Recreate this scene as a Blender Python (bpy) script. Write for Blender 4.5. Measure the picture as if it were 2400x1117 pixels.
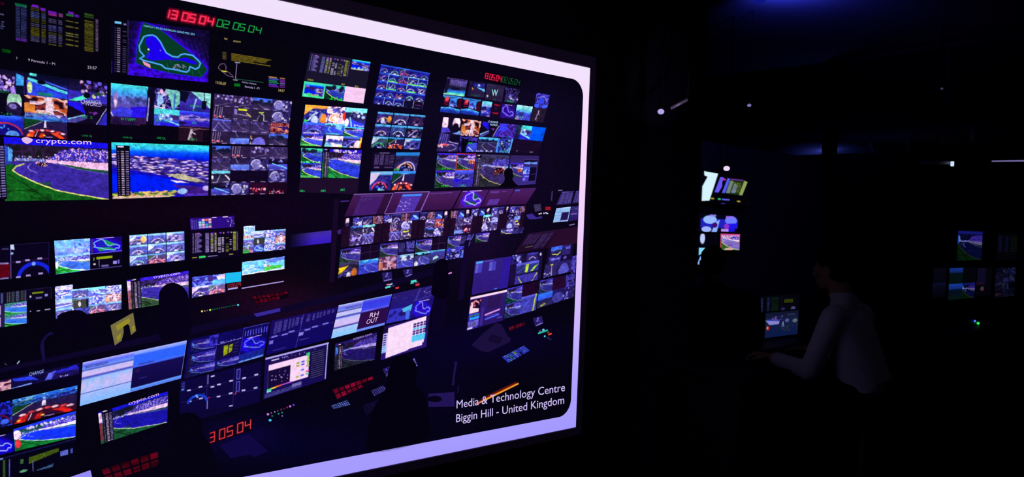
import bpy, bmesh, math, random
import numpy as np
from mathutils import Vector, Matrix

random.seed(7); RNG = np.random.RandomState(7)
for o in list(bpy.data.objects): bpy.data.objects.remove(o)
S = bpy.context.scene; COL = S.collection

# ------------------------------------------------------------------ camera, world, exposure
F_PX, CX, CY, CAM_Z = 1900.0, 1200.0, 558.5, 1.6
def _cam_axes():
    ray = lambda x, y: np.array([x-CX, y-CY, F_PX])
    dh = ray(3357, 589); dh /= np.linalg.norm(dh)                 # run of the big display
    n = np.cross(ray(1382.3, 159.7), ray(1348.7, 999.9))          # its right edge is plumb
    dv = np.cross(n, dh); dv /= np.linalg.norm(dv)
    if dv[1] < 0: dv = -dv
    up = -dv
    return np.array([dh, np.cross(up, dh), up])
RW = _cam_axes()                       # camera (right, down, forward) -> world
cam = bpy.data.cameras.new('camera'); cam_ob = bpy.data.objects.new('camera', cam); COL.objects.link(cam_ob)
cam.sensor_fit = 'HORIZONTAL'; cam.sensor_width = 36.0; cam.lens = 36.0*F_PX/2400.0
cam.clip_start = 0.05; cam.clip_end = 100
r_, d_, f_ = RW[:, 0], RW[:, 1], RW[:, 2]
cam_ob.matrix_world = Matrix(((r_[0], -d_[0], -f_[0], 0), (r_[1], -d_[1], -f_[1], 0),
                              (r_[2], -d_[2], -f_[2], CAM_Z), (0, 0, 0, 1)))
S.camera = cam_ob
S.view_settings.view_transform = 'Standard'; S.view_settings.look = 'None'
S.view_settings.exposure = 0.0; S.view_settings.gamma = 1.0; S.view_settings.use_curve_mapping = False
w = bpy.data.worlds.new('dark_room'); S.world = w; w.use_nodes = True
w.node_tree.nodes['Background'].inputs[0].default_value = (0.2, 0.2, 1.0, 1)
w.node_tree.nodes['Background'].inputs[1].default_value = 0.0004

def add_light(name, kind, loc, energy, color, target=None, size=0.1, spot=60, blend=.6):
    l = bpy.data.lights.new(name, kind); l.energy = energy; l.color = color
    if kind == 'SPOT': l.spot_size = math.radians(spot); l.spot_blend = blend; l.shadow_soft_size = size
    elif kind == 'AREA': l.size = size
    else: l.shadow_soft_size = size
    o = bpy.data.objects.new(name, l); COL.objects.link(o); o.location = loc
    if target is not None:
        o.rotation_euler = (Vector(target)-Vector(loc)).to_track_quat('-Z', 'Y').to_euler()
    return o

# ------------------------------------------------------------------ colours and materials
def lin(c):
    c = np.asarray(c, dtype=float)/255.0
    return np.where(c <= .04045, c/12.92, ((c+.055)/1.055)**2.4)
def make_mat(name, rgb, rough=.7, metal=0.0, bump=0.0, scale=40.0, spec=.04, var=.25):
    m = bpy.data.materials.new(name); m.use_nodes = True; nt = m.node_tree; b = nt.nodes['Principled BSDF']
    tc = nt.nodes.new('ShaderNodeTexCoord'); nz = nt.nodes.new('ShaderNodeTexNoise'); nz.inputs['Scale'].default_value = scale
    nt.links.new(tc.outputs['Object'], nz.inputs['Vector'])
    mx = nt.nodes.new('ShaderNodeMixRGB'); mx.inputs[1].default_value = (*[v*(1-var) for v in rgb], 1); mx.inputs[2].default_value = (*[min(1, v*(1+var)) for v in rgb], 1)
    nt.links.new(nz.outputs['Fac'], mx.inputs[0]); nt.links.new(mx.outputs[0], b.inputs['Base Color'])
    b.inputs['Roughness'].default_value = rough; b.inputs['Metallic'].default_value = metal
    b.inputs['Specular IOR Level'].default_value = spec
    if bump:
        bp = nt.nodes.new('ShaderNodeBump'); bp.inputs['Strength'].default_value = bump
        nt.links.new(nz.outputs['Fac'], bp.inputs['Height']); nt.links.new(bp.outputs[0], b.inputs['Normal'])
    return m
def emit_mat(name, rgb, strength=1.0):
    m = bpy.data.materials.new(name); m.use_nodes = True; nt = m.node_tree; nt.nodes.clear()
    e = nt.nodes.new('ShaderNodeEmission'); e.inputs[0].default_value = (*rgb, 1); e.inputs[1].default_value = strength
    o = nt.nodes.new('ShaderNodeOutputMaterial'); nt.links.new(e.outputs[0], o.inputs[0]); return m
def picture_mat():
    m = bpy.data.materials.new('lit_display'); m.use_nodes = True; nt = m.node_tree; nt.nodes.clear()
    a = nt.nodes.new('ShaderNodeVertexColor'); a.layer_name = 'Col'
    e = nt.nodes.new('ShaderNodeEmission'); o = nt.nodes.new('ShaderNodeOutputMaterial')
    nt.links.new(a.outputs['Color'], e.inputs[0]); nt.links.new(e.outputs[0], o.inputs[0]); return m
PIC = picture_mat()

# ------------------------------------------------------------------ object helpers
def tag(o, label=None, cat=None, group=None, kind=None):
    for k, v in (('label', label), ('category', cat), ('group', group), ('kind', kind)):
        if v: o[k] = v
    return o
LOCAL = set()                          # things whose parts are modelled about their own base
def empty(name, loc=(0, 0, 0), rz=0.0, label=None, cat=None, group=None):
    o = bpy.data.objects.new(name, None); o.empty_display_size = .1; COL.objects.link(o)
    o.location = loc; o.rotation_euler = (0, 0, rz); return tag(o, label, cat, group)
def link_mesh(name, me, mat, parent=None, label=None):
    o = bpy.data.objects.new(name, me); COL.objects.link(o)
    if mat: me.materials.append(mat)
    if parent:
        o.parent = parent
        if parent.type == 'EMPTY' and parent.name not in LOCAL: o.matrix_parent_inverse = parent.matrix_basis.inverted()
    if label: o['label'] = label
    return o
def bm_obj(name, bm, mat, parent=None, label=None, smooth=False):
    me = bpy.data.meshes.new(name); bmesh.ops.recalc_face_normals(bm, faces=bm.faces[:]); bm.to_mesh(me); bm.free()
    if smooth:
        for p in me.polygons: p.use_smooth = True
    return link_mesh(name, me, mat, parent, label)
def box(bm, x0, x1, y0, y1, z0, z1, bev=0.0):
    r = bmesh.ops.create_cube(bm, size=1.0, matrix=Matrix.Translation(((x0+x1)/2, (y0+y1)/2, (z0+z1)/2)) @ Matrix.Diagonal((abs(x1-x0), abs(y1-y0), abs(z1-z0), 1)))
    if bev:
        es = list({e for v in r['verts'] for e in v.link_edges}); bmesh.ops.bevel(bm, geom=es, offset=bev, segments=2, affect='EDGES', profile=.5)
def cone(bm, a, b, r1, r2, seg=20):
    a, b = Vector(a), Vector(b); d = b-a
    q = d.to_track_quat('Z', 'Y').to_matrix().to_4x4()
    bmesh.ops.create_cone(bm, cap_ends=True, segments=seg, radius1=r1, radius2=r2, depth=d.length, matrix=Matrix.Translation((a+b)/2) @ q)
def ball(bm, c, rad, seg=16, rot=None):
    m = Matrix.Translation(c)
    if rot is not None: m = m @ rot
    bmesh.ops.create_uvsphere(bm, u_segments=seg, v_segments=max(8, seg*2//3), radius=1.0, matrix=m @ Matrix.Diagonal((*rad, 1)))
def ray_y(px, py, Y):                  # where the sight line of a photo point meets the upright plane y = Y
    px, py = np.asarray(px, float), np.asarray(py, float)
    v = np.stack([px-CX, py-CY, np.full_like(px, F_PX)], -1) @ RW.T
    s = Y/v[..., 1]
    return np.stack([v[..., 0]*s, np.full_like(s, Y), v[..., 2]*s+CAM_Z], -1)

# ------------------------------------------------------------------ painting what a lit display shows
def sd_poly(x, y, pts):
    P = np.asarray(pts, float); d = np.full(x.shape, 1e18); sgn = np.ones(x.shape)
    n = len(P); j = n-1
    for i in range(n):
        ex, ey = P[j]-P[i]; wx, wy = x-P[i, 0], y-P[i, 1]
        L = ex*ex+ey*ey+1e-12; t = np.clip((wx*ex+wy*ey)/L, 0, 1)
        d = np.minimum(d, (wx-ex*t)**2+(wy-ey*t)**2)
        c1 = y >= P[i, 1]; c2 = y < P[j, 1]; c3 = ex*wy > ey*wx
        sgn = np.where((c1 & c2 & c3) | (~c1 & ~c2 & ~c3), -sgn, sgn); j = i
    return sgn*np.sqrt(d)
def sd_line(x, y, pts):
    d = np.full(x.shape, 1e18); P = np.asarray(pts, float)
    for a, b in zip(P[:-1], P[1:]):
        e = b-a; L = e@e+1e-12; wx, wy = x-a[0], y-a[1]; t = np.clip((wx*e[0]+wy*e[1])/L, 0, 1)
        d = np.minimum(d, (wx-e[0]*t)**2+(wy-e[1]*t)**2)
    return np.sqrt(d)
def vnoise(u, v, nx, ny, seed):
    g = np.random.RandomState(seed).rand(int(ny)+3, int(nx)+3); X = np.clip(u, 0, 1)*nx; Y = np.clip(v, 0, 1)*ny
    i, j = X.astype(int), Y.astype(int); a, b = X-i, Y-j; a = a*a*(3-2*a); b = b*b*(3-2*b)
    return (g[j, i]*(1-a)+g[j, i+1]*a)*(1-b)+(g[j+1, i]*(1-a)+g[j+1, i+1]*a)*b
class Cv:
    """a picture on a lit screen: colours (0-255) held at the vertices of a fine grid"""
    def __init__(s, a, x, y, w, h, px, py, gx=None, gy=None):
        s.a, s.x, s.y, s.w, s.h, s.px, s.py = a, x, y, w, h, px, py
        s.gx, s.gy = (x[0] if gx is None else gx), (y[:, 0] if gy is None else gy)     # unwarped grid lines, for cutting tiles
    def warp(s, amp, cell, seed):
        u, v = s.x/s.w, s.y/s.h; nx, ny = max(2, s.w/cell), max(2, s.h/cell)
        s.x = s.x+amp*2*(vnoise(u, v, nx, ny, seed)-.5); s.y = s.y+amp*2*(vnoise(u, v, nx, ny, seed+1)-.5); return s
    def grain(s, k, seed):
        u, v = s.x/s.w, s.y/s.h; n = vnoise(u, v, max(2, s.w/2.6), max(2, s.h/2.2), seed)-.5+1.1*(vnoise(u, v, max(2, s.w/7), max(2, s.h/5), seed+5)-.5)
        s.a[...] = s.a*(1+k*1.5*n)[..., None]*(1+.16*k*(np.random.RandomState(seed).rand(*s.a.shape)-.5)); return s
    def sub(s, x0, y0, x1, y1):
        # a rectangular tile of the picture, with its own 0..1 coordinates
        H, W = s.x.shape; u, v = s.gx/s.w, s.gy/s.h
        i0, i1 = np.searchsorted(u, x0-1e-6), max(np.searchsorted(u, x1-1e-6), np.searchsorted(u, x0-1e-6)+2)
        j0, j1 = np.searchsorted(v, y0-1e-6), max(np.searchsorted(v, y1-1e-6), np.searchsorted(v, y0-1e-6)+2)
        sl = (slice(j0, j1), slice(i0, i1))
        return Cv(s.a[sl], s.x[sl]-x0*s.w, s.y[sl]-y0*s.h, s.w*(x1-x0), s.h*(y1-y0), s.px[sl], s.py[sl], s.gx[i0:i1]-x0*s.w, s.gy[j0:j1]-y0*s.h)
    def mix(s, al, c): s.a[...] = s.a*(1-al[..., None])+np.asarray(c, float)*al[..., None]
    def P(s, pts): return [(p[0]*s.w, p[1]*s.h) for p in pts]
    def fill(s, c): s.a[...] = c; return s
    def grad(s, stops):
        v = s.y/s.h; ys = [q[0] for q in stops]
        for k in range(3): s.a[..., k] = np.interp(v, ys, [q[1][k] for q in stops])
        return s
    def poly(s, pts, c, al=1.0, soft=1.2):
        s.mix(al*np.clip(.5-sd_poly(s.x, s.y, s.P(pts))/soft, 0, 1), c); return s
    def rect(s, x0, y0, x1, y1, c, al=1.0, soft=1.0):
        d = np.maximum(np.maximum(x0*s.w-s.x, s.x-x1*s.w), np.maximum(y0*s.h-s.y, s.y-y1*s.h))
        s.mix(al*np.clip(.5-d/soft, 0, 1), c); return s
    def line(s, pts, c, wd=1.5, al=1.0):
        s.mix(al*np.clip(wd/2+.5-sd_line(s.x, s.y, s.P(pts)), 0, 1), c); return s
    def ell(s, cx, cy, rx, ry, c, al=1.0, soft=1.5):
        q = np.sqrt(((s.x/s.w-cx)/rx)**2+((s.y/s.h-cy)/ry)**2); s.mix(al*np.clip((1-q)*min(rx*s.w, ry*s.h)/soft+.5, 0, 1), c); return s
    def arc(s, cx, cy, rx, ry, a0, a1, c, wd=3, al=1.0):
        t = np.linspace(math.radians(a0), math.radians(a1), 14); return s.line([(cx+rx*math.cos(k), cy-ry*math.sin(k)) for k in t], c, wd, al)
    def speck(s, x0, y0, x1, y1, cols, n, sz=2.0, seed=1, inside=None, asp=1.0):
        R = np.random.RandomState(seed)
        for k in range(n):
            u, v = x0+(x1-x0)*R.rand(), y0+(y1-y0)*R.rand(); c = cols[R.randint(len(cols))]; z = sz*(.6+.8*R.rand())
            if inside and not inside(u, v): continue
            s.ell(u, v, z*asp/s.w, z/s.h, c, .9, 1.3)
        return s
    def blot(s, cols, nx, ny, seed, al=1.0, x0=0, y0=0, x1=1, y1=1):
        u, v = s.x/s.w, s.y/s.h; n = vnoise(u, v, nx, ny, seed)*.65+vnoise(u, v, nx*2.3, ny*2.3, seed+9)*.35
        n = np.clip((n-.25)/.5, 0, .999); C = np.asarray(cols, float); k = n*(len(C)-1); i = k.astype(int); f = k-i
        f = np.clip((f-.5)*2.2+.5, 0, 1)[..., None]
        m = ((u >= x0) & (u <= x1) & (v >= y0) & (v <= y1))*al
        col = C[i]*(1-f)+C[np.minimum(i+1, len(C)-1)]*f
        s.a[...] = s.a*(1-m[..., None])+col*m[..., None]; return s
    def rows(s, x0, y0, x1, y1, n, c, fillr=.55, seed=0, gap=0.0, jit=0.0, al=1.0):
        # lines of writing too small to read: one dash (with ragged ends) per line
        R = np.random.RandomState(seed+int(x0*997)); dy = (y1-y0)/n
        for k in range(n):
            if R.rand() < gap: continue
            cc = c[R.randint(len(c))] if isinstance(c, list) else c
            a = x0+(x1-x0)*jit*R.rand(); b = x1-(x1-x0)*jit*R.rand()
            s.rect(a, y0+dy*(k+.5-fillr/2), b, y0+dy*(k+.5+fillr/2), cc, al*(.7+.3*R.rand()), .9)
        u = s.x/s.w; v = s.y/s.h; m = (u > x0) & (u < x1) & (v > y0) & (v < y1)
        s.a[m] *= (.65+.5*np.random.RandomState(seed+3).rand(m.sum()))[:, None]
        return s
    def dim(s, k): s.a[...] = s.a*np.asarray(k, float); return s
    def tint(s, c, al): s.a[...] = s.a*(1-al)+np.asarray(c, float)*al; return s

SEG = {'0': 'abcdef', '1': 'bc', '2': 'abged', '3': 'abgcd', '4': 'fgbc', '5': 'afgcd', ':': ''}
def segments(ch, asp=.55):
    a = {'a': ((0, 0), (asp, 0)), 'b': ((asp, 0), (asp, .5)), 'c': ((asp, .5), (asp, 1)), 'd': ((0, 1), (asp, 1)),
         'e': ((0, .5), (0, 1)), 'f': ((0, 0), (0, .5)), 'g': ((0, .5), (asp, .5))}
    return [a[k] for k in SEG[ch]]

def grid_mesh(name, PX, PY, cols, Y, parent, label=None, world=None, mat=None):
    W3 = ray_y(PX, PY, Y) if world is None else world
    nv, nu = W3.shape[:2]; me = bpy.data.meshes.new(name)
    me.vertices.add(nu*nv); me.vertices.foreach_set('co', W3.reshape(-1).astype(np.float32))
    idx = np.arange(nu*nv).reshape(nv, nu)
    q = np.stack([idx[:-1, :-1], idx[1:, :-1], idx[1:, 1:], idx[:-1, 1:]], -1).reshape(-1)
    nf = (nu-1)*(nv-1); me.loops.add(nf*4); me.polygons.add(nf)
    me.loops.foreach_set('vertex_index', q.astype(np.int32)); me.polygons.foreach_set('loop_start', np.arange(0, nf*4, 4, dtype=np.int32))
    me.update(calc_edges=True)
    at = me.color_attributes.new('Col', 'FLOAT_COLOR', 'POINT')
    c4 = np.ones((nu*nv, 4), np.float32); c4[:, :3] = lin(np.clip(cols.reshape(-1, 3), 0, 255)); at.data.foreach_set('color', c4.reshape(-1))
    return link_mesh(name, me, mat or PIC, parent, label)

SCREEN_Y = 2.9689
def layer(k): return SCREEN_Y-.0004*k
PAGES = ('page', 'sheet', 'board', 'grid', 'key', 'blank', 'column', 'readout', 'desktop', 'list', 'panel', 'tilted', 'light bar', 'writing', 'map')
LAST = None
def picture(name, quad, paint, lay=2, step=1.5, label=None, parent=None):
    TL, TR, BR, BL = [np.array(p, float) for p in quad]
    wd = (np.linalg.norm(TR-TL)+np.linalg.norm(BR-BL))/2; ht = (np.linalg.norm(BL-TL)+np.linalg.norm(BR-TR))/2
    nu, nv = max(6, int(wd/step)), max(6, int(ht/step))
    u, v = np.meshgrid(np.linspace(0, 1, nu), np.linspace(0, 1, nv))
    pt = lambda k: TL[k]*(1-u)*(1-v)+TR[k]*u*(1-v)+BR[k]*u*v+BL[k]*(1-u)*v
    PX, PY = pt(0), pt(1)
    cv = Cv(np.zeros((nv, nu, 3)), u*wd, v*ht, wd, ht, PX, PY); sd = int(TL[0]*7+TL[1]*13) % 9999; pg = label and any(k in label for k in PAGES)
    if not pg: cv.warp(1.1 if wd < 110 else .7, 7.0, sd)
    paint(cv); cv.grain(.04 if pg else .2, sd)
    if label and not pg and ('bright ' in label or 'pale ' in label): cv.a[...] = np.minimum(255, cv.a*1.16+8)
    global LAST; LAST = grid_mesh(name, PX, PY, cv.a, layer(lay), parent or DISPLAY, label); return LAST
def const_col(me, rgb):
    at = me.color_attributes.new('Col', 'FLOAT_COLOR', 'POINT'); n = len(me.vertices)
    c = np.ones((n, 4), np.float32); c[:, :3] = lin(rgb); at.data.foreach_set('color', c.reshape(-1))
def shape(name, polys, rgb, lay=4, label=None, parent=None):
    """flat patches of one colour in the displayed photograph, each a part"""
    for pts in polys:
        p = np.array(pts, float); me = bpy.data.meshes.new(name)
        me.from_pydata([tuple(q) for q in ray_y(p[:, 0], p[:, 1], layer(lay))], [], [list(range(len(p)))]); me.update(); const_col(me, rgb)
        o = link_mesh(name, me, PIC, parent or DISPLAY, label)
    return o
def smooth(pts, n=5):
    P = np.array(pts, float); N = len(P); out = []
    for i in range(N):
        p0, p1, p2, p3 = P[i-1], P[i], P[(i+1) % N], P[(i+2) % N]
        for t in np.linspace(0, 1, n, endpoint=False):
            out.append(.5*((2*p1)+(-p0+p2)*t+(2*p0-5*p1+4*p2-p3)*t*t+(-p0+3*p1-3*p2+p3)*t**3))
    return out
_glyph = {}
def glyphs(txt):
    if txt in _glyph: return _glyph[txt]
    cu = bpy.data.curves.new('txt', 'FONT'); cu.body = txt; cu.size = 1.0; cu.resolution_u = 3; cu.offset = 0.0
    o = bpy.data.objects.new('txt', cu); COL.objects.link(o); bpy.context.view_layer.update()
    me = bpy.data.meshes.new_from_object(o.evaluated_get(bpy.context.evaluated_depsgraph_get()))
    v = np.array([p.co[:2] for p in me.vertices]); f = [list(p.vertices) for p in me.polygons]
    bpy.data.objects.remove(o); bpy.data.curves.remove(cu); bpy.data.meshes.remove(me)
    _glyph[txt] = (v, f); return _glyph[txt]
def text(name, items, rgb, lay=4, label=None, parent=None):
    """lettering: items of (string, baseline start, baseline end, cap-height vector); belongs to the picture painted just before"""
    cap = glyphs('H')[0][:, 1].max()
    for s, a, b, up in items:
        v, f = glyphs(s); a, b, up = np.array(a, float), np.array(b, float), np.array(up, float)
        x0, x1 = v[:, 0].min(), v[:, 0].max(); t = ((v[:, 0]-x0)/(x1-x0))[:, None]; h = (v[:, 1]/cap)[:, None]
        p = a+t*(b-a)+h*up; me = bpy.data.meshes.new(name); me.from_pydata([tuple(q) for q in ray_y(p[:, 0], p[:, 1], layer(lay))], [], f); me.update(); const_col(me, rgb)
        link_mesh(name, me, PIC, parent or LAST or DISPLAY, label)
# ------------------------------------------------------------------ the kinds of picture seen on the displayed monitors
PINK = [(255, 190, 240), (240, 150, 220), (90, 90, 255), (60, 60, 220), (255, 220, 250), (40, 30, 140)]
def tower(t, x0, x1, y0, y1, seed=0):
    # black list of running order with white marks
    t.rect(x0, y0, x1, y1, (10, 4, 22), .92)
    t.rect(x0+(x1-x0)*.1, y0+.012, x0+(x1-x0)*.55, y0+.04, (240, 220, 250))
    n = 20; a = y0+(y1-y0)*.1; b = y1-.01; wd = x1-x0
    t.rows(x0+wd*.08, a, x0+wd*.2, b, n, (150, 120, 190), .4, seed+1)
    t.rows(x0+wd*.34, a, x0+wd*.56, b, n, (225, 200, 245), .55, seed+2)
    t.rows(x0+wd*.68, a, x0+wd*.92, b, n, (170, 150, 220), .45, seed+3)
def bend(t, tw=0.0, banner=(25, 15, 235), asphalt=(58, 40, 160), grass=(18, 92, 28), car=None, bright=1.0, dens=140, wall=(255, 192, 238), kerb=(235, 225, 130), seed=3, crowd=PINK, trees=(30, 18, 40), people=True):
    t.grad([(0, trees), (.36, trees), (.4, asphalt), (1, asphalt)])
    t.blot([trees, tuple(min(255, c*1.7) for c in trees), (16, 24, 24)], 9, 7, seed, .7, 0, .08, 1, .38)
    t.rect(0, 0, 1, .105, banner)
    t.poly([(0, .12), (.05, .17), (.08, .36), (0, .5)], (40, 70, 190)); t.poly([(.04, .15), (.09, .2), (.075, .38), (.04, .38)], (90, 170, 245), .9)
    t.poly([(.42, .34), (.47, .28), (.55, .18), (.68, .15), (1, .13), (1, .37), (.5, .36)], (60, 40, 170))
    ins = lambda u, v: v > .13+max(0, .6-u)*1.0
    sz = max(.75, t.w/175)
    t.speck(.42, .12, 1, .33, crowd, int(dens*2.3), sz, seed, ins)
    t.rect(.1, .325, .42, .37, (120, 130, 230), .85); t.speck(.1, .28, .45, .37, [(180, 200, 255), (255, 200, 240), (60, 80, 200)], dens//4, sz*.9, seed+1)
    t.poly([(.4, .33), (.5, .335), (1, .355), (1, .49), (.8, .465), (.65, .425), (.51, .39), (.41, .375)], wall)
    if people: t.speck(.5, .335, 1, .35, [(30, 16, 60), (70, 60, 190)], dens//8, sz, seed+2)
    t.poly([(.09, .52), (.19, .41), (.25, .38), (.4, .372), (.51, .4), (.7, .47), (1, .555), (1, 1), (.5, .9), (.1, .6)], asphalt)
    t.poly([(.5, .388), (.65, .422), (.8, .462), (1, .49), (1, .55), (.7, .468)], grass, .9)
    t.line([(.46, .385), (.56, .42), (.72, .48), (1, .56)], (150, 140, 200), 1.0, .8)
    t.blot([asphalt, tuple(c*.8 for c in asphalt), tuple(c*1.12 for c in asphalt)], 4, 12, seed+4, .3, .25, .5, 1, 1)
    k = [(.19, .415), (.12, .45), (.08, .52), (.145, .59), (.3, .71), (.49, .83), (.7, .905), (1, 1.0)]
    t.poly([(0, .47), (.05, .42), (.12, .44)]+k[2:]+[(1, 1.05), (0, 1.05)], grass)
    t.blot([tuple(c*.45 for c in grass), grass, tuple(c*1.25 for c in grass)], 7, 14, seed+5, .55, 0, .7, .45, 1)
    t.line([(.03, .58), (.2, .74), (.42, 1)], tuple(c*.4 for c in grass), 1.6); t.line([(0, .85), (.3, .82)], tuple(c*.4 for c in grass), 1.2)
    t.line(k, kerb, max(1.5, t.h/46))
    t.line([(.255, .41), (.225, .46), (.25, .51), (.31, .55)], (150, 130, 235), max(.8, t.h/90)); t.line([(.42, .68), (.6, .675)], (40, 22, 100), 1.2, .8)
    if car:
        cx, cy, s, c1, c2 = car
        t.ell(cx, cy, .07*s, .05*s, (20, 8, 30)); t.speck(cx-.08*s, cy-.06*s, cx+.08*s, cy+.05*s, [c1, c2, (255, 220, 200), (40, 20, 60)], 26, sz*1.3*s**.5, seed+8)
    if tw: tower(t, 0, tw, .0, 1, seed)
    if bright != 1: t.dim(bright)
def aerial(t, seed=5, bright=1.0):
    t.grad([(0, (60, 225, 220)), (.1, (45, 190, 250)), (.15, (10, 90, 255)), (.24, (0, 40, 245)), (.3, (16, 16, 205)), (1, (20, 10, 190))])
    t.poly([(0, .2), (.4, .25), (1, .33), (1, .82), (.55, .6), (.3, .52), (0, .44)], (46, 30, 130))
    C = [(230, 190, 250), (150, 150, 255), (255, 225, 245), (60, 40, 160), (90, 80, 210), (200, 150, 190), (25, 12, 80)]
    t.speck(0, .17, 1, .78, C, int(t.w*t.h/42), max(.8, t.h/95), seed, lambda u, v: .2+.12*u < v < .42+.32*u, 3.4)
    t.poly([(0, .55), (.25, .56), (.55, .64), (.75, .75), (.8, .84), (.55, .9), (0, .88)], (0, 28, 250))
    t.poly([(.62, .76), (1, .83), (1, .98), (.55, .95), (.7, .86)], (58, 26, 130))
    t.poly([(.55, .56), (.72, .56), (.94, .69), (.88, .73), (.68, .66)], (190, 180, 150)); t.poly([(.6, .68), (.72, .7), (.8, .74), (.66, .73)], (240, 220, 240))
    t.poly([(0, .89), (.3, .9), (.62, .93), (.62, 1), (0, 1)], (90, 110, 40)); t.speck(0, .89, .65, .97, [(240, 190, 90), (200, 210, 90), (60, 110, 60), (255, 160, 150)], int(t.w/2.2), max(.9, t.h/70), seed+1, None, 2.5)
    t.rect(0, .965, .6, 1, (255, 200, 200), .8); t.ell(.73, .9, .05, .06, (150, 190, 255)); t.ell(.98, .85, .04, .05, (190, 170, 250)); t.rect(.75, .95, 1, 1, (90, 50, 190), .8)
    if bright != 1: t.dim(bright)
def cockpit(t, halo=(170, 150, 255), bg=(28, 22, 110), top=(60, 150, 235), body=(24, 26, 140), helm=(150, 190, 255), seed=1, bright=1.0, side=None):
    t.grad([(0, top), (.12, top), (.24, bg), (1, tuple(c*.8 for c in bg))])
    t.blot([bg, tuple(c*.5 for c in bg), tuple(min(255, c*1.6) for c in bg)], 6, 5, seed, .6, 0, .2, 1, 1)
    if side: t.poly([(0, .1), (.45, .05), (.28, .4), (0, .75)], side, .92)
    t.poly([(.46, .25), (.6, .25), (1, .75), (1, 1), (0, 1), (0, .7)], (60, 50, 150), .45)
    wd = max(1.4, t.h*.075)
    t.ell(.5, 1.05, .36, .5, tuple(c*.4 for c in body)); cx = .44+.12*((seed*37) % 10)/10
    t.speck(.2, .62, .8, 1, [body, tuple(c*.3 for c in body), tuple(c*.5 for c in halo), tuple(min(255, c*1.5) for c in body)], 16, wd*.8, seed+8)
    if seed % 3 == 2:
        t.blot([tuple(c*.3 for c in body), body, tuple(c*.7 for c in halo), bg], 5, 4, seed+31, .8, .1, .3, .9, 1); t.line([(cx-.3, .9), (cx, .45), (cx+.1, .4)], halo, wd*.9); t.line([(cx+.15, .95), (cx+.25, .6)], tuple(c*.7 for c in halo), wd*.8)
    else: t.arc(cx, 1.0+.12*((seed*53) % 7)/7, .37, .5, 18+4*(seed % 4), 165-5*(seed % 5), halo, wd); t.arc(cx+.02, 1.06, .3, .42, 35, 150, tuple(c*.3 for c in halo), wd*.5)
    t.line([(.5, .55), (.5, .8)], (20, 10, 60), wd*.6); t.ell(.52, .97, .12, .13, helm); t.ell(.36, .78, .05, .05, (90, 120, 255), .8); t.ell(.64, .8, .05, .05, (200, 170, 255), .7)
    t.speck(.25, .6, .75, 1, [(220, 200, 255), (30, 16, 80), (70, 90, 240)], 8, wd*.35, seed+3)
    if bright != 1: t.dim(bright)
def papaya(t, seed=2, bright=1.0, hot=(255, 70, 30)):
    t.grad([(0, (60, 150, 240)), (.1, (40, 120, 220)), (.16, (34, 26, 80)), (1, (36, 18, 60))])
    t.poly([(0, .12), (.42, .1), (0, .6)], (14, 62, 34)); t.line([(0, .62), (.42, .2)], (170, 190, 160), max(1, t.h/40))
    t.poly([(.47, .16), (.51, .16), (.52, .5), (.45, .5)], (235, 215, 250)); t.ell(.5, .12, .2, .04, (90, 180, 255), .8)
    t.poly([(0, 1), (.06, .85), (.25, .62), (.5, .55), (.8, .6), (1, .86), (1, 1)], (60, 12, 40))
    for k, x in enumerate((.16, .3, .42, .55, .66, .8, .9)): t.ell(x, .62+.35*(x-.5)**2*2, .055, .05, (255, 190, 205) if k % 2 == 0 else (210, 60, 70))
    t.poly([(.03, 1), (.12, .78), (.26, .7), (.2, 1)], hot); t.poly([(.33, 1), (.38, .78), (.47, .76), (.45, 1)], tuple(c*.85 for c in hot)); t.poly([(.62, .74), (.78, .72), (.95, .95), (.86, 1)], hot)
    t.ell(.57, .92, .12, .1, (30, 10, 50)); t.line([(.25, .95), (.3, .72)], (240, 220, 250), max(1, t.h/34)); t.rect(.5, .93, .66, .965, (190, 150, 220), .8)
    t.ell(.1, .9, .03, .04, (250, 160, 50)); t.ell(.47, .87, .03, .04, (250, 190, 60))
    if bright != 1: t.dim(bright)
def blob(t, cols, nx=5, ny=4, seed=0, al=1.0): t.blot(cols, nx, ny, seed, al)
def road(t, sky=(70, 200, 240), trees=(14, 18, 40), tar=(60, 50, 170), grass=(16, 60, 40), kerb=(200, 210, 190), hor=.3, vx=.5, seed=0, line=True):
    t.grad([(0, sky), (max(.01, hor-.14), sky), (hor-.1, trees), (hor, trees), (hor+.02, tar), (1, tar)])
    t.speck(0, hor-.17, 1, hor-.05, [trees], 12, t.h*.07, seed, None, 1.4)
    t.rect(0, hor-.03, 1, hor+.02, (130, 140, 220), .5)
    t.poly([(0, hor+.02), (vx-.12, hor+.02), (vx-.3, .6), (0, .8)], grass); t.poly([(vx+.2, hor+.02), (1, hor+.02), (1, .55)], grass)
    t.line([(vx-.12, hor+.03), (vx-.22, .55), (vx-.05, .8), (vx+.3, 1)], kerb, max(1, t.h/36))
    if line: t.line([(vx+.1, hor+.06), (1, .7)], (150, 160, 250), max(.8, t.h/60))
def hashy(t, base=(44, 30, 78), cols=((120, 100, 190), (190, 170, 230), (30, 18, 50)), n=18, seed=0, sz=2.2):
    t.fill(base); t.speck(0, 0, 1, 1, list(cols), n, sz, seed, None, 1.6)
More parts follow.
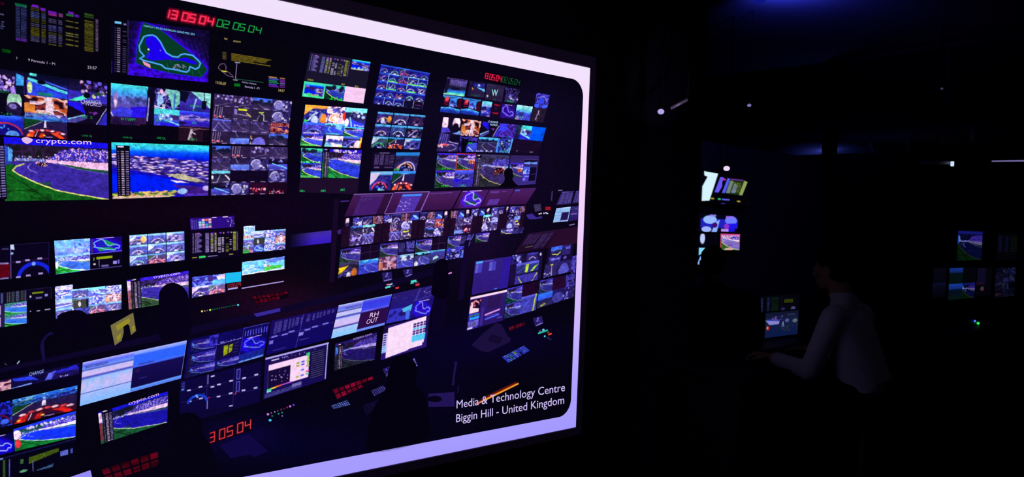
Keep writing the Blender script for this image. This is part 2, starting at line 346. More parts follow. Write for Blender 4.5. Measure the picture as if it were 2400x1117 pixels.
def board(t, seed=0, al=1.0, bg=(6, 4, 14), blue=(120, 125, 215), olive=(150, 150, 45), white=(190, 180, 215)):
    # a timing board: columns of tiny figures
    t.fill(bg)
    t.rows(.05, .08, .07, .74, 20, blue, .6, seed); t.rows(.1, .08, .12, .74, 20, blue, .6, seed+1)
    for k in range(20): t.rect(.13, .08+.033*k, .15+.09*abs(math.sin(k*.55+.5)), .1+.033*k, (150, 120, 220), .8)
    t.rect(.13, .1, .2, .115, (230, 40, 90), .9)
    t.rows(.31, .1, .385, .76, 22, blue, .62, seed+2)
    t.rows(.42, .12, .475, .76, 20, [olive, white], .6, seed+3); t.rows(.5, .12, .54, .76, 20, [olive, white], .6, seed+4)
    t.rows(.57, .28, .63, .8, 14, white, .6, seed+5, .25); t.rows(.65, .28, .69, .8, 14, white, .6, seed+6, .25)
    t.rows(.73, .3, .79, .8, 14, olive, .5, seed+7, .5); t.rows(.81, .3, .85, .8, 14, white, .5, seed+8, .5)
    t.rows(.88, .12, .94, .78, 24, olive, .7, seed+9); t.rows(.96, .12, .975, .78, 24, (170, 140, 200), .6, seed+10)
    for x in (.43, .6, .76): t.rect(x, .1, x+.04, .15, (130, 40, 190)); t.rect(x+.07, .11, x+.1, .16, (190, 150, 150), .8)
    t.rect(.88, .12, .94, .16, (110, 170, 60))
    t.rect(.04, .88, .14, .905, (180, 170, 60)); t.rect(.25, .87, .32, .92, (30, 190, 60)); t.rect(.36, .885, .56, .91, (170, 150, 215), .8); t.rect(.8, .885, .88, .91, (190, 180, 70))
    if al != 1: t.dim(al)
TRACK = [(.25, .16), (.33, .1), (.4, .12), (.45, .22), (.5, .42), (.57, .53), (.66, .55), (.72, .47), (.82, .49), (.93, .62), (.9, .76), (.82, .72), (.8, .8), (.76, .86), (.55, .78), (.45, .74), (.38, .68), (.22, .6), (.12, .54), (.17, .46), (.12, .36), (.12, .28), (.2, .2), (.25, .16)]
def trackmap(t, glow=(60, 0, 220), edge=(110, 170, 255), green=(10, 70, 50), lake=(30, 0, 200), bg=(12, 6, 40), seed=0):
    t.fill(bg); d = sd_poly(t.x, t.y, t.P([(.12, .05), (.36, .04), (.95, .6), (.9, .85), (.3, .85), (.05, .6)]))/max(t.h, t.w)
    t.mix(np.clip(1-np.maximum(d, 0)*7, 0, 1), glow)
    t.poly([(.36, .16), (.48, .14), (.88, .55), (.6, .6)], green); t.poly([(.2, .62), (.5, .55), (.85, .82), (.3, .85)], green)
    t.poly([(.2, .25), (.35, .12), (.45, .28), (.55, .55), (.75, .55), (.7, .66), (.4, .62), (.25, .5)], lake)
    t.line(TRACK, edge, max(1.3, t.h/17)); t.rect(.2, .0, .75, .05, (220, 190, 255), .8)
def grids(t, nx, ny, base=(10, 5, 48), line=(80, 70, 170), wd=1.0):
    t.fill(base)
    for i in range(1, nx): t.line([(i/nx, 0), (i/nx, 1)], line, wd, .8)
    for j in range(1, ny): t.line([(0, j/ny), (1, j/ny)], line, wd, .6)
def person_pic(t, bg=(30, 14, 28), fig=(200, 170, 190), cx=.5):
    t.fill(bg); t.ell(cx, .25, .05, .07, fig); t.line([(cx, .3), (cx-.08, .85)], fig, max(1.2, t.w*.08)); t.line([(cx, .35), (cx+.12, .5)], fig, max(.8, t.w*.04)); t.line([(cx, .6), (cx+.05, 1)], tuple(c*.5 for c in fig), max(1, t.w*.05))
def helmets(t, bg=(20, 10, 40), c=(255, 215, 245)):
    t.fill(bg); t.ell(.15, .3, .16, .45, c); t.ell(.75, .3, .2, .38, c); t.ell(.72, .6, .17, .3, (16, 8, 34)); t.poly([(0, .7), (.3, .6), (.5, .9), (0, 1)], (70, 60, 190)); t.poly([(.6, .95), (1, .75), (1, 1)], (120, 160, 255))
def crewpic(t, seed=0, cols=((150, 50, 50), (60, 16, 40), (240, 190, 190), (190, 80, 40), (30, 10, 30))):
    t.blot(list(cols), 4, 4, seed); t.ell(.55, .12, .1, .1, (245, 215, 235)); t.poly([(.5, .22), (.68, .2), (.66, .6), (.5, .6)], (240, 205, 225)); t.line([(.54, .6), (.5, .95)], (230, 205, 235), max(1.2, t.w*.07)); t.line([(.62, .6), (.7, .95)], (230, 205, 235), max(1.2, t.w*.07))
    t.poly([(0, .38), (.24, .42), (.26, .85), (0, .8)], (220, 130, 50), .9); t.rect(.12, .25, .4, .4, (240, 210, 240), .7)
def changeworld(t):
    t.fill((16, 8, 34)); t.poly([(0, .0), (.35, .05), (.45, .55), (0, .2)], (30, 20, 235)); t.poly([(0, 1), (0, .82), (.44, .58), (.5, .75), (.2, 1)], (70, 66, 150)); t.line([(0, .85), (.44, .6)], (140, 210, 250), max(1.4, t.h*.05))
    t.poly([(1, .3), (1, 1), (.78, 1)], (46, 40, 200)); t.line([(.98, .2), (.74, 1)], (190, 180, 250), max(1, t.h*.03)); t.rect(0, 0, 1, .06, (60, 40, 130), .6)
    t.speck(.5, .44, .85, .52, [(150, 60, 200)], 9, t.h*.03, 3)
def pitcar(t):
    t.grad([(0, (8, 10, 34)), (.3, (14, 14, 60)), (1, (60, 70, 240))]); t.poly([(0, .25), (1, .65), (1, 1), (0, 1)], (40, 66, 225)); t.line([(.1, .27), (1, .72)], (90, 225, 235), max(2, t.h*.12)); t.line([(.45, .3), (1, .55)], (70, 100, 250), max(1.5, t.h*.06)); t.ell(.4, .36, .1, .1, (6, 4, 24)); t.rect(.12, .0, .28, .12, (90, 235, 230)); t.ell(.13, .65, .06, .26, (205, 225, 150)); t.rect(0, .2, .06, 1, (40, 6, 24)); t.rect(.3, .82, .65, .96, (20, 130, 60), .6)
def crash(t):
    t.grad([(0, (70, 225, 225)), (.2, (60, 170, 250)), (.38, (110, 110, 220)), (.55, (90, 70, 170)), (1, (30, 16, 60))]); t.speck(0, .3, 1, .5, [(70, 70, 150), (50, 60, 130)], 24, t.h*.05, 4); t.poly([(.55, .55), (1, .5), (1, .78), (.5, .85)], (40, 20, 220)); t.poly([(0, .7), (.3, .55), (.6, .62), (.55, .8), (.1, .85)], (60, 60, 230)); t.ell(.14, .4, .05, .2, (150, 110, 190)); t.ell(.12, .48, .04, .1, (230, 200, 240)); t.line([(0, .7), (.06, .82)], (230, 210, 250), 3); t.blot([(30, 14, 60), (60, 20, 70), (22, 10, 44)], 5, 3, 3, .7, 0, .8, 1, 1)
def workers(t):
    t.blot([(10, 6, 40), (24, 14, 60), (90, 80, 200), (16, 8, 50), (200, 190, 245)], 6, 6, 11); t.poly([(.55, .0), (1, .05), (1, .6), (.8, .95), (.7, .5)], (130, 225, 200), .85); t.line([(.85, .2), (.83, .9)], (60, 120, 200), 4); t.poly([(.3, .3), (.45, .28), (.5, .6), (.3, .9)], (150, 190, 250)); t.ell(.42, .14, .06, .1, (235, 180, 220)); t.ell(.33, .2, .04, .06, (220, 210, 250)); t.poly([(0, 0), (.22, .1), (.14, 1), (0, 1)], (12, 6, 36), .8)
def paddock(t):
    t.grad([(0, (40, 40, 90)), (.4, (60, 50, 170)), (1, (46, 30, 150))]); t.poly([(.35, 0), (1, .0), (1, .8), (.6, .3)], (140, 215, 210)); t.poly([(0, .0), (.3, .05), (.2, .6), (0, .5)], (10, 10, 40)); t.rect(.72, .42, .86, .85, (8, 8, 34)); t.line([(.78, 0), (.78, .5)], (14, 16, 50), 2); t.line([(.53, .35), (.45, .95)], (150, 190, 255), 3.5); t.rect(.4, .85, .7, 1, (20, 40, 90), .6)
def seaview(t):
    t.grad([(0, (60, 90, 250)), (.16, (46, 40, 220)), (.3, (50, 46, 190)), (.5, (90, 80, 190)), (.7, (44, 22, 200)), (1, (60, 40, 140))]); t.speck(.05, .25, .95, .55, [(140, 120, 210), (40, 40, 150), (180, 150, 220)], 36, t.h*.05, 2, None, 3); t.ell(.1, .75, .14, .08, (24, 16, 60))
def bay(t):
    t.grad([(0, (70, 225, 225)), (.3, (90, 215, 235)), (.36, (60, 90, 190)), (1, (60, 60, 235))]); t.speck(.1, .3, .75, .62, [(225, 230, 255), (120, 190, 250), (80, 70, 190)], 26, t.h*.08, 6); t.poly([(.3, .6), (1, .9), (1, 1), (.2, 1)], (40, 30, 240)); t.poly([(.65, .3), (1, .35), (1, .55), (.75, .6)], (60, 40, 120)); t.line([(.4, .62), (1, .88)], (130, 220, 250), 3)
def purplecams(t, spec, nx=4, ny=4):
    # a mosaic of small trackside views; spec gives (kind, seed) per tile
    for j in range(ny):
        for i in range(nx):
            q = t.sub(i/nx, j/ny, (i+1)/nx, (j+1)/ny); k = spec[j*nx+i]
            if k == 'crowd': q.fill((50, 34, 84)); q.speck(.1, .05, 1, .55, [(150, 130, 215), (110, 90, 190), (205, 185, 235), (40, 24, 60)], 34, 2.2, i+7*j); q.line([(.3, .85), (1, .6)], (110, 96, 150), 1.2)
            elif k == 'tar': q.grad([(0, (60, 44, 100)), (.4, (52, 38, 84)), (1, (70, 52, 110))]); q.line([(.3, .2), (.5, .6), (1, .9)], (110, 94, 140), 1.1); q.speck(0, .0, 1, .3, [(90, 80, 170), (30, 20, 50)], 12, 2, i+j)
            elif k == 'sky': q.grad([(0, (60, 110, 255)), (.28, (80, 110, 230)), (.36, (30, 26, 60)), (1, (64, 46, 96))]); q.speck(0, .2, 1, .42, [(24, 24, 56)], 8, 3, i, None, 1.6); q.line([(.3, .5), (.55, .8), (.9, .9)], (120, 100, 140), 1.3)
            elif k == 'bridge': q.fill((40, 26, 60)); q.ell(.5, .95, .34, .6, (110, 100, 220)); q.rect(0, 0, 1, .1, (70, 52, 100)); q.speck(0, .3, .16, 1, [(200, 180, 150)], 5, 2, j)
            elif k == 'pool': q.grad([(0, (34, 24, 60)), (.45, (46, 32, 80)), (.55, (110, 140, 250)), (.9, (90, 110, 235)), (1, (50, 36, 90))]); q.line([(.25, 0), (.4, .4)], (150, 140, 190), 1.2)
            elif k == 'fire': q.blot([(70, 14, 40), (190, 80, 50), (90, 30, 90), (220, 130, 90), (50, 20, 100)], 4, 5, 21); q.rect(0, .85, 1, 1, (60, 34, 90), .7)
            elif k == 'yellow': q.fill((52, 38, 80)); q.rect(.3, .05, .75, .2, (225, 225, 40)); q.poly([(.1, .1), (.25, .15), (.25, .6), (.1, .5)], (140, 120, 200)); q.line([(.75, .4), (1, .7)], (220, 210, 90), 2); q.line([(.3, .5), (.9, .6)], (190, 170, 200), 1.2)
            elif k == 'turn': q.fill((40, 30, 60)); q.line([(.45, .3), (.62, .45), (.66, 1)], (190, 190, 200), 2); q.rect(.35, .18, .62, .27, (190, 220, 60)); q.line([(.4, .5), (.3, 1)], (150, 140, 170), 1.3)
            elif k == 'pole': q.fill((66, 50, 120)); q.line([(.1, .9), (.35, .3), (.8, 1)], (130, 130, 220), 1.6); q.line([(.5, .1), (.95, .75)], (130, 120, 220), 1.6); q.rect(0, 0, 1, .12, (100, 110, 235))
            elif k == 'dark': q.fill((16, 6, 34))
            elif k == 'lights': q.fill((44, 28, 66)); [q.line([(x, 0), (x-.04, .8)], (150, 130, 180), 1.3) for x in (.12, .25, .38, .48)]; q.speck(0, .72, .6, .85, [(250, 110, 130), (240, 190, 220)], 9, 1.8, 3)
            elif k == 'dome': q.fill((60, 46, 110)); q.ell(.5, .75, .42, .4, (130, 140, 245)); q.blot([(150, 150, 240), (70, 60, 160)], 4, 3, 5, .5, 0, .5, 1, 1)
            elif k == 'red': q.fill((40, 8, 40)); q.speck(.1, .45, .7, .7, [(230, 80, 90), (210, 150, 190), (180, 40, 60)], 16, 1.8, i+j); q.ell(.82, .55, .08, .13, (235, 180, 190))
            elif k == 'spikes': q.fill((26, 6, 30)); [q.line([(x, 1), (x, .35+.5*abs(math.sin(9*x)))], (200, 40, 60), 2) for x in (.1, .3, .45, .6, .62, .8)]; q.speck(.05, .7, .95, .9, [(200, 180, 230)], 5, 1.8, 1)
            elif k == 'pit': q.grad([(0, (30, 20, 60)), (.4, (14, 8, 34)), (.5, (80, 80, 220)), (1, (60, 56, 170))]); q.line([(.2, .4), (1, .8)], (120, 200, 250), 2.5); q.speck(.1, .02, .9, .3, [(150, 150, 245), (40, 30, 80)], 8, 2.2, i)
            elif k == 'bright': q.grad([(0, (90, 210, 240)), (.2, (130, 210, 240)), (.28, (26, 24, 50)), (1, (60, 46, 90))]); q.line([(.3, 1), (.45, .4)], (150, 140, 180), 2); q.ell(.06, .55, .05, .16, (240, 230, 250)); q.line([(.75, .4), (1, .75)], (240, 220, 240), 3); q.rect(.7, .85, .95, .95, (220, 200, 250), .7)
            elif k == 'helm': q.fill((50, 40, 110)); q.ell(.35, .5, .25, .4, (130, 120, 200)); q.arc(.35, .55, .26, .45, 60, 180, (230, 220, 250), 2); q.speck(.4, .1, 1, .8, [(150, 140, 220), (230, 220, 250), (30, 20, 60)], 12, 2.4, j)
            q.rect(.08, .9, .28, .97, (190, 175, 215), .75); q.rect(.6, .9, .85, .97, (175, 160, 205), .75)
    for i in range(nx+1): t.line([(i/nx, 0), (i/nx, 1)], (30, 14, 60), 1.1, .8)
    for j in range(1, ny): t.line([(0, j/ny), (1, j/ny)], (30, 14, 60), 1.0, .6)
# ------------------------------------------------------------------ the big display
DISPLAY = empty('display_screen', (1.43, 3.0, .45), 0, 'huge white bordered display screen on the left, showing a control room full of monitors', 'screen')
PINV = Matrix.Translation((1.43, 3.0, .45)).inverted()
X0, X1, Z0, Z1 = -.26, 3.1168, CAM_Z-1.1040, CAM_Z+.7960
IX0, IX1, IZ0, IZ1, IR = X0+.06, 3.0725, CAM_Z-1.0330, CAM_Z+.7220, .086
MDISP = make_mat('black_display_plastic', (.012, .008, .022), .45, spec=.4)
bm = bmesh.new()                       # casing and the raised bezel round the picture
box(bm, X0-.03, X1+.03, 2.985, 3.045, Z0-.03, Z1+.03, .006); bm_obj('casing', bm, MDISP, DISPLAY)
bm = bmesh.new()
for a in ((X0-.045, X0-.004, Z0-.045, Z1+.062), (X1+.004, X1+.045, Z0-.045, Z1+.062), (X0-.004, X1+.004, Z1+.004, Z1+.062), (X0-.004, X1+.004, Z0-.045, Z0-.004)):
    box(bm, a[0], a[1], 2.9655, 2.99, a[2], a[3], .002)
bm_obj('bezel', bm, make_mat('bezel_plastic', (.17, .12, .2), .7), DISPLAY)

def to_px(W):                          # photo coordinates of world points (used to read the displayed colours)
    v = (W-np.array([0, 0, CAM_Z])) @ RW; return CX+F_PX*v[..., 0]/v[..., 2], CY+F_PX*v[..., 1]/v[..., 2]
# dark backdrop of the displayed photograph
u, v = np.meshgrid(np.linspace(IX0-.01, IX1+.01, 340), np.linspace(IZ1+.01, IZ0-.01, 220))
W3 = np.stack([u, np.full_like(u, layer(0)), v], -1)
inside = W3[..., 0] > .2; px, py = to_px(np.where(inside[..., None], W3, np.array([.2, SCREEN_Y, 1.5])))
bgc = np.zeros(px.shape+(3,)); bgc[:] = (5, 3, 15)
def glow(cx, cy, rx, ry, c):
    bgc[...] += np.exp(-((px-cx)/rx)**2-((py-cy)/ry)**2)[..., None]*np.array(c, float)
for g in ((330, 500, 260, 50, (9, 0, 3)), (640, 500, 180, 90, (7, 0, 8)), (640, 700, 130, 60, (20, 2, 4)), (950, 330, 300, 160, (5, 2, 10)), (1240, 400, 140, 200, (8, 3, 14)),
          (1000, 560, 200, 120, (7, 3, 14)), (500, 830, 200, 90, (4, 1, 14)), (700, 1040, 300, 80, (0, 0, 18)), (1180, 800, 180, 60, (3, 0, 20)), (560, 1020, 90, 40, (6, 2, 26)), (1010, 870, 120, 120, (1, 0, 14)),
          (1150, 250, 300, 70, (4, 3, 10)), (700, 720, 200, 40, (6, 2, 14)), (180, 880, 200, 40, (2, 0, 14)), (1130, 560, 60, 120, (10, 2, 14))): glow(*g)
bgc *= (1+.25*(RNG.rand(*px.shape)-.5))[..., None]
grid_mesh('dark_backdrop', None, None, bgc, 0, DISPLAY, 'dark room of the displayed photograph', world=W3)
# white border with round inner corners, pinker at the right and bluer below
N = 26; inn, out = [], []
for (cx_, cz_, a0, ox, oz) in ((IX1-IR, IZ1-IR, 90, X1, Z1), (IX1-IR, IZ0+IR, 0, X1, Z0), (IX0+IR, IZ0+IR, -90, X0, Z0), (IX0+IR, IZ1-IR, 180, X0, Z1)):
    for k in range(N+1):
        a = math.radians(a0-90*k/N); p = (cx_+IR*math.cos(a), cz_+IR*math.sin(a)); inn.append(p); t = k/N
        if a0 == 90: q = (p[0], Z1) if t < .5 else (X1, p[1])
        elif a0 == 0: q = (X1, p[1]) if t < .5 else (p[0], Z0)
        elif a0 == -90: q = (p[0], Z0) if t < .5 else (X0, p[1])
        else: q = (X0, p[1]) if t < .5 else (p[0], Z1)
        if k == N//2: q = (ox, oz)
        out.append(q)
ri, ro = [], []
for i in range(len(inn)):
    j = (i+1) % len(inn); n = 30 if math.dist(inn[i], inn[j]) > .3 else 1
    for k in range(n):
        t = k/n; ri.append((inn[i][0]*(1-t)+inn[j][0]*t, inn[i][1]*(1-t)+inn[j][1]*t)); ro.append((out[i][0]*(1-t)+out[j][0]*t, out[i][1]*(1-t)+out[j][1]*t))
n = len(ri); Vs = [(p[0], layer(6), p[1]) for p in ri]+[(p[0], layer(6), p[1]) for p in ro]
me = bpy.data.meshes.new('slide_border'); me.from_pydata(Vs, [], [(i, (i+1) % n, n+(i+1) % n, n+i) for i in range(n)]); me.update()
W = np.array(Vs); hx = (W[:, 0]-X0)/(X1-X0); hz = (W[:, 2]-Z0)/(Z1-Z0)
ks = np.array([0, .12, .3, .55, .8, 1.0]); kc = np.array([(163, 152, 255), (172, 160, 255), (205, 182, 255), (240, 208, 252), (250, 216, 252), (242, 226, 253)], float)
bc = np.stack([np.interp(hz, ks, kc[:, k]) for k in range(3)], -1); lf = np.clip(1-hx, 0, 1)[:, None]; bc = bc*(1-.12*lf)+np.array((214, 206, 240.))*.12*lf*1.0
at = me.color_attributes.new('Col', 'FLOAT_COLOR', 'POINT'); c4 = np.ones((2*n, 4), np.float32); c4[:, :3] = lin(np.clip(bc, 0, 255)); at.data.foreach_set('color', c4.reshape(-1))
link_mesh('slide_border', me, PIC, DISPLAY, 'white border of the slide with round inner corners')

def MP(label, quad, paint, lay=2, step=1.5, name='monitor_picture'): return picture(name, quad, paint, lay, step, label)
def clock(label, quad, spec, asp=.55, hh=.74, name='clock_readout', lay=3, off=None):
    """seven-segment figures: spec of (characters, start, digit width, gap, slant, colour, core, stroke, glow)"""
    def paint(t):
        t.fill(off or (6, 3, 16))
        for chars, x0, dw, gap, dy, col, core, st, gl in spec:
            x = x0
            for ch in chars:
                if ch == ' ': x += gap*.55; continue
                for (a, b) in segments(ch):
                    f = lambda p: (x+dw*(p[0]/.55)+.18*dw*(1-p[1])-.05*dw, dy+hh*p[1])
                    A, B = f(a), f(b); A = (A[0]*.97+B[0]*.03, A[1]*.93+B[1]*.07); B = (B[0]*.97+A[0]*.03, B[1]*.93+A[1]*.07)
                    d = sd_line(t.x, t.y, t.P([A, B]))
                    t.mix(np.exp(-(d/gl)**2)*.55, col) if gl else None
                    t.mix(np.clip(st/2+.5-d, 0, 1), core)
                x += gap
    return MP(label, quad, paint, lay, 1.0, name)

# ---- upper left wall
def p_m1(t):
    t.fill((5, 4, 14))
    def col(x0, x1, y0, y1, n, c, **k): t.rows(x0/250, y0/150, x1/250, y1/150, n, c, k.get('f', .5), int(x0), k.get('g', 0), 0, .72)
    BL, OL, WH, PU, GR = (84, 96, 190), (130, 124, 40), (130, 120, 190), (110, 24, 190), (10, 110, 60)
    col(37, 47, 18, 104, 24, BL); col(49, 62, 16, 104, 24, BL); t.rect(.14, .1, .25, .14, GR, .8); t.rect(.15, .65, .25, .69, PU, .5)
    for x0, x1 in ((72, 80), (81, 92), (97, 107)):
        col(x0, x1, 14, 26, 3, OL); col(x0, x1, 27, 42, 4, (110, 130, 230)); col(x0, x1, 43, 54, 3, OL); col(x0, x1, 55, 64, 2, WH); col(x0, x1, 65, 86, 6, (165, 155, 20)); col(x0, x1, 86, 100, 4, WH)
    t.rect(.3, .07, .36, .11, PU); t.rect(.38, .1, .425, .14, PU)
    for x0, x1 in ((114, 121), (122, 132), (137, 146)): col(x0, x1, 36, 48, 3, WH); col(x0, x1, 52, 68, 4, (110, 110, 220)); col(x0, x1, 70, 76, 2, OL); col(x0, x1, 76, 96, 5, WH); col(x0, x1, 97, 102, 1, OL)
    t.rect(.45, .12, .53, .16, PU, .9); t.rect(.455, .16, .53, .195, (150, 40, 130), .9); t.rect(.55, .13, .59, .19, (110, 50, 110), .9)
    for x0, x1 in ((154, 172), (175, 184)): col(x0, x1, 32, 38, 1, OL); col(x0, x1, 45, 52, 1, OL); col(x0, x1, 62, 74, 2, (160, 150, 70)); col(x0, x1, 78, 84, 1, OL); col(x0, x1, 90, 96, 1, (160, 150, 50))
    t.rect(.62, .11, .69, .15, (40, 120, 60), .8); t.rect(.64, .07, .69, .11, PU); t.rect(.7, .1, .74, .14, PU, .8)
    col(198, 219, 6, 18, 4, (90, 160, 40)); col(198, 219, 24, 102, 22, [(150, 140, 20), (180, 170, 40)]); col(224, 230, 16, 98, 24, (190, 150, 215))
    t.rect(0, .13, .04, .17, (60, 4, 24), .8); t.rows(0, .3, .035, .34, 1, (110, 110, 160)); t.rows(0, .42, .045, .56, 4, (80, 84, 150), .5, 5, 0, .4)
    t.rect(.05, .86, .1, .91, (0, 70, 10)); t.rect(.02, .86, .06, .91, (0, 60, 8))
MP('timing board of small coloured figures', [(0, -15), (250, 34), (250, 172), (0, 134)], p_m1, 2, 1.2)
text('picture_caption', [('9 Formula 1 - P1', (66, 143), (129, 153), (0, -6)), ('23:57', (205, 161), (227, 163), (0, -7)), ('7', (38, 139), (41, 139.5), (0, -6))], (190, 175, 205), 4, 'small pale caption lettering')
def p_m2(t):
    t.fill((16, 8, 50)); u, v = t.px, t.py
    out = [(335, 50), (372, 66), (472, 143), (487, 164), (472, 182), (400, 172), (340, 158), (318, 148), (320, 110)]
    d = sd_poly(u, v, out)
    t.mix(np.exp(-np.maximum(d, 0)/9)*.9, (60, 0, 245)); t.mix(np.clip((v-.17*(u-340)-153)/6, 0, 1)*.85, (58, 6, 225))
    n = vnoise(t.x/t.w, t.y/t.h, 40, 26, 4); t.a[...] *= (.55+.8*n)[..., None]
    for k in range(14):
        a = 360+k*12; t.mix(np.clip(1.1-sd_line(u, v, [(a, 60+.3*(a-340)), (a+24, 50+.9*(a-320))]), 0, 1)*.25, (90, 60, 190))
    t.mix(np.clip(.5-d, 0, 1), (6, 58, 38)); t.mix(np.clip(1.2-np.abs(d), 0, 1), (40, 20, 255))
    lake = [(340, 92), (352, 84), (362, 85), (376, 100), (388, 124), (406, 137), (420, 138), (434, 134), (452, 141), (464, 149), (455, 151), (426, 142), (392, 140), (355, 142), (343, 136), (342, 130), (353, 118), (344, 108)]
    t.mix(np.clip(.5-sd_poly(u, v, lake)/1.2, 0, 1), (28, 0, 236))
    for a in ([(392, 149), (396, 172)], [(340, 120), (350, 126), (344, 136)], [(450, 166), (452, 176)], [(464, 164), (472, 178)], [(400, 140), (401, 148)]): t.mix(np.clip(1-sd_line(u, v, a), 0, 1)*.5, (80, 140, 110))
    tr = [(337, 86), (345, 83), (358, 82), (366, 86), (376, 98), (383, 112), (390, 124), (404, 132), (417, 134), (424, 128), (432, 126), (452, 130), (464, 141), (470, 148), (466, 158), (458, 162), (450, 158), (445, 156), (443, 165), (437, 169), (405, 162), (388, 160), (378, 152), (352, 145), (338, 142), (328, 137), (338, 131), (328, 120), (326, 108), (333, 94), (337, 86)]
    d = sd_line(u, v, tr); t.mix(np.clip(2.3-d, 0, 1), (70, 160, 245)); t.mix(np.clip(1.0-d, 0, 1)*.4, (130, 205, 255))
    R = np.random.RandomState(2)
    for k in range(40): t.mix(np.clip(1.6-np.hypot(u-(402+34*R.rand()), v-(151+12*R.rand())), 0, 1)*.7, [(220, 170, 200), (120, 180, 240), (200, 120, 190)][k % 3])
    t.mix(np.clip(.5-sd_poly(u, v, [(333, 142), (352, 151), (353, 160), (338, 152)])/1.2, 0, 1), (240, 150, 190)); t.mix(np.clip(3-np.hypot(u-348, v-116), 0, 1), (190, 220, 220))
    t.mix(np.clip(2.2-np.hypot(u-376, v-118), 0, 1), (130, 110, 220))
    tb = (u > 263) & (u < 301); t.a[tb] = (7, 4, 18)
    t.mix((np.abs(u-300) < .8)*.5, (90, 80, 120)); t.rect(.03, .05, .1, .09, (110, 200, 245)); t.rect(.12, .07, .15, .1, (120, 110, 170))
    t.rows(.03, .15, .045, .97, 20, (70, 60, 120), .4, 1); t.rows(.055, .15, .09, .97, 20, (160, 140, 190), .5, 2); t.rows(.115, .2, .15, .97, 20, (80, 70, 130), .4, 3, .35)
MP('purple circuit map with a pale blue track round a lake', [(262, 42), (491, 72), (488, 193), (261, 172)], p_m2, 2, 1.1)
text('picture_caption', [('FORMULA 1 ROLEX AUSTRALIAN GRAND PRIX 2023', (337, 62.5), (456, 83), (0, -4.6))], (130, 215, 255), 4, 'pale blue title above the circuit map')
def p_m3(t):
    t.fill((6, 5, 16)); u, v = t.px, t.py; L = lambda p, c, wd=1.0, a=1: t.mix(np.clip(wd/2+.5-sd_line(u, v, p), 0, 1)*a, c)
    YE = (150, 128, 30)
    for k in range(6): L([(522, 122.5+3*k), (530, 123.5+3*k)], (130, 110, 60), 1.6, .8); L([(543, 125.5+3*k), (543+[92, 86, 82, 80, 50, 90][k], 125.5+3*k+[15, 14, 13, 13, 8, 14][k])], YE, 1.7, .9)
    n = RNG.rand(*u.shape); t.a[...] *= (.6+.6*n)[..., None]
    L([(512, 157), (517, 150), (526, 149), (530, 156), (529, 165), (537, 170), (544, 176), (547, 181), (540, 179), (533, 177), (520, 167), (512, 160), (512, 157)], (170, 130, 180), 1.1, .9); L([(520, 166), (530, 168)], (220, 220, 40), 2.4)
    L([(555, 148), (552, 185)], (170, 150, 210), 1.3); L([(552, 185), (617, 193)], (60, 130, 120), 1.2, .8); L([(551, 146), (562, 147)], (200, 190, 220), 1.6); L([(547, 187), (556, 188)], (200, 190, 220), 1.6)
    for k in range(6):
        y = 180+4.2*k; L([(631, y), (648+4*(k % 2), y+2.5)], [(210, 150, 90), (70, 90, 230), (40, 150, 110), (30, 140, 80), (90, 60, 220), (120, 30, 190)][k], 3, .85); L([(657, y+3), (667, y+4)], [(200, 140, 80), (140, 60, 200), (160, 60, 200), (120, 130, 220), (140, 50, 180), (110, 40, 170)][k], 2.6, .8)
    t.mix(np.clip(.5-sd_poly(u, v, [(549, 195), (563, 196), (563, 203), (549, 202)]), 0, 1), (6, 110, 30))
MP('dark data page with yellow notes and a small track outline', [(497, 82), (690, 106), (683, 222), (493, 206)], p_m3, 2, 1.1)
text('picture_caption', [('TIME', (525, 92.5), (533, 93.5), (0, -4)), ('MESSAGE', (547, 98), (564, 100), (0, -3.5)), ('13:05:07', (506, 196), (530, 200), (0, -6.5)), ('24:57', (652, 214), (667, 216), (0, -6))], (200, 175, 110), 4, 'small yellow caption lettering')
text('picture_caption', [('Formula 1 - P1', (574, 205), (608, 209.5), (0, -5)), ('FORMULA 1 PADDOCK', (567, 193.5), (601, 199), (0, -3))], (190, 175, 225), 4, 'small pale caption lettering')
clock('large red and green clock readout', [(388, 14), (616, 60), (612, 87), (384, 50)],
      [('13', -.012, .054, .082, .2, (255, 10, 50), (255, 66, 104), 3.0, 4.5), ('05', .182, .054, .074, .2, (255, 10, 50), (255, 66, 104), 3.0, 4.5), ('04', .36, .054, .08, .2, (255, 10, 50), (255, 66, 104), 3.0, 4.5),
       ('02', .54, .05, .066, .2, (10, 110, 40), (36, 190, 84), 1.5, 1.8), ('05', .706, .05, .064, .2, (10, 110, 40), (36, 190, 84), 1.5, 1.8), ('04', .864, .05, .072, .2, (10, 110, 40), (36, 190, 84), 1.5, 1.8)], hh=.52)
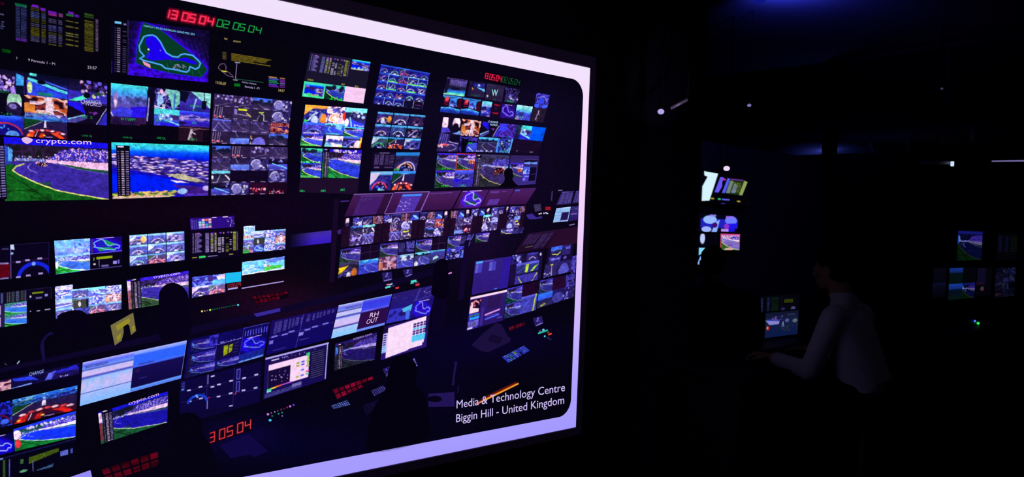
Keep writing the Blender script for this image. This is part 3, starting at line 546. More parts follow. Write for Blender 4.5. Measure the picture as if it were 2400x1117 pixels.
# ---- second row of the left wall
def p_m4(t):
    t.fill((8, 4, 18)); X = lambda x: (x+60)/310.0
    a = t.sub(0, 0, X(55), .36); a.grad([(0, (16, 10, 40)), (.3, (30, 20, 60)), (1, (20, 12, 50))]); a.speck(.45, .3, .82, .9, [(150, 120, 240), (90, 60, 200), (230, 190, 250)], 60, 3, 1); a.poly([(.85, .1), (1, .2), (1, .6), (.84, .6)], (60, 160, 245)); a.rect(.85, .6, .98, .95, (6, 18, 40)); a.poly([(.72, .7), (.8, .7), (.86, 1), (.75, 1)], (170, 130, 230)); a.rect(.4, .88, .7, 1, (10, 70, 40), .8)
    a = t.sub(0, .36, X(55), .7); a.fill((10, 6, 26)); a.ell(.81, .3, .15, .4, (150, 200, 170)); a.rect(.66, .35, .96, .55, (200, 195, 225)); a.ell(.8, .7, .16, .35, (30, 20, 60)); a.ell(.78, .55, .08, .12, (130, 110, 200)); a.speck(.4, .85, .9, 1, [(20, 140, 60)], 6, 2, 1); a.rect(.75, .95, 1, 1, (40, 70, 200))
    a = t.sub(0, .7, X(55), 1); a.grad([(0, (50, 110, 240)), (.25, (24, 40, 230)), (1, (10, 4, 60))]); a.ell(.62, 1.0, .36, .55, (20, 10, 120)); a.arc(.62, 1.05, .38, .68, 15, 150, (180, 40, 70), 4); a.speck(.5, .5, .75, .7, [(60, 150, 255)], 6, 2.2, 2); a.ell(.78, .95, .14, .22, (90, 150, 245)); a.rect(.95, 0, 1, 1, (60, 30, 130), .5)
    pitcar(t.sub(X(56), 0.0, X(157), .35)); crewpic(t.sub(X(57), .35, X(157), .68)); papaya(t.sub(X(57), .68, X(157), 1))
    t.sub(X(57), .62, X(157), .72).blot([(30, 30, 110), (60, 130, 220), (40, 40, 190), (200, 190, 240)], 6, 2, 3, .75)
    a = t.sub(X(158), 0, 1, .36); a.grad([(0, (14, 10, 40)), (.5, (26, 20, 70)), (.55, (50, 40, 180)), (1, (60, 46, 190))]); a.speck(.3, .0, 1, .6, [(70, 40, 130), (110, 90, 240), (220, 180, 220), (16, 8, 36), (90, 20, 60)], 36, 4, 5); a.poly([(0, 1), (.4, .68), (.55, .8), (.2, 1)], (70, 225, 190)); a.ell(.48, .68, .09, .14, (8, 8, 20)); a.ell(.66, .7, .05, .1, (180, 190, 130)); a.speck(.65, .4, 1, .7, [(200, 190, 240), (20, 60, 50)], 10, 3, 8); a.rect(.5, .9, .75, 1, (20, 110, 60), .7)
    changeworld(t.sub(X(158), .36, 1, .72)); t.sub(X(158), .72, 1, 1).fill((9, 3, 20))
MP('mosaic of pit lane and cockpit views', [(-60, 153), (252, 195), (250, 333), (-60, 312)], p_m4, 2, 1.2)
text('picture_caption', [('CHANGE', (189, 241), (236, 244), (0, -8)), ('WORLD', (199, 247), (238, 250), (0, -9)), ('THE', (190, 243.5), (198, 244.5), (0, -4))], (200, 180, 255), 4, 'white banner lettering over the blue track')
text('picture_caption', [('CAM 2072', (92, 223), (125, 227), (0, -7)), ('RF CAM2', (88, 269), (122, 271), (0, -6)), ('RF 2', (193, 276), (217, 278), (0, -6)), ('LINE RJ', (192, 319), (215, 321), (0, -4)), ('LINE RJ', (288, 323), (309, 325), (0, -4))], (20, 140, 70), 4, 'small green captions')
def p_m5(t):
    t.fill((9, 4, 20)); crash(t.sub(0, .0, .37, .75)); workers(t.sub(.37, .0, .69, .44)); paddock(t.sub(.69, 0, 1, .4)); q = t.sub(.3, .0, .44, .72); q.poly([(.45, .1), (1, 0), (1, 1), (.4, 1)], (12, 8, 34), .9); q.line([(.6, .3), (.5, .9)], (160, 150, 220), 3)
    bay(t.sub(.44, .4, .69, .73)); seaview(t.sub(.69, .4, 1, .72)); t.sub(.3, .72, .7, 1).fill((9, 4, 20))
    q = t.sub(.69, .7, 1, 1); person_pic(q, (34, 14, 34), (190, 170, 190), .42); q.line([(0, .1), (1, .14)], (110, 70, 80), 2); q.line([(.45, .25), (.7, .1)], (120, 90, 120), 2); q.rect(.8, .2, 1, 1, (10, 4, 20), .8); t.rect(0, .6, .33, .73, (20, 14, 50), .3)
MP('mosaic of paddock and trackside views', [(260, 194), (495, 219), (489, 333), (259, 322)], p_m5, 2, 1.2)
text('picture_caption', [('RF STUMPY', (284, 281), (318, 284), (0, -6)), ('RF 5 TURN', (366, 284.5), (396, 287.5), (0, -6)), ('LIVE CA', (368, 325), (388, 327), (0, -5)), ('PUMP 2', (442, 328), (461, 330), (0, -5)), ('RF CAM', (446, 250), (470, 252), (0, -5)), ('HELI', (450, 290), (461, 291), (0, -5))], (30, 170, 80), 4, 'small green captions')
MP('mosaic of sixteen muted trackside cameras', [(502, 219), (685, 237), (673, 341), (493, 336)], lambda t: purplecams(t, ['crowd', 'crowd', 'sky', 'helm', 'lights', 'yellow', 'turn', 'helm', 'pole', 'tar', 'tar', 'fire', 'lights', 'pool', 'bridge', 'sky']), 2, 1.1)
# ---- third row of the left wall
def p_m7(t):
    bend(t, 0, dens=230, kerb=(225, 220, 120), seed=13, car=(.36, .41, .75, (235, 130, 200), (240, 170, 230)))
MP('race track bend with a crowd behind a white wall', [(8, 320), (253, 335), (255, 467), (12, 471)], p_m7, 2, 1.15)
picture('running_order', [(-30, 322), (9, 324), (17, 466), (-22, 470)], lambda t: (t.fill((10, 4, 22)), t.rows(.45, .12, .62, .97, 20, (190, 170, 230), .5, 2), t.rows(.7, .12, .95, .97, 20, (140, 125, 215), .55, 3)), 3, 1.1, 'black running order list at the left edge')
text('banner_lettering', [('crypto.com', (84, 334.5), (214, 338.5), (0, -11.5))], (245, 210, 245), 4, 'white sponsor lettering on the blue track banner')
shape('banner_emblem', [smooth([(51, 324), (62, 321), (76, 326), (74, 332), (64, 337), (54, 332)], 3)], (225, 185, 235), 4)
MP('aerial view over a coast and a lake', [(261, 333), (490, 341), (488, 458), (264, 466)], lambda t: aerial(t), 2, 1.15)
picture('running_order', [(272, 340), (304, 341), (306, 458), (276, 459)], lambda t: tower(t, 0, 1, 0, 1, 4), 3, 1.0, 'black running order list over the aerial view')
MP('mosaic of sixteen trackside cameras, four of them dark', [(497, 341), (675, 345), (672, 454), (494, 458)], lambda t: purplecams(t, ['sky', 'lights', 'crowd', 'tar', 'tar', 'pool', 'helm', 'pit', 'bright', 'dark', 'dark', 'helm', 'pit', 'helm', 'red', 'spikes']), 2, 1.1)
# ---- middle wall
def p_m10(t):
    t.fill((24, 20, 44)); board(t.sub(0, 0, .68, .84), 5, 1.1, (24, 20, 44)); t.rect(0, .66, .7, .8, (24, 20, 44)); a = t.sub(.7, .03, 1, .37); aerial(a, 3); a.speck(0, .8, 1, .95, [(190, 220, 255), (120, 200, 240)], 14, 2, 2)
MP('timing board with an aerial inset', [(727, 122), (869, 144), (858, 208), (713, 190)], p_m10, 2, 1.0)
def p_m10b(t):
    a = t.sub(0, 0, .352, 1); a.fill((70, 230, 170)); aerial(a.sub(.07, .1, .93, .86), 4); a.speck(.1, .78, 1, 1, [(60, 230, 120), (90, 250, 190)], 14, 3, 3)
    a = t.sub(.352, 0, .67, 1); bend(a, 0, (60, 215, 200), (40, 60, 190), (6, 60, 34), None, 1, 40, wall=(80, 110, 210), trees=(30, 40, 70), people=False); a.rect(0, 0, 1, .22, (70, 215, 190)); a.speck(.0, .15, 1, .32, [(14, 22, 50)], 8, 5, 2); a.speck(.3, .82, .9, 1, [(20, 210, 60)], 10, 2.4, 4)
    t.sub(.67, 0, 1, 1).fill((250, 205, 244))
MP('row of an aerial view, a green bend and a pink blank', [(713, 190), (858, 208), (852, 243), (708, 226)], p_m10b, 2, 1.0)
text('picture_caption', [('13:05:03', (721, 188), (734, 190), (0, -4)), ('23:57', (800, 199), (808, 200), (0, -4)), ('ISP A', (832, 204), (840, 205), (0, -4))], (200, 190, 60), 4, 'small yellow captions')
def p_m11(t):
    t.fill((24, 20, 110)); H = [(150, 170, 250), (120, 230, 210), (255, 90, 120), (180, 160, 250), (120, 180, 240), (200, 150, 210), (120, 220, 220), (255, 70, 90), (230, 230, 255), (140, 230, 220), (230, 140, 160), (200, 220, 250), (230, 150, 190), (240, 240, 255), (255, 225, 235), (190, 140, 220), (120, 130, 240), (240, 120, 110), (140, 230, 200), (250, 230, 250), (70, 60, 190), (190, 220, 250), (130, 180, 240), (120, 170, 240), (250, 235, 250)]
    for k in range(25):
        i, j = k % 5, k//5; c = t.sub(i/5, j/5, (i+1)/5, (j+1)/5)
        if k in (2, 7): papaya(c, k, 1, (255, 40, 70)); c.tint((60, 40, 200), .3)
        elif k in (24,): c.fill((20, 10, 44)); c.rect(.2, .5, .8, .62, (90, 40, 100))
        elif k == 23: c.fill((16, 12, 50))
        else: cockpit(c, H[k], (30, 26, 150), (40, 80, 220), (20, 24, 150), (200, 220, 255), k)
        if k in (6, 8, 9, 11, 13): c.rect(0, .86, 1, 1, (60, 230, 60)); c.line([(0, 0), (1, 0), (1, 1), (0, 1), (0, 0)], (190, 240, 210), 1.2)
        if k > 20: c.line([(0, 0), (1, 0), (1, 1), (0, 1), (0, 0)], (190, 190, 200), 1.1)
MP('mosaic of twenty five cockpit views', [(893, 150), (1008, 171), (990, 256), (875, 243)], p_m11, 2, 1.0)
def p_m12(t):
    a = t.sub(0, 0, .36, .42); cockpit(a, (170, 190, 250), (30, 30, 130), (240, 140, 50), (30, 24, 130), (190, 190, 255), 2); a.poly([(0, 0), (.5, 0), (0, .6)], (250, 150, 50)); a.ell(.88, .75, .14, .3, (230, 120, 40)); a.ell(.5, .9, .14, .3, (170, 180, 250)); a.speck(0, .85, .25, 1, [(40, 220, 60)], 5, 2)
    a = t.sub(.36, 0, .7, .44); a.blot([(255, 160, 110), (255, 190, 190), (255, 215, 215), (60, 30, 130), (250, 190, 190)], 4, 4, 8); a.ell(.9, .5, .14, .25, (215, 40, 30)); a.ell(.68, .9, .13, .28, (240, 190, 235)); a.speck(.3, 0, .9, .3, [(60, 60, 170), (220, 215, 250)], 12, 3)
    a = t.sub(.66, 0, 1, .5); a.grad([(0, (110, 220, 225)), (.2, (110, 215, 220)), (.26, (20, 22, 50)), (.5, (30, 26, 70)), (1, (46, 40, 190))]); a.speck(.2, .2, 1, .5, [(20, 16, 50), (60, 60, 140), (170, 180, 230)], 20, 3); a.poly([(.2, .5), (1, .85), (1, 1), (.2, 1)], (40, 50, 235)); a.line([(.25, .5), (.4, 1)], (120, 180, 250), 3); a.ell(.12, .75, .1, .2, (235, 200, 230)); a.speck(.4, .85, .95, .95, [(190, 200, 250)], 8, 1.6, 5)
    a = t.sub(0, .42, .36, .72); cockpit(a, (90, 110, 240), (60, 50, 190), (40, 90, 230), (70, 40, 190), (110, 70, 170), 4); a.rect(.06, .8, .8, .93, (200, 190, 240), .6)
    a = t.sub(.36, .42, .68, .7); road(a, (90, 190, 240), (40, 60, 130), (44, 60, 210), (30, 60, 190), (120, 190, 250), .3, .4, 3); a.poly([(.55, 0), (.9, 0), (.85, .55), (.55, .4)], (100, 170, 230)); a.rect(.1, .85, .8, .97, (80, 220, 160), .5)
    bend(t.sub(.67, .48, 1, .74), 0, (60, 215, 215), (40, 50, 200), (10, 90, 60), None, 1, 20, wall=(60, 60, 190), people=False); t.rect(.7, .71, .98, .745, (60, 200, 90), .7)
    bend(t.sub(0, .71, .36, 1), 0, (30, 40, 220), (50, 60, 220), (30, 110, 50), None, 1.05, 50); t.rect(0, .95, .28, 1, (90, 220, 90), .6)
    a = t.sub(.36, .72, .69, 1); a.grad([(0, (190, 200, 245)), (.4, (255, 200, 230)), (.5, (60, 60, 150)), (1, (150, 190, 230))]); a.rect(0, 0, .14, 1, (8, 6, 30)); a.speck(.3, .38, .9, .52, [(40, 40, 140)], 10, 3); a.poly([(.2, .5), (.45, 1), (.1, 1)], (110, 190, 210)); a.poly([(.4, .6), (1, .8), (1, 1), (.5, 1)], (210, 200, 230)); a.ell(.9, .92, .1, .1, (220, 220, 110))
    a = t.sub(.69, .72, 1, 1); cockpit(a, (120, 120, 240), (40, 30, 90), (60, 90, 200), (50, 30, 140), (250, 200, 220), 5); a.ell(.82, .7, .2, .4, (255, 190, 200)); a.rect(.9, .05, 1, .6, (250, 190, 40)); a.ell(.97, .8, .08, .3, (240, 120, 40)); a.rect(0, .9, .3, 1, (110, 220, 230), .6)
MP('bright mosaic of cockpit, garage and track views', [(716, 245), (862, 255), (845, 347), (703, 341)], p_m12, 2, 1.0)
def p_m13(t):
    t.fill((8, 4, 24)); S_ = [((230, 170, 90), (46, 34, 110)), ((245, 225, 250), (60, 50, 110)), ((120, 40, 60), (26, 18, 60)), ((250, 190, 220), (50, 44, 130)), ((200, 200, 250), (44, 70, 130)), ((240, 200, 215), (30, 26, 60)), ((70, 220, 130), (60, 90, 90)), ((0, 0, 0), (0, 0, 0)), ((130, 110, 230), (60, 70, 180))]
    for k in range(9):
        i, j = k % 3, k//3; c = t.sub(i/3+.008, j/3+.012, (i+1)/3-.008, (j+1)/3-.012)
        if k == 7: papaya(c, 4, 1, (255, 90, 50))
        else: cockpit(c, S_[k][0], S_[k][1], (80, 170, 240), (30, 26, 120), (190, 180, 250), k, 1.0, (200, 215, 245) if k in (6, 8) else None)
        if k == 0: c.ell(.82, .6, .14, .3, (240, 150, 60)); c.ell(.4, .75, .12, .25, (200, 200, 255))
MP('mosaic of nine cockpit views', [(886, 260), (998, 269), (982, 352), (868, 347)], p_m13, 2, 1.0)
def p_m14(t):
    a = t.sub(0, 0, .35, .5); bend(a, 0, (60, 215, 190), (46, 60, 215), (12, 110, 40), None, 1, 20, wall=(60, 90, 200), people=False, crowd=[(70, 200, 150), (50, 60, 160)]); a.rect(0, 0, 1, .2, (60, 210, 170)); a.speck(0, .14, 1, .26, [(16, 26, 50)], 7, 4); a.speck(0, .85, .9, 1, [(90, 240, 160), (150, 240, 200)], 12, 1.8)
    bend(t.sub(0, .5, .35, 1), 0, (40, 60, 220), (50, 64, 220), (20, 120, 40), None, 1.05, 60, wall=(250, 200, 230)); t.rect(0, .92, .28, 1, (120, 230, 120), .6)
    b = t.sub(.36, 0, 1, 1); bend(b, 0, (40, 20, 200), (44, 60, 220), (30, 130, 60), None, 1.05, 110, wall=(255, 195, 225)); tower(b, .03, .17, 0, .98, 3); b.speck(.28, .03, .85, .1, [(240, 220, 250)], 16, 2.4)
MP('two small bends beside a larger one with a running order', [(706, 346), (849, 352), (841, 418), (704, 416)], p_m14, 2, 1.0)
shape('dark_panel', [[(703, 417), (841, 419), (838, 455), (700, 450)]], (29, 12, 42), 2)
text('picture_caption', [('LINE A', (703, 449.5), (714, 450), (0, -5)), ('LINE B', (752, 449.5), (763, 449), (0, -5)), ('LINE C', (798, 447), (808, 446.5), (0, -5))], (40, 220, 110), 4, 'small green captions')
def p_m15(t):
    t.fill((14, 6, 34)); a = t.sub(.04, .0, .49, .43); a.fill((24, 12, 44))
    for x in (.05, .12, .19, .3, .36, .42): a.rows(x, .12, x+.04, .75, 14, (140, 110, 190), .6, int(x*50))
    a.rows(.55, .15, .7, .75, 12, (90, 70, 140), .6); a.rows(.75, .15, .95, .75, 12, (110, 90, 160), .5, 3, .3); a.rect(.05, .86, .3, .95, (130, 100, 170), .7); a.rect(.55, .88, .95, .94, (120, 100, 170), .6); a.rect(.25, 0, .7, .06, (170, 150, 200), .6)
    b = t.sub(.5, 0, 1, .5); cockpit(b, (245, 150, 110), (44, 34, 90), (40, 130, 220), (20, 20, 100), (110, 110, 200), 3); b.arc(.55, 1.05, .37, .55, 10, 170, (200, 190, 240), 2.5); b.rect(0, .85, .25, .95, (30, 190, 60), .7)
    cockpit(t.sub(0, .5, .49, 1), (225, 60, 110), (40, 36, 140), (120, 190, 240), (40, 40, 200), (130, 230, 240), 6, 1, (235, 215, 250)); papaya(t.sub(.5, .5, 1, 1), 6, 1.05, (255, 80, 50))
MP('data page and three cockpit views', [(873, 357), (985, 357), (966, 445), (865, 447)], p_m15, 2, 1.0)
# ---- right wall
def pic(q, fn, **k): return (q, fn)
def mosaic(label, cells, lay=2, step=1.0):
    # skewed cells of one monitor, joined as a single mesh
    V, Cc, Fc, n0 = [], [], [], 0
    for quad, fn in cells:
        TL, TR, BR, BL = [np.array(p, float) for p in quad]
        wd = (np.linalg.norm(TR-TL)+np.linalg.norm(BR-BL))/2; ht = (np.linalg.norm(BL-TL)+np.linalg.norm(BR-TR))/2
        nu, nv = max(5, int(wd/step)), max(5, int(ht/step)); u, v = np.meshgrid(np.linspace(0, 1, nu), np.linspace(0, 1, nv))
        pt = lambda k: TL[k]*(1-u)*(1-v)+TR[k]*u*(1-v)+BR[k]*u*v+BL[k]*(1-u)*v
        cv = Cv(np.zeros((nv, nu, 3)), u*wd, v*ht, wd, ht, pt(0), pt(1)); sd = int(TL[0]*7+TL[1]*13) % 9999; cv.warp(.9, 6.0, sd); fn(cv); cv.grain(.2, sd)
        V.append(ray_y(cv.px, cv.py, layer(lay)).reshape(-1, 3)); Cc.append(cv.a.reshape(-1, 3)); idx = n0+np.arange(nu*nv).reshape(nv, nu); n0 += nu*nv
        Fc.append(np.stack([idx[:-1, :-1], idx[1:, :-1], idx[1:, 1:], idx[:-1, 1:]], -1).reshape(-1, 4))
    me = bpy.data.meshes.new('monitor_picture'); me.from_pydata(np.concatenate(V).tolist(), [], np.concatenate(Fc).tolist()); me.update()
    at = me.color_attributes.new('Col', 'FLOAT_COLOR', 'POINT'); c4 = np.ones((n0, 4), np.float32); c4[:, :3] = lin(np.clip(np.concatenate(Cc), 0, 255)); at.data.foreach_set('color', c4.reshape(-1))
    global LAST; LAST = link_mesh('monitor_picture', me, PIC, DISPLAY, label); return LAST
def studio(t):
    t.fill((18, 6, 36)); t.rect(0, 0, 1, .08, (50, 130, 220)); t.line([(.08, .1), (.5, .16), (.95, .08)], (70, 170, 240), 2); t.rect(.14, .1, .34, .42, (150, 20, 60)); t.ell(.25, .2, .09, .12, (250, 80, 90)); t.rect(.4, .12, .78, .62, (60, 130, 230)); t.speck(.4, .35, .78, .62, [(90, 60, 180), (150, 150, 250), (30, 30, 120)], 12, 2.2); t.rect(.14, .5, .32, .54, (190, 20, 50)); t.rect(.84, .1, 1, .7, (60, 8, 30))
    t.poly([(0, .72), (.45, .66), (1, .78), (1, .95), (.5, .8), (0, .88)], (40, 110, 235)); t.poly([(0, .85), (.5, .8), (1, .95), (1, 1), (0, 1)], (30, 50, 170)); t.line([(0, .74), (.45, .68), (1, .8)], (90, 190, 250), 2)
def dusk(t): t.grad([(0, (90, 220, 235)), (.3, (150, 190, 240)), (.42, (60, 80, 200)), (.6, (50, 50, 190)), (1, (40, 40, 160))]); t.speck(0, .38, 1, .6, [(24, 26, 90), (50, 60, 190)], 12, 3); t.speck(0, .65, 1, 1, [(110, 150, 250), (30, 30, 120), (160, 110, 190)], 14, 2.2)
def bluecar(t): t.blot([(30, 20, 110), (60, 50, 200), (26, 14, 60), (100, 90, 240), (40, 30, 160)], 5, 5, 12); t.ell(.45, .5, .2, .2, (50, 70, 250)); t.ell(.2, .85, .2, .12, (60, 90, 255)); t.ell(.75, .85, .2, .12, (60, 90, 255)); t.line([(.2, .3), (.5, .15), (.9, .4)], (130, 130, 230), 2)
mosaic('mosaic of studio, track and map views under the second clock', [
    ([(1049, 181), (1096, 188), (1088, 226), (1039, 221)], lambda t: (t.grad([(0, (90, 70, 150)), (.35, (80, 66, 140)), (.5, (30, 26, 60)), (.6, (26, 30, 70)), (.75, (50, 110, 230)), (.85, (50, 180, 180)), (.9, (110, 240, 200)), (1, (150, 190, 190))]), t.rect(0, .05, .16, .9, (26, 14, 50)), t.ell(.5, .6, .25, .08, (16, 12, 40)), t.rect(.12, 0, .95, .1, (40, 28, 80), .7), t.speck(.2, .1, .9, .4, [(120, 110, 180)], 20, 1))),
    ([(1101, 189), (1139, 194), (1134, 229), (1095, 225)], lambda t: (t.fill((26, 18, 50)), t.rect(.3, .1, .95, .35, (36, 36, 150)), t.poly([(.45, .35), (1, .42), (1, .62), (.6, .45)], (90, 170, 245)), t.ell(.62, .22, .08, .08, (200, 220, 250)), t.poly([(.2, .4), (.55, .4), (1, .65), (1, 1), (.1, 1)], (40, 28, 70)), t.rect(.0, 0, .18, 1, (30, 20, 60)), t.speck(.2, .4, .3, .6, [(220, 120, 60)], 4, 1.3), t.rect(.2, .88, .7, .95, (16, 90, 50), .8))),
    ([(1142, 195), (1183, 202), (1176, 239), (1136, 232)], lambda t: (t.grad([(0, (44, 36, 72)), (1, (38, 26, 60))]), t.ell(.12, .78, .05, .07, (200, 220, 245)), t.rect(.45, .86, .62, .93, (16, 80, 40), .8))),
    ([(1184, 203), (1219, 210), (1212, 243), (1182, 239)], lambda t: (t.blot([(16, 8, 34), (40, 26, 70), (60, 50, 130), (20, 10, 40)], 6, 6, 4), t.speck(.3, .45, .95, .8, [(120, 110, 230), (220, 210, 250), (70, 40, 150)], 12, 1.8), t.rect(.2, .85, .7, .95, (20, 150, 80), .8))),
    ([(1258, 217), (1290, 222), (1282, 255), (1251, 252)], bluecar),
    ([(1039, 222), (1083, 227), (1077, 267), (1031, 262)], studio), ([(1084, 228), (1129, 234), (1121, 271), (1078, 266)], studio),
    ([(1131, 236), (1154, 239), (1148, 274), (1125, 271)], dusk),
    ([(1156, 239), (1176, 242), (1170, 276), (1152, 274)], lambda t: (t.fill((20, 8, 34)), t.rect(.1, .12, .85, .2, (190, 20, 50)), t.rect(.05, .68, .8, .75, (190, 20, 50)), t.rect(.2, .3, .6, .5, (40, 14, 60)))),
    ([(1177, 243), (1209, 247), (1204, 279), (1171, 276)], lambda t: trackmap(t, (46, 10, 160), (130, 120, 250), (50, 20, 150), (40, 10, 150), (40, 14, 110))),
    ([(1212, 245), (1249, 250), (1241, 283), (1206, 279)], lambda t: (t.grad([(0, (170, 225, 240)), (.25, (120, 225, 235)), (.5, (70, 140, 240)), (.6, (60, 60, 190)), (1, (60, 70, 200))]), t.speck(0, .5, 1, .75, [(40, 50, 150), (70, 80, 230)], 16, 3), t.speck(0, .72, .5, 1, [(180, 150, 200), (60, 200, 190)], 10, 2))),
    ([(1251, 252), (1281, 255), (1273, 287), (1242, 283)], lambda t: person_pic(t, (38, 24, 48), (150, 130, 170), .45))])
text('picture_caption', [('W', (1152, 224), (1166, 225.5), (1.2, -15))], (170, 245, 250), 5, 'pale letter on a grey panel')
clock('second smaller red and green clock readout', [(1135, 166), (1222, 184), (1219, 206), (1132, 188)],
      [('13', .0, .045, .066, .2, (255, 10, 50), (250, 44, 90), 1.1, 1.2), ('05', .165, .052, .075, .2, (255, 10, 50), (250, 44, 90), 1.1, 1.2), ('04', .34, .052, .085, .2, (255, 10, 50), (250, 44, 90), 1.1, 1.2),
       ('02', .51, .05, .073, .2, (10, 90, 40), (26, 120, 60), .8, 0), ('05', .68, .05, .065, .2, (10, 90, 40), (26, 120, 60), .8, 0), ('04', .84, .05, .078, .2, (10, 90, 40), (26, 120, 60), .8, 0)], hh=.56)
mosaic('mosaic of helmet, garage, banner and blank blue views', [
    ([(1039, 274), (1083, 278), (1079, 316), (1033, 311)], helmets), ([(1083, 278), (1129, 283), (1121, 320), (1079, 317)], crewpic),
    ([(1031, 312), (1080, 317), (1072, 355), (1023, 354)], lambda t: (t.fill((46, 34, 110)), [t.line([(x, 0), (x-.06, .6)], (110, 100, 210), 1.6) for x in (.1, .2, .3, .4)], t.rect(.5, 0, 1, .4, (14, 8, 34)), t.poly([(.0, .6), (.6, .55), (1, .8), (1, 1), (0, 1)], (50, 36, 96)), t.arc(.3, .78, .6, .22, -60, 70, (150, 130, 220), 1.6), t.line([(0, .68), (.3, .6), (.5, .6)], (250, 90, 110), 4), t.speck(0, .55, .5, .75, [(255, 210, 225), (250, 80, 90)], 12, 1.8), t.line([(.5, .42), (.95, .52)], (230, 200, 240), 1.6))),
    ([(1080, 317), (1121, 320), (1116, 356), (1071, 356)], lambda t: (t.blot([(14, 8, 40), (20, 12, 60), (60, 50, 170), (16, 8, 34)], 5, 5, 8), t.poly([(.45, .45), (1, .4), (1, 1), (.45, 1)], (60, 70, 210)), t.line([(.55, .7), (.8, .95)], (190, 220, 250), 2.5), t.poly([(.1, .2), (.5, .2), (.4, 1), (.2, 1)], (8, 4, 24)), t.rect(.5, .4, .72, .5, (20, 170, 60)), t.rect(.6, .08, .98, .25, (90, 60, 200), .8))),
    ([(1132, 284), (1172, 288), (1166, 321), (1123, 320)], changeworld),
    ([(1172, 288), (1211, 292), (1204, 325), (1166, 321)], lambda t: (t.blot([(50, 20, 120), (80, 50, 200), (40, 16, 90), (100, 70, 230)], 4, 4, 5), t.ell(.25, .3, .25, .3, (60, 60, 250)), t.rect(.3, .85, .75, .95, (40, 110, 200), .6))),
    ([(1123, 321), (1167, 323), (1161, 357), (1115, 355)], lambda t: (road(t, (80, 190, 245), (20, 22, 60), (50, 36, 90), (44, 34, 80), (140, 190, 150), .35, .45, 5), t.speck(0, .88, .8, 1, [(150, 160, 240), (200, 200, 240)], 12, 1.8))),
    ([(1167, 323), (1204, 325), (1194, 359), (1161, 357)], lambda t: (t.blot([(30, 26, 110), (60, 80, 220), (20, 16, 60), (90, 150, 240)], 5, 6, 9), t.rect(0, 0, .12, 1, (70, 140, 250)), t.rect(.9, .0, 1, 1, (100, 180, 250), .8), t.speck(.2, .2, .8, .8, [(200, 220, 250), (40, 30, 60), (60, 60, 190)], 16, 1.9), t.rect(.3, .85, .8, .97, (60, 170, 180), .7))),
    ([(1213, 292), (1248, 296), (1241, 328), (1204, 325)], lambda t: (bay(t), t.poly([(0, 0), (.3, 0), (.3, 1), (0, 1)], (16, 14, 50), .85), t.rect(.3, .9, .7, .98, (20, 80, 90), .7))),
    ([(1248, 296), (1280, 299), (1271, 331), (1240, 328)], lambda t: t.fill((0, 84, 250))),
    ([(1203, 326), (1271, 331), (1262, 361), (1195, 358)], lambda t: (t.fill((24, 9, 40)), t.rect(.2, .8, .25, .86, (120, 110, 160)), t.rect(.68, .82, .78, .88, (140, 130, 170))))])
text('picture_caption', [('CHANGE', (1144, 286.5), (1167, 288.5), (.4, -4.2)), ('WORLD', (1148, 294), (1166, 295.5), (.4, -4.5))], (190, 230, 255), 4, 'white banner lettering over the blue track')
def bright_bend(t, **k): bend(t, 0, (60, 40, 220), (62, 46, 140), (30, 70, 44), k.get('car'), 1, 60, wall=(235, 210, 250), seed=k.get('s', 3), kerb=(150, 140, 160))
mosaic('three bends and a blue coast view, one outlined in red', [
    ([(1025, 358), (1071, 359), (1067, 398), (1021, 399)], lambda t: bright_bend(t, s=4)),
    ([(1071, 359), (1116, 360), (1111, 398), (1067, 399)], lambda t: (bright_bend(t, s=7, car=(.8, .52, 1.8, (240, 120, 50), (190, 50, 60))), t.line([(0.01, .01), (.99, .01), (.99, .98), (.01, .98), (.01, .01)], (225, 40, 40), 2.4))),
    ([(1021, 399), (1067, 399), (1062, 438), (1018, 441)], lambda t: bright_bend(t, s=9)),
    ([(1067, 399), (1111, 398), (1107, 437), (1062, 438)], lambda t: (t.grad([(0, (80, 110, 250)), (.2, (60, 60, 210)), (.35, (70, 60, 160)), (.55, (44, 30, 180)), (1, (60, 50, 160))]), t.speck(0, .2, 1, .6, [(140, 130, 210), (30, 30, 110), (60, 60, 190)], 24, 1.8, 3, None, 2.2), t.ell(.1, .6, .2, .1, (40, 20, 240))))])
text('picture_caption', [('EW D5', (1036, 397), (1056, 397), (.3, -4.5)), ('A DS', (1084, 397), (1096, 397), (.3, -4.5)), ('TW R07', (1033, 438), (1051, 437), (.3, -4.5)), ('HELI', (1080, 437), (1091, 436.5), (.3, -4.5))], (40, 210, 50), 4, 'small green captions')
MP('bend with an orange racing car and a running order', [(1117, 361), (1195, 363), (1185, 436), (1109, 438)], lambda t: (bend(t, 0, (60, 54, 100), (60, 44, 110), (40, 40, 50), (.74, .5, 2.1, (250, 150, 40), (200, 60, 60)), 1, 110, wall=(170, 180, 245), kerb=(200, 180, 110), trees=(40, 34, 60), crowd=[(90, 90, 250), (160, 150, 250), (50, 40, 120)]), tower(t, .02, .17, .02, .98, 8)), 2, 1.0)
def p_m18(t):
    t.grad([(0, (50, 34, 96)), (1, (60, 44, 130))]); bright_bend(t.sub(.02, .25, .5, .72), car=(.75, .55, 1.6, (240, 150, 50), (190, 70, 60)))
    for k in range(6):
        q = t.sub(.51+.23*(k % 2), .14+.25*(k//2), .73+.23*(k % 2), .38+.25*(k//2)); q.fill((16, 8, 36)); q.rect(0, 0, 1, .03, (130, 120, 220), .8)
        if k in (0, 1): q.poly([(0, .4), (1, .3), (1, .7), (0, .6)], (110, 150, 250)); q.rect(0, .65, 1, 1, (46, 36, 110))
        if k == 2: q.fill((70, 90, 240)); q.speck(0, .3, 1, 1, [(170, 190, 250), (40, 40, 150)], 14, 2)
        if k == 4: q.fill((70, 50, 190)); q.ell(.3, .7, .2, .2, (150, 120, 230)); q.rect(.3, .2, 1, .4, (120, 150, 250))
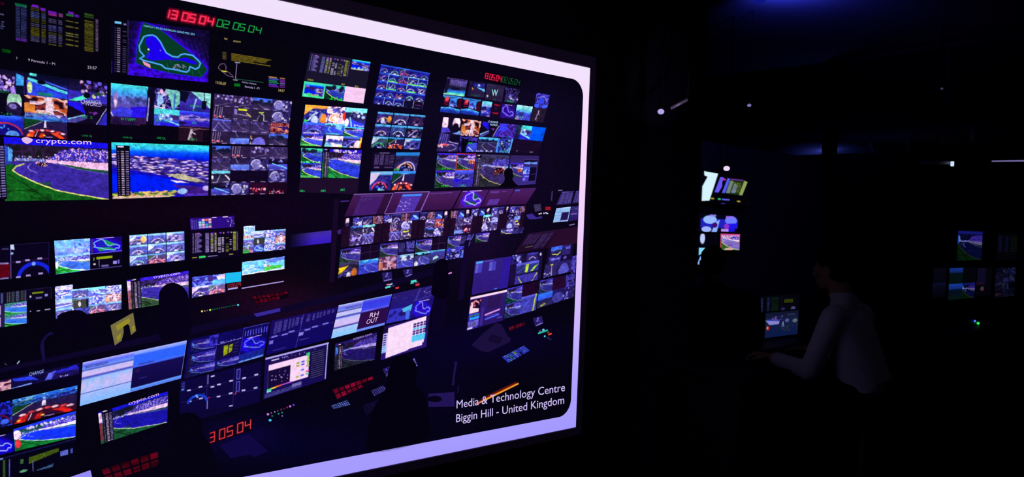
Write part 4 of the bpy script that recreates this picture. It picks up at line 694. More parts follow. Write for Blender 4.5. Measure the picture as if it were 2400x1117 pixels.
MP('purple desktop with small track views', [(1197, 363), (1264, 365), (1255, 431), (1187, 436)], p_m18, 2, 1.0)
shape('head_silhouette', [smooth([(1186, 395), (1192, 393.5), (1200, 396), (1202, 404), (1203, 414), (1201, 420), (1207, 428), (1213, 437), (1172, 438), (1180, 427), (1183, 418), (1181, 404)], 4)], (8, 3, 18), 5, 'dark head and shoulders seen against the monitors')
# ---- consoles in the middle of the photograph
def plum(t, k=1.0): t.grad([(0, (72*k, 30*k, 96*k)), (.5, (66*k, 24*k, 80*k)), (1, (52*k, 16*k, 70*k))])
def p_n1(t): plum(t, .92); q = t.sub(.2, .08, .78, .98); q.fill((66, 28, 104)); q.rect(0, 0, 1, .06, (90, 56, 130), .8); q.rows(.05, .1, .14, .9, 14, (90, 60, 150), .4, 1); q.rows(.2, .12, .5, .3, 3, (100, 70, 160), .35, 2); t.rect(.8, .0, 1, 1, (40, 14, 50), .7)
def p_n2(t): plum(t, .95); q = t.sub(.27, .1, .82, 1); q.fill((80, 50, 170)); q.rect(0, 0, 1, .11, (70, 140, 250)); q.speck(.05, .18, .6, .95, [(190, 170, 230), (120, 90, 200)], 26, 1.0, 4, None, 1.6); [q.line([(0, y), (1, y)], (110, 80, 190), .8, .7) for y in (.35, .62, .8)]
def p_n3(t): plum(t, 1.02); t.rect(.05, .08, .75, .12, (130, 90, 190), .6)
def p_n4(t): plum(t); trackmap(t.sub(.14, .02, .95, .98), (80, 20, 235), (190, 170, 255), (20, 84, 70), (70, 30, 220), (70, 26, 96)); t.rect(.05, .02, .2, .06, (220, 190, 250), .7)
def p_n5(t): plum(t, 1.02); t.rect(.08, .1, .45, .22, (104, 60, 160), .8); t.rect(.55, .12, .75, .17, (110, 66, 170), .8); t.rect(.18, .58, .62, .92, (96, 56, 170), .9); t.line([(.4, .6), (.38, .9)], (60, 30, 120), .8)
def p_n6(t): plum(t, 1.04); t.rect(.05, .08, .28, .15, (60, 110, 250), .9)
for lab, q, f in (('dim plum page on a tilted monitor, first of the top row', [(829, 455), (922, 452), (901, 501), (807, 507)], p_n1), ('violet page with a blue header on a tilted monitor', [(924, 451), (1007, 449), (985, 494), (903, 501)], p_n2), ('nearly empty plum tilted monitor', [(1008, 449), (1081, 446), (1058, 490), (987, 494)], p_n3),
                  ('tilted monitor with the circuit map', [(1083, 447), (1146, 444), (1126, 486), (1063, 489)], p_n4), ('plum tilted monitor with two pale boxes', [(1148, 444), (1205, 442), (1186, 480), (1128, 485)], p_n5), ('plum tilted monitor with a blue title', [(1207, 442), (1257, 440), (1233, 478), (1187, 479)], p_n6)): MP(lab, q, f, 2, 1.1)
shape('monitor_edges', [[(829, 454.3), (922, 451.3), (922, 453.3), (829, 456.3)], [(924, 450), (1007, 447.6), (1007, 450), (924, 452.2)], [(1005, 449), (1008, 449), (987, 495), (984, 495)], [(903, 500), (985, 493.5), (985, 496), (903, 502.5)], [(920.5, 453), (922.5, 453), (902, 501), (900, 501)]], (126, 90, 176), 4, 'pale edges of the tilted monitors')
def desk_mon(t, seed, style):
    t.fill((30, 10, 36)); n = 4
    for i in range(n):
        q = t.sub(i/n, 0, (i+1)/n-.01, .3); k = (style+i) % 5
        if k == 0: q.fill((14, 6, 30)); q.ell(.45, .35, .2, .35, (245, 205, 230)); q.ell(.5, .75, .22, .25, (60, 40, 110))
        elif k == 1: q.blot([(40, 30, 110), (90, 80, 230), (30, 16, 60), (200, 190, 250)], 4, 3, seed+i)
        elif k == 2: cockpit(q, (225, 190, 240), (40, 26, 90), (60, 60, 160), (40, 30, 120), (230, 200, 240), seed)
        elif k == 3: crewpic(q, seed); q.tint((60, 30, 110), .45)
        else: q.fill((40, 36, 120)); q.poly([(0, .9), (.6, .3), (1, .6), (1, 1)], (70, 90, 240)); q.line([(.4, .4), (1, .8)], (150, 210, 250), 3)
    kinds = [('sky', 'bright', 'crowd', 'pole'), ('lights', 'helm', 'pole', 'yellow'), ('crowd', 'fire', 'sky', 'helm'), ('tar', 'crowd', 'pool', 'red'), ('bright', 'dome', 'helm', 'tar'), ('dark', 'pool', 'dome', 'yellow')][style % 6]
    c = t.sub(.2, .3, .82, 1); purplecams(c, kinds, 2, 2); c.speck(0, 0, 1, .97, [(120, 110, 230), (40, 30, 110), (190, 180, 245), (20, 10, 50)], 46, 1.1, seed); c.a[...] = np.minimum(255, c.a*1.2+4)
OQ = [[(804, 512), (899, 504), (891, 567), (799, 580)], [(900, 504), (983, 497), (977, 557), (893, 567)], [(985, 497), (1057, 494), (1049, 552), (979, 557)], [(1058, 494), (1122, 489), (1114, 544), (1051, 551)], [(1124, 489), (1183, 484), (1174, 537), (1116, 544)], [(1185, 484), (1232, 482), (1225, 531), (1175, 537)]]
for k, q in enumerate(OQ): MP('dark plum monitor with a strip of faces above four track views', q, lambda t: desk_mon(t, 20+k, k), 2, 1.0)
def lower_mon(t, seed, kind):
    t.fill((18, 8, 36)); bend(t.sub(0, 0, .53, .5), 0, (60, 46, 170), (60, 50, 150), (40, 60, 60), None, 1, 40, wall=(225, 200, 250), seed=seed, kerb=(130, 120, 170))
    q = t.sub(.54, .0, 1, .5)
    if kind == 1: q.fill((22, 14, 60)); [q.rows(x, .1, x+.05, .8, 9, (110, 100, 200), .6, int(x*30)) for x in (.05, .14, .23, .32)]; q.blot([(30, 20, 80), (90, 80, 190), (30, 20, 70)], 6, 5, 3, 1, .5, 0, 1, .8)
    else: q.fill((22, 8, 38)); q.line([(.5, 0), (.5, 1)], (60, 34, 90), 1); q.line([(0, .5), (1, .45)], (70, 40, 100), 1)
    a, b = t.sub(0, .5, .5, 1), t.sub(.51, .5, 1, 1)
    if kind == 0: cockpit(a, (90, 80, 160), (40, 34, 60), (60, 50, 100), (40, 30, 110), (240, 180, 90), 3); a.poly([(0, .3), (.5, .2), (.2, .6), (0, .75)], (240, 190, 30)); a.ell(.8, .75, .14, .3, (190, 100, 40)); a.ell(.52, .85, .1, .2, (220, 200, 240)); road(b, (90, 190, 250), (50, 110, 230), (60, 60, 200), (50, 60, 190), (150, 170, 250), .3)
    elif kind == 1: crewpic(a, 6); a.tint((150, 90, 170), .35); a.speck(0, 0, 1, .5, [(60, 50, 170), (170, 150, 230), (30, 16, 60)], 16, 1.6, 4); road(b, (150, 200, 245), (60, 50, 130), (70, 66, 190), (60, 50, 130), (150, 160, 240), .45); b.speck(.2, .1, .9, .4, [(220, 225, 250), (40, 30, 90)], 10, 3); b.rect(0, 0, .2, 1, (80, 80, 190), .8)
    else: road(a, (110, 210, 245), (24, 24, 60), (70, 66, 170), (60, 50, 120), (200, 190, 230), .3); b.grad([(0, (100, 210, 240)), (.15, (60, 60, 160)), (.5, (60, 50, 130)), (1, (40, 50, 80))]); b.poly([(.2, .55), (.45, .4), (.6, .6), (.2, .75)], (190, 230, 245)); a.ell(.1, .85, .14, .25, (200, 200, 210))
for k, q in enumerate(([(798, 584), (889, 572), (886, 636), (792, 652)], [(891, 571), (972, 563), (969, 624), (886, 635)], [(975, 562), (1047, 555), (1041, 612), (970, 624)])): MP('monitor with a bend and three other views, lower row', q, lambda t: lower_mon(t, 30+k, k), 2, 1.0)
MP('monitor with a bend over blue figures, partly behind the post', [(1050, 553), (1113, 547), (1086, 603), (1044, 609)], lambda t: (lower_mon(t, 41, 1), t.sub(0, .5, .8, 1).blot([(40, 30, 150), (70, 70, 230), (26, 16, 60), (150, 150, 250)], 6, 4, 9), t.rect(.82, .4, 1, 1, (90, 130, 240), .7)), 2, 1.0)
MP('small bend picture behind the partition', [(1115, 547), (1148, 544), (1143, 565), (1113, 568)], lambda t: bright_bend(t, s=5), 2, 1.0); MP('narrow bend picture behind the partition', [(1174, 537), (1229, 532), (1224, 546), (1173, 549)], lambda t: (t.fill((40, 30, 90)), bend(t.sub(0, 0, .55, 1), 0, (70, 60, 190), (70, 60, 180), (50, 50, 120), None, 1, 24, wall=(210, 200, 250)), t.speck(.55, 0, 1, 1, [(70, 60, 150), (30, 20, 70)], 16, 2)), 2, 1.0)
MP('glowing violet wall panel', [(676, 550), (777, 539), (776, 568), (673, 580)], lambda t: (t.grad([(0, (60, 44, 150)), (.3, (66, 40, 180)), (1, (52, 26, 190))]), t.dim((np.clip(t.x/t.w*1.7, 0, 1)*.9+.1)[..., None])), 2, 2)
shape('console_post', [[(783, 465), (794, 467), (783, 660), (772, 662)]], (24, 8, 40), 4, 'dim upright post beside the console monitors'); shape('console_post', [[(1089, 565), (1100, 560), (1086, 700), (1074, 704)]], (18, 6, 46), 4, 'dim upright post in front of the right console'); shape('wall_bracket', [[(798, 470), (819, 468.5), (818, 472), (798, 473.5)], [(790, 540), (800, 536), (799, 547), (792, 549)]], (60, 34, 110), 4)
# ---- right end of the consoles
def page(t, base=(44, 26, 90), ink=(120, 100, 190), n=14): t.fill(base); t.rows(.12, .12, .38, .92, n, ink, .45, 2); t.rows(.48, .12, .66, .92, n, ink, .45, 3); t.rows(.74, .2, .95, .92, n, ink, .45, 4); t.rect(.05, .03, .6, .08, ink, .8)
MP('violet page of writing at the far right', [(1317, 449), (1345, 447), (1338, 477), (1304, 480)], lambda t: page(t, (54, 40, 110), (110, 100, 190)), 2, 1.0); MP('violet page of writing cut by the border', [(1350, 447), (1360, 446), (1356, 475), (1341, 476.5)], lambda t: page(t, (44, 30, 100)), 2, 1.0)
MP('pale blue spreadsheet at the far right', [(1304, 488), (1338, 484), (1331, 518), (1296, 521)], lambda t: (t.fill((150, 190, 240)), t.rect(.46, .34, .95, .95, (36, 20, 76)), t.rect(0, 0, 1, .05, (200, 220, 250)), [t.line([(0, y), (.46, y)], (90, 130, 220), .9) for y in (.3, .52, .75)], t.line([(.3, 0), (.3, .3)], (110, 140, 230), .9), t.rect(.5, .9, .95, .96, (150, 170, 250))), 2, 1.0)
MP('violet page beside the spreadsheet', [(1340, 484), (1358, 482), (1354, 515), (1333, 518)], lambda t: (t.grad([(0, (56, 42, 120)), (1, (40, 26, 100))]), t.rect(.1, .5, .8, .56, (150, 130, 220)), t.rect(.5, .15, .8, .2, (100, 90, 180))), 2, 1.0)
shape('desk_device', [[(1233, 503), (1247, 500), (1257, 509), (1270, 506), (1271, 511), (1247, 514), (1238, 512)]], (58, 40, 140), 4); MP('small grey notice sheet', [(1251, 479), (1267, 477), (1269, 493), (1254, 496)], lambda t: (t.fill((56, 50, 84)), t.rows(.1, .1, .9, .9, 6, (80, 74, 120), .4)), 2, 1)
clock('tiny red clock readout', [(1276, 484), (1291, 484), (1291, 492), (1276, 492)], [('13', .05, .12, .22, .1, (200, 10, 30), (235, 30, 50), 1.1, 0), ('05', .52, .14, .24, .1, (200, 10, 30), (235, 30, 50), 1.1, 0)], lay=3)
shape('desk_lights', [[(x-1.6, y-1.4), (x+1.6, y-1.4), (x+1.6, y+1.4), (x-1.6, y+1.4)] for x, y in ((1264, 501), (1268, 500), (1275, 499.5), (1280, 498.5), (1283, 500))], (225, 215, 250), 4); shape('nameplate', [[(1334, 526), (1347, 523.5), (1347, 526), (1334, 529)], [(1308, 445), (1318, 444.5), (1318, 446.5), (1308, 447)]], (110, 100, 150), 4); shape('partition_edge', [[(1293, 447), (1296, 447), (1294, 470), (1291, 470)]], (60, 44, 110), 4)
MP('dim plum timing page on the lower partition', [(1238, 547), (1309, 537), (1277, 582), (1205, 594)], lambda t: (plum(t, .55), [t.rows(x, .1, x+.05, .6, 12, (84, 66, 150), .55, int(x*40)) for x in (.1, .2, .3, .4)], t.rows(.55, .15, .75, .9, 14, (76, 58, 130), .5, 1), t.rows(.8, .15, .9, .9, 14, (76, 58, 130), .5, 2), t.rect(.25, .72, .5, .77, (90, 100, 80), .8)), 2, 1); MP('dark plum blank partition', [(1310, 537), (1356, 530), (1352, 569), (1279, 582)], lambda t: t.fill((40, 12, 44)), 2, 2)
MP('violet desktop with two small windows', [(1114, 612), (1199, 600), (1190, 673), (1105, 691)], lambda t: (t.grad([(0, (50, 32, 130)), (1, (46, 24, 120))]), t.rect(.78, .03, 1, 1, (44, 24, 150)), [(t.rect(x, .08, x+.19, .36, (70, 62, 190)), t.rows(x+.02, .1, x+.08, .36, 9, (150, 150, 240), .5, 1)) for x in (.02, .4)], t.rect(.03, .02, .22, .08, (90, 170, 250)), t.rect(.24, .03, .5, .06, (110, 100, 200), .7), t.rect(.62, .94, .7, .97, (60, 120, 250))), 2, 1.1)
def p_v2(t):
    t.grad([(0, (50, 26, 110)), (1, (38, 20, 100))]); t.rect(0, 0, 1, .075, (250, 215, 245)); q = t.sub(.02, .1, .3, .5); q.fill((26, 10, 44)); q.poly([(0, .55), (.9, .75), (.9, 1), (0, 1)], (255, 215, 235)); q.line([(.1, .3), (.5, .1), (.8, .3)], (255, 160, 180), 3); q.ell(.15, .45, .14, .3, (255, 205, 225)); q.speck(0, 0, 1, .5, [(240, 120, 120), (90, 30, 60)], 8, 2)
    q = t.sub(.02, .52, .32, .98); q.blot([(40, 30, 130), (70, 70, 220), (40, 26, 110)], 5, 5, 3); q.rect(.1, .25, .95, .4, (50, 160, 250)); q.rect(.05, .1, .95, .18, (40, 120, 90)); q.rows(.05, .5, .95, .9, 6, (170, 150, 240), .5, 3); t.rect(.02, .93, .16, .98, (225, 205, 250))
    t.rect(.5, .12, .85, .5, (42, 18, 70), .6); t.line([(.48, .66), (.85, .6)], (225, 150, 230), 4); t.line([(.5, .8), (.85, .76)], (80, 90, 250), 4); t.rect(.5, .7, .85, .73, (90, 70, 190), .7); t.rect(.35, .4, .42, .95, (64, 44, 160), .8); t.rect(.82, .85, .95, .88, (90, 90, 200))
MP('violet editing page under a bright strip', [(1103, 696), (1189, 678), (1179, 750), (1093, 775)], p_v2, 2, 1.0)
def p_v3(t):
    t.fill((26, 14, 60)); q = t.sub(.0, .0, .35, .3); q.fill((40, 30, 110)); q.ell(.6, .5, .15, .3, (160, 160, 250)); q.speck(0, 0, 1, 1, [(80, 80, 220), (20, 10, 50), (180, 170, 240)], 14, 2); q = t.sub(.5, 0, .85, .3); q.fill((40, 34, 110)); q.arc(.5, .9, .3, .4, 20, 160, (190, 150, 200), 2); q.rect(0, 0, 1, .2, (70, 60, 190)); t.ell(.93, .1, .03, .05, (225, 215, 250))
    q = t.sub(.18, .3, .9, 1); q.fill((46, 46, 130)); q.rect(0, 0, 1, .12, (100, 100, 230)); q.poly([(.42, .12), (.55, .1), (.5, .5), (.42, .5)], (190, 230, 60)); q.poly([(.62, .5), (.8, .28), (1, .15), (.9, .3), (.75, .5)], (170, 225, 70)); q.rect(0, .5, 1, .58, (26, 18, 60)); q.rect(0, .58, 1, 1, (60, 50, 160)); q.line([(.15, .7), (.3, 1)], (180, 190, 90), 2.4); q.line([(.95, .6), (.75, 1)], (190, 190, 110), 2); q.line([(.55, .55), (.55, 1)], (40, 30, 100), 1); q.line([(.1, .45), (.4, .2)], (110, 110, 200), 1)
MP('track views with yellow green marks', [(1200, 598), (1273, 588), (1267, 654), (1192, 670)], p_v3, 2, 1.0)
def p_v4(t):
    t.fill((22, 10, 50)); q = t.sub(.12, 0, .55, .32); q.grad([(0, (60, 90, 250)), (.4, (70, 120, 240)), (.5, (40, 30, 90)), (1, (36, 24, 70))]); q.line([(.2, .75), (.6, .95), (.95, .65)], (190, 200, 90), 2); q = t.sub(.58, .0, .9, .35); q.fill((44, 32, 110)); q.rect(.4, .2, .95, .45, (100, 100, 220))
    q = t.sub(.1, .33, .55, .55); q.fill((40, 30, 110)); q.rect(.2, .3, .9, .6, (130, 130, 240)); q.speck(0, 0, 1, 1, [(70, 60, 180)], 10, 2); t.ell(.72, .45, .07, .06, (90, 80, 180)); q = t.sub(0, .55, .48, 1); q.fill((44, 34, 100)); q.rect(.4, .05, .65, .16, (190, 200, 40)); q.line([(.52, .2), (.62, .95)], (150, 130, 190), 2.4); q.speck(0, .6, .5, 1, [(170, 160, 220)], 10, 1.5); q = t.sub(.5, .55, 1, 1); q.fill((40, 30, 100)); q.ell(.45, .7, .35, .5, (84, 80, 190))
MP('dim track views beside the border', [(1286, 580), (1345, 570), (1338, 636), (1272, 652)], p_v4, 2, 1.0); MP('sliver of a track view against the border', [(1341, 600), (1352, 598), (1348, 640), (1337, 642)], lambda t: t.blot([(50, 40, 140), (90, 80, 210), (30, 20, 70)], 3, 5, 3), 2, 1.0)
def p_v5(t): t.fill((22, 10, 44)); bend(t.sub(0, 0, .5, .52), 0, (60, 50, 190), (50, 46, 150), (16, 60, 60), None, 1, 40, wall=(150, 150, 250), crowd=[(120, 110, 240), (60, 50, 170)], kerb=(100, 110, 150)); t.rect(.5, 0, 1, .42, (30, 6, 38)); bend(t.sub(0, .52, .5, 1), 0, (60, 50, 180), (50, 46, 140), (40, 50, 100), None, 1, 40, wall=(150, 160, 250), crowd=[(120, 110, 240), (60, 50, 170)], kerb=(90, 90, 160)); q = t.sub(.5, .42, 1, 1); q.grad([(0, (100, 100, 230)), (.2, (60, 60, 180)), (1, (70, 66, 180))]); q.line([(.92, .05), (.78, .95)], (170, 190, 80), 4); q.line([(.1, .75), (.6, .2)], (110, 110, 220), 1.2)
MP('two bends and a road with a yellow edge', [(1189, 676), (1263, 658), (1256, 726), (1181, 747)], p_v5, 2, 1.0)
def p_v6(t): t.fill((26, 12, 60)); bend(t.sub(0, 0, .38, .5), 0, (60, 50, 190), (46, 40, 130), (40, 50, 100), None, 1, 40, wall=(140, 150, 250), crowd=[(120, 110, 240), (60, 50, 170)], kerb=(90, 90, 160)); t.rect(.4, .0, .75, .45, (34, 8, 44)); t.sub(.75, 0, 1, .5).blot([(40, 30, 110), (70, 60, 170), (26, 14, 60)], 4, 4, 2); q = t.sub(0, .5, .4, 1); q.grad([(0, (50, 120, 250)), (.4, (50, 90, 240)), (.5, (30, 24, 70)), (1, (50, 46, 110))]); q.poly([(.2, .8), (.5, .72), (.6, .85), (.2, .95)], (150, 160, 60)); q = t.sub(.4, .5, 1, 1); q.fill((34, 24, 90)); q.ell(.25, .6, .25, .4, (66, 60, 160)); q.speck(.5, 0, 1, 1, [(130, 120, 220), (60, 50, 150)], 16, 2)
MP('dim mosaic against the border', [(1265, 657), (1348, 640), (1345, 696), (1258, 723)], p_v6, 2, 1.0)
# ---- monitors in the left middle of the photograph
def p_q1(t): t.fill((10, 4, 30)); t.line([(0, 0), (1, 0), (1, 1)], (50, 36, 110), 1.2); t.line([(.005, 0), (.005, 1)], (110, 96, 180), 2); t.line([(0, .52), (1, .5)], (60, 30, 90), 2.2, .7); t.poly([(0, 0), (.09, .0), (.11, .16), (0, .14)], (200, 210, 245)); t.ell(.04, .26, .04, .035, (150, 190, 240)); t.arc(.62, 1.05, .42, .44, 20, 165, (22, 34, 215), 9); t.arc(.62, 1.02, .3, .3, 30, 150, (12, 6, 44), 4); t.ell(.6, .62, .05, .06, (120, 160, 255)); [t.rect(x, y, x+.12, y+.055, (170, 150, 215)) for x, y in ((.14, .5), (.38, .47), (.7, .45), (.14, .95), (.4, .93), (.72, .91))]
MP('dark grid monitor with a blue halo', [(24, 573), (115, 567), (115, 643), (25, 653)], p_q1, 2, 1.1)
MP('dark red monitor part at the left edge', [(-40, 578), (23, 573), (24, 654), (-40, 660)], lambda t: (t.fill((10, 4, 28)), t.rect(0, .52, 1, .93, (84, 4, 22)), t.rect(.62, .5, .95, .55, (150, 130, 200), .9), t.rect(.6, .94, .95, .98, (150, 130, 200), .9), t.rect(.7, .1, .95, .14, (90, 80, 150), .7)), 2, 1.2)
def p_q2a(t):
    t.grad([(0, (120, 200, 250)), (.1, (80, 170, 245)), (.2, (150, 190, 250)), (.38, (120, 130, 240)), (1, (60, 90, 240))]); t.blot([(190, 190, 250), (80, 150, 245), (130, 120, 230), (40, 110, 240)], 3, 7, 6, .55, 0, 0, 1, .48); t.speck(.5, .15, 1, .42, [(90, 80, 200), (170, 180, 250), (60, 60, 180)], 16, 2.2)
    q = t.sub(0, .44, 1, 1); bend(q, 0, (130, 190, 250), (52, 100, 225), (30, 150, 50), None, 1, 40, wall=(200, 190, 245), kerb=(190, 220, 240), trees=(110, 120, 210), crowd=[(90, 80, 190), (200, 170, 230), (130, 190, 250)]); t.ell(.04, .72, .05, .1, (240, 200, 240)); t.rect(.68, .95, .85, .98, (220, 200, 250))
MP('pale view over water above a bend', [(127, 564), (211, 558), (211, 632), (131, 643)], p_q2a, 2, 1.1)
MP('small purple circuit map', [(211, 559), (286, 553), (286, 589), (211, 596)], lambda t: (trackmap(t, (40, 0, 230), (130, 190, 250), (30, 150, 90), (30, 30, 190), (24, 6, 120)), t.rect(.03, .05, .09, .95, (60, 44, 110)), t.line([(0, .98), (1, .94)], (110, 90, 220), 2)), 2, 1)
MP('small dark data page with yellow line', [(211, 597), (286, 590), (286, 625), (211, 632)], lambda t: (t.fill((10, 5, 26)), t.rect(.2, .18, .7, .34, (150, 170, 20)), t.rect(.1, .2, .14, .4, (110, 120, 60)), t.ell(.14, .65, .04, .06, (230, 220, 240)), t.line([(.28, .35), (.29, .85)], (130, 130, 190), 1.2), t.rect(.36, .75, .58, .88, (110, 100, 170)), t.rect(.72, .55, .84, .75, (150, 140, 240)), t.rect(.87, .5, .92, .75, (110, 100, 200)), t.line([(0, .98), (1, .94)], (90, 80, 170), 1.5)), 2, 1)
def nine(t, sd=0):
    t.fill((14, 8, 40)); H = [(250, 170, 110), (235, 190, 240), (240, 190, 235), (240, 190, 240), (170, 150, 230), (190, 170, 240), (110, 220, 180), (0, 0, 0), (220, 180, 245)]
    for k in range(9):
        i, j = k % 3, k//3; c = t.sub(i/3+.008, j/3+.012, (i+1)/3-.008, (j+1)/3-.012)
        if k == 7: papaya(c, 4, 1, (255, 90, 100)); c.tint((200, 150, 220), .25)
        else: cockpit(c, H[k], (60, 70, 170), (120, 190, 240), (70, 60, 150), (210, 210, 250), k+sd, 1.05, (190, 200, 250) if k % 2 == 0 else None); c.tint((150, 150, 250), .18)
        if k == 0: c.ell(.8, .5, .16, .35, (250, 180, 110))
MP('bright mosaic of nine cockpit views', [(302, 551), (433, 541), (434, 609), (303, 624)], nine, 2, 1.0)
def p_q4(t): t.fill((44, 14, 128)); t.rows(.02, .15, .06, .95, 8, (130, 110, 230), .5, 1); t.rows(.08, .2, .11, .95, 7, (120, 100, 220), .5, 2); t.rows(.13, .2, .16, .95, 7, (120, 100, 220), .5, 2); C = [(60, 60, 200), (250, 200, 220), (240, 110, 60), (255, 190, 200), (150, 220, 240), (140, 210, 230), (50, 50, 220), (250, 170, 190), (160, 230, 250), (250, 190, 200), (60, 160, 200), (40, 130, 120), (150, 160, 240), (220, 150, 220), (110, 190, 230), (250, 150, 170)]; [t.rect(.19+.075*(k % 4), .13+.2*(k//4), .255+.075*(k % 4), .3+.2*(k//4), C[k]) for k in range(16)]; t.rect(.5, .02, .6, .1, (220, 180, 235)); t.rect(.74, .02, .86, .1, (230, 190, 235)); t.speck(.82, .15, 1, .95, [(200, 190, 250)], 14, 1, 3)
MP('violet board with a block of coloured squares', [(445, 511), (549, 505), (549, 532), (447, 539)], p_q4, 2, 1.0)
MP('dark timing board, brighter figures', [(446, 541), (560, 534), (560, 600), (446, 612)], lambda t: (board(t, 9, 1.1, (10, 4, 26), (175, 150, 235), (185, 185, 60), (215, 200, 235)), t.rect(.18, .86, .3, .93, (60, 220, 110), .9)), 2, 1.0)
def brightmix(t, sd=0, nx=4, ny=3):
    R = np.random.RandomState(sd)
    for j in range(ny):
        for i in range(nx):
            q = t.sub(i/nx, j/ny, (i+1)/nx, (j+1)/ny); k = R.randint(6)
            if k == 0: cockpit(q, (230, 190, 240), (60, 60, 150), (120, 190, 245), (60, 50, 140), (240, 220, 250), sd+i); q.tint((170, 170, 250), .2)
            elif k == 1: q.blot([(90, 130, 245), (190, 190, 250), (60, 70, 190), (230, 200, 240)], 4, 3, sd+i+j*3)
            elif k == 2: crewpic(q, sd+i); q.tint((210, 180, 230), .4)
            elif k == 3: bay(q); q.tint((190, 190, 250), .3)
            elif k == 4: papaya(q, i, 1, (255, 110, 120)); q.tint((200, 160, 230), .3)
            else: q.grad([(0, (150, 200, 250)), (.4, (190, 190, 250)), (.5, (90, 80, 180)), (1, (110, 150, 245))]); q.line([(0, .8), (1, .6)], (230, 220, 250), 2)
def p_q6(t):
    brightmix(t, 4); q = t.sub(.25, .33, .5, .66); q.fill((40, 44, 50)); q.ell(.4, .5, .1, .3, (200, 190, 200)); q = t.sub(.25, .66, .5, 1); trackmap(q, (50, 50, 190), (130, 200, 250), (90, 130, 200), (60, 60, 190), (40, 30, 120)); q = t.sub(0, .7, .26, 1); q.rect(0, .5, .6, 1, (50, 150, 70)); t.sub(0, 0, .26, .2).blot([(120, 170, 240), (190, 210, 250), (90, 110, 220)], 3, 2, 1)
MP('bright pale mosaic of twelve views', [(571, 543), (670, 536), (669, 584), (569, 594)], p_q6, 2, 1.0); MP('pale view above the bright mosaic', [(571, 530), (598, 528), (598, 541), (571, 543)], lambda t: t.blot([(120, 180, 245), (200, 210, 250), (100, 120, 220)], 4, 2, 3), 2, 1.0)
def p_q7(t):
    t.fill((10, 5, 30)); q = t.sub(0, 0, 1, .34); q.fill((14, 8, 36)); [q.rows(x, .08, x+w_, .95, 18, c, .7, int(x*60)) for x, w_, c in ((.06, .08, (110, 130, 220)), (.28, .04, (110, 130, 60)), (.36, .04, (120, 130, 110)), (.45, .1, (80, 100, 110)), (.6, .12, (110, 120, 160)), (.78, .1, (70, 90, 60)), (.92, .05, (120, 110, 170)))]
    for y in (.34, .67): q = t.sub(0, y, 1, y+.33); bend(q, 0, (60, 130, 120), (50, 120, 240), (40, 160, 60), None, 1.05, 30, wall=(225, 200, 245), trees=(50, 100, 110), kerb=(160, 210, 240), crowd=[(190, 190, 250), (120, 150, 240)]); q.rect(0, 0, .2, 1, (40, 26, 80)); q.rect(0, .1, .06, .9, (220, 190, 230), .8)
MP('columns of figures over two bends at the left edge', [(-2, 685), (63, 677), (63, 757), (-2, 768)], p_q7, 2, 1.0)
MP('small dim data page', [(64, 678), (121, 672), (121, 699), (64, 705)], lambda t: (t.fill((12, 6, 32)), t.line([(0, 0), (1, 0), (1, 1)], (50, 40, 110), 1.3), t.rect(.2, .3, .66, .44, (120, 140, 20)), t.ell(.13, .65, .04, .1, (200, 190, 220)), t.rect(.35, .75, .6, .9, (90, 90, 160)), t.rect(.72, .55, .84, .75, (140, 140, 230))), 2, 1.0)
shape('picture_caption', [[(70, 728), (73, 727.5), (73, 730), (70, 730.5)], [(86, 727), (94, 726), (94, 728.5), (86, 729.5)], [(105, 724), (118, 722.5), (118, 725), (105, 727)]], (150, 140, 190), 4)
def p_q8(t):
    brightmix(t, 11, 4, 3); q = t.sub(.27, .42, .5, .72); q.fill((46, 50, 46)); q.ell(.4, .5, .1, .35, (220, 200, 215)); q.rect(.85, 0, 1, 1, (16, 10, 34)); q = t.sub(.27, .72, .52, 1); q.blot([(70, 70, 190), (40, 40, 130), (110, 110, 220)], 4, 3, 2)
MP('bright mosaic behind a seated figure', [(129, 682), (285, 666), (285, 724), (131, 747)], p_q8, 2, 1.0); MP('pale view above the mosaic', [(129, 671), (171, 666), (171, 678), (129, 683)], lambda t: t.blot([(150, 170, 245), (230, 200, 240), (110, 120, 220)], 4, 2, 6), 2, 1.0)
shape('head_silhouette', [smooth([(134, 746), (140, 736), (158, 729), (178, 726), (192, 728), (203, 735), (212, 742), (212, 790), (134, 790)], 4)], (6, 2, 20), 5)
def p_q9(t): bend(t, 0, (60, 30, 240), (60, 46, 180), (56, 90, 60), None, 1, 140, wall=(240, 200, 245), kerb=(210, 210, 190), seed=5, crowd=[(170, 120, 230), (230, 180, 250), (60, 40, 150)], trees=(40, 24, 80)); tower(t, .06, .22, .0, 1, 5); t.rect(0, .05, .05, 1, (190, 90, 110), .8); t.rect(0, .05, .06, .35, (250, 210, 245))
MP('bend with a running order behind a dark head', [(297, 656), (442, 634), (442, 702), (302, 725)], p_q9, 2, 1.0)
text('banner_lettering', [('crypto.com', (360, 652), (422, 642), (.5, -6))], (250, 220, 250), 4, 'white sponsor lettering')
shape('head_silhouette', [smooth([(372, 700), (374, 684), (384, 670), (400, 662), (412, 663), (426, 670), (438, 684), (442, 700), (444, 730), (450, 760), (436, 790), (380, 796), (370, 760), (372, 725)], 4)], (7, 2, 22), 5, 'dark round head against the bend picture')
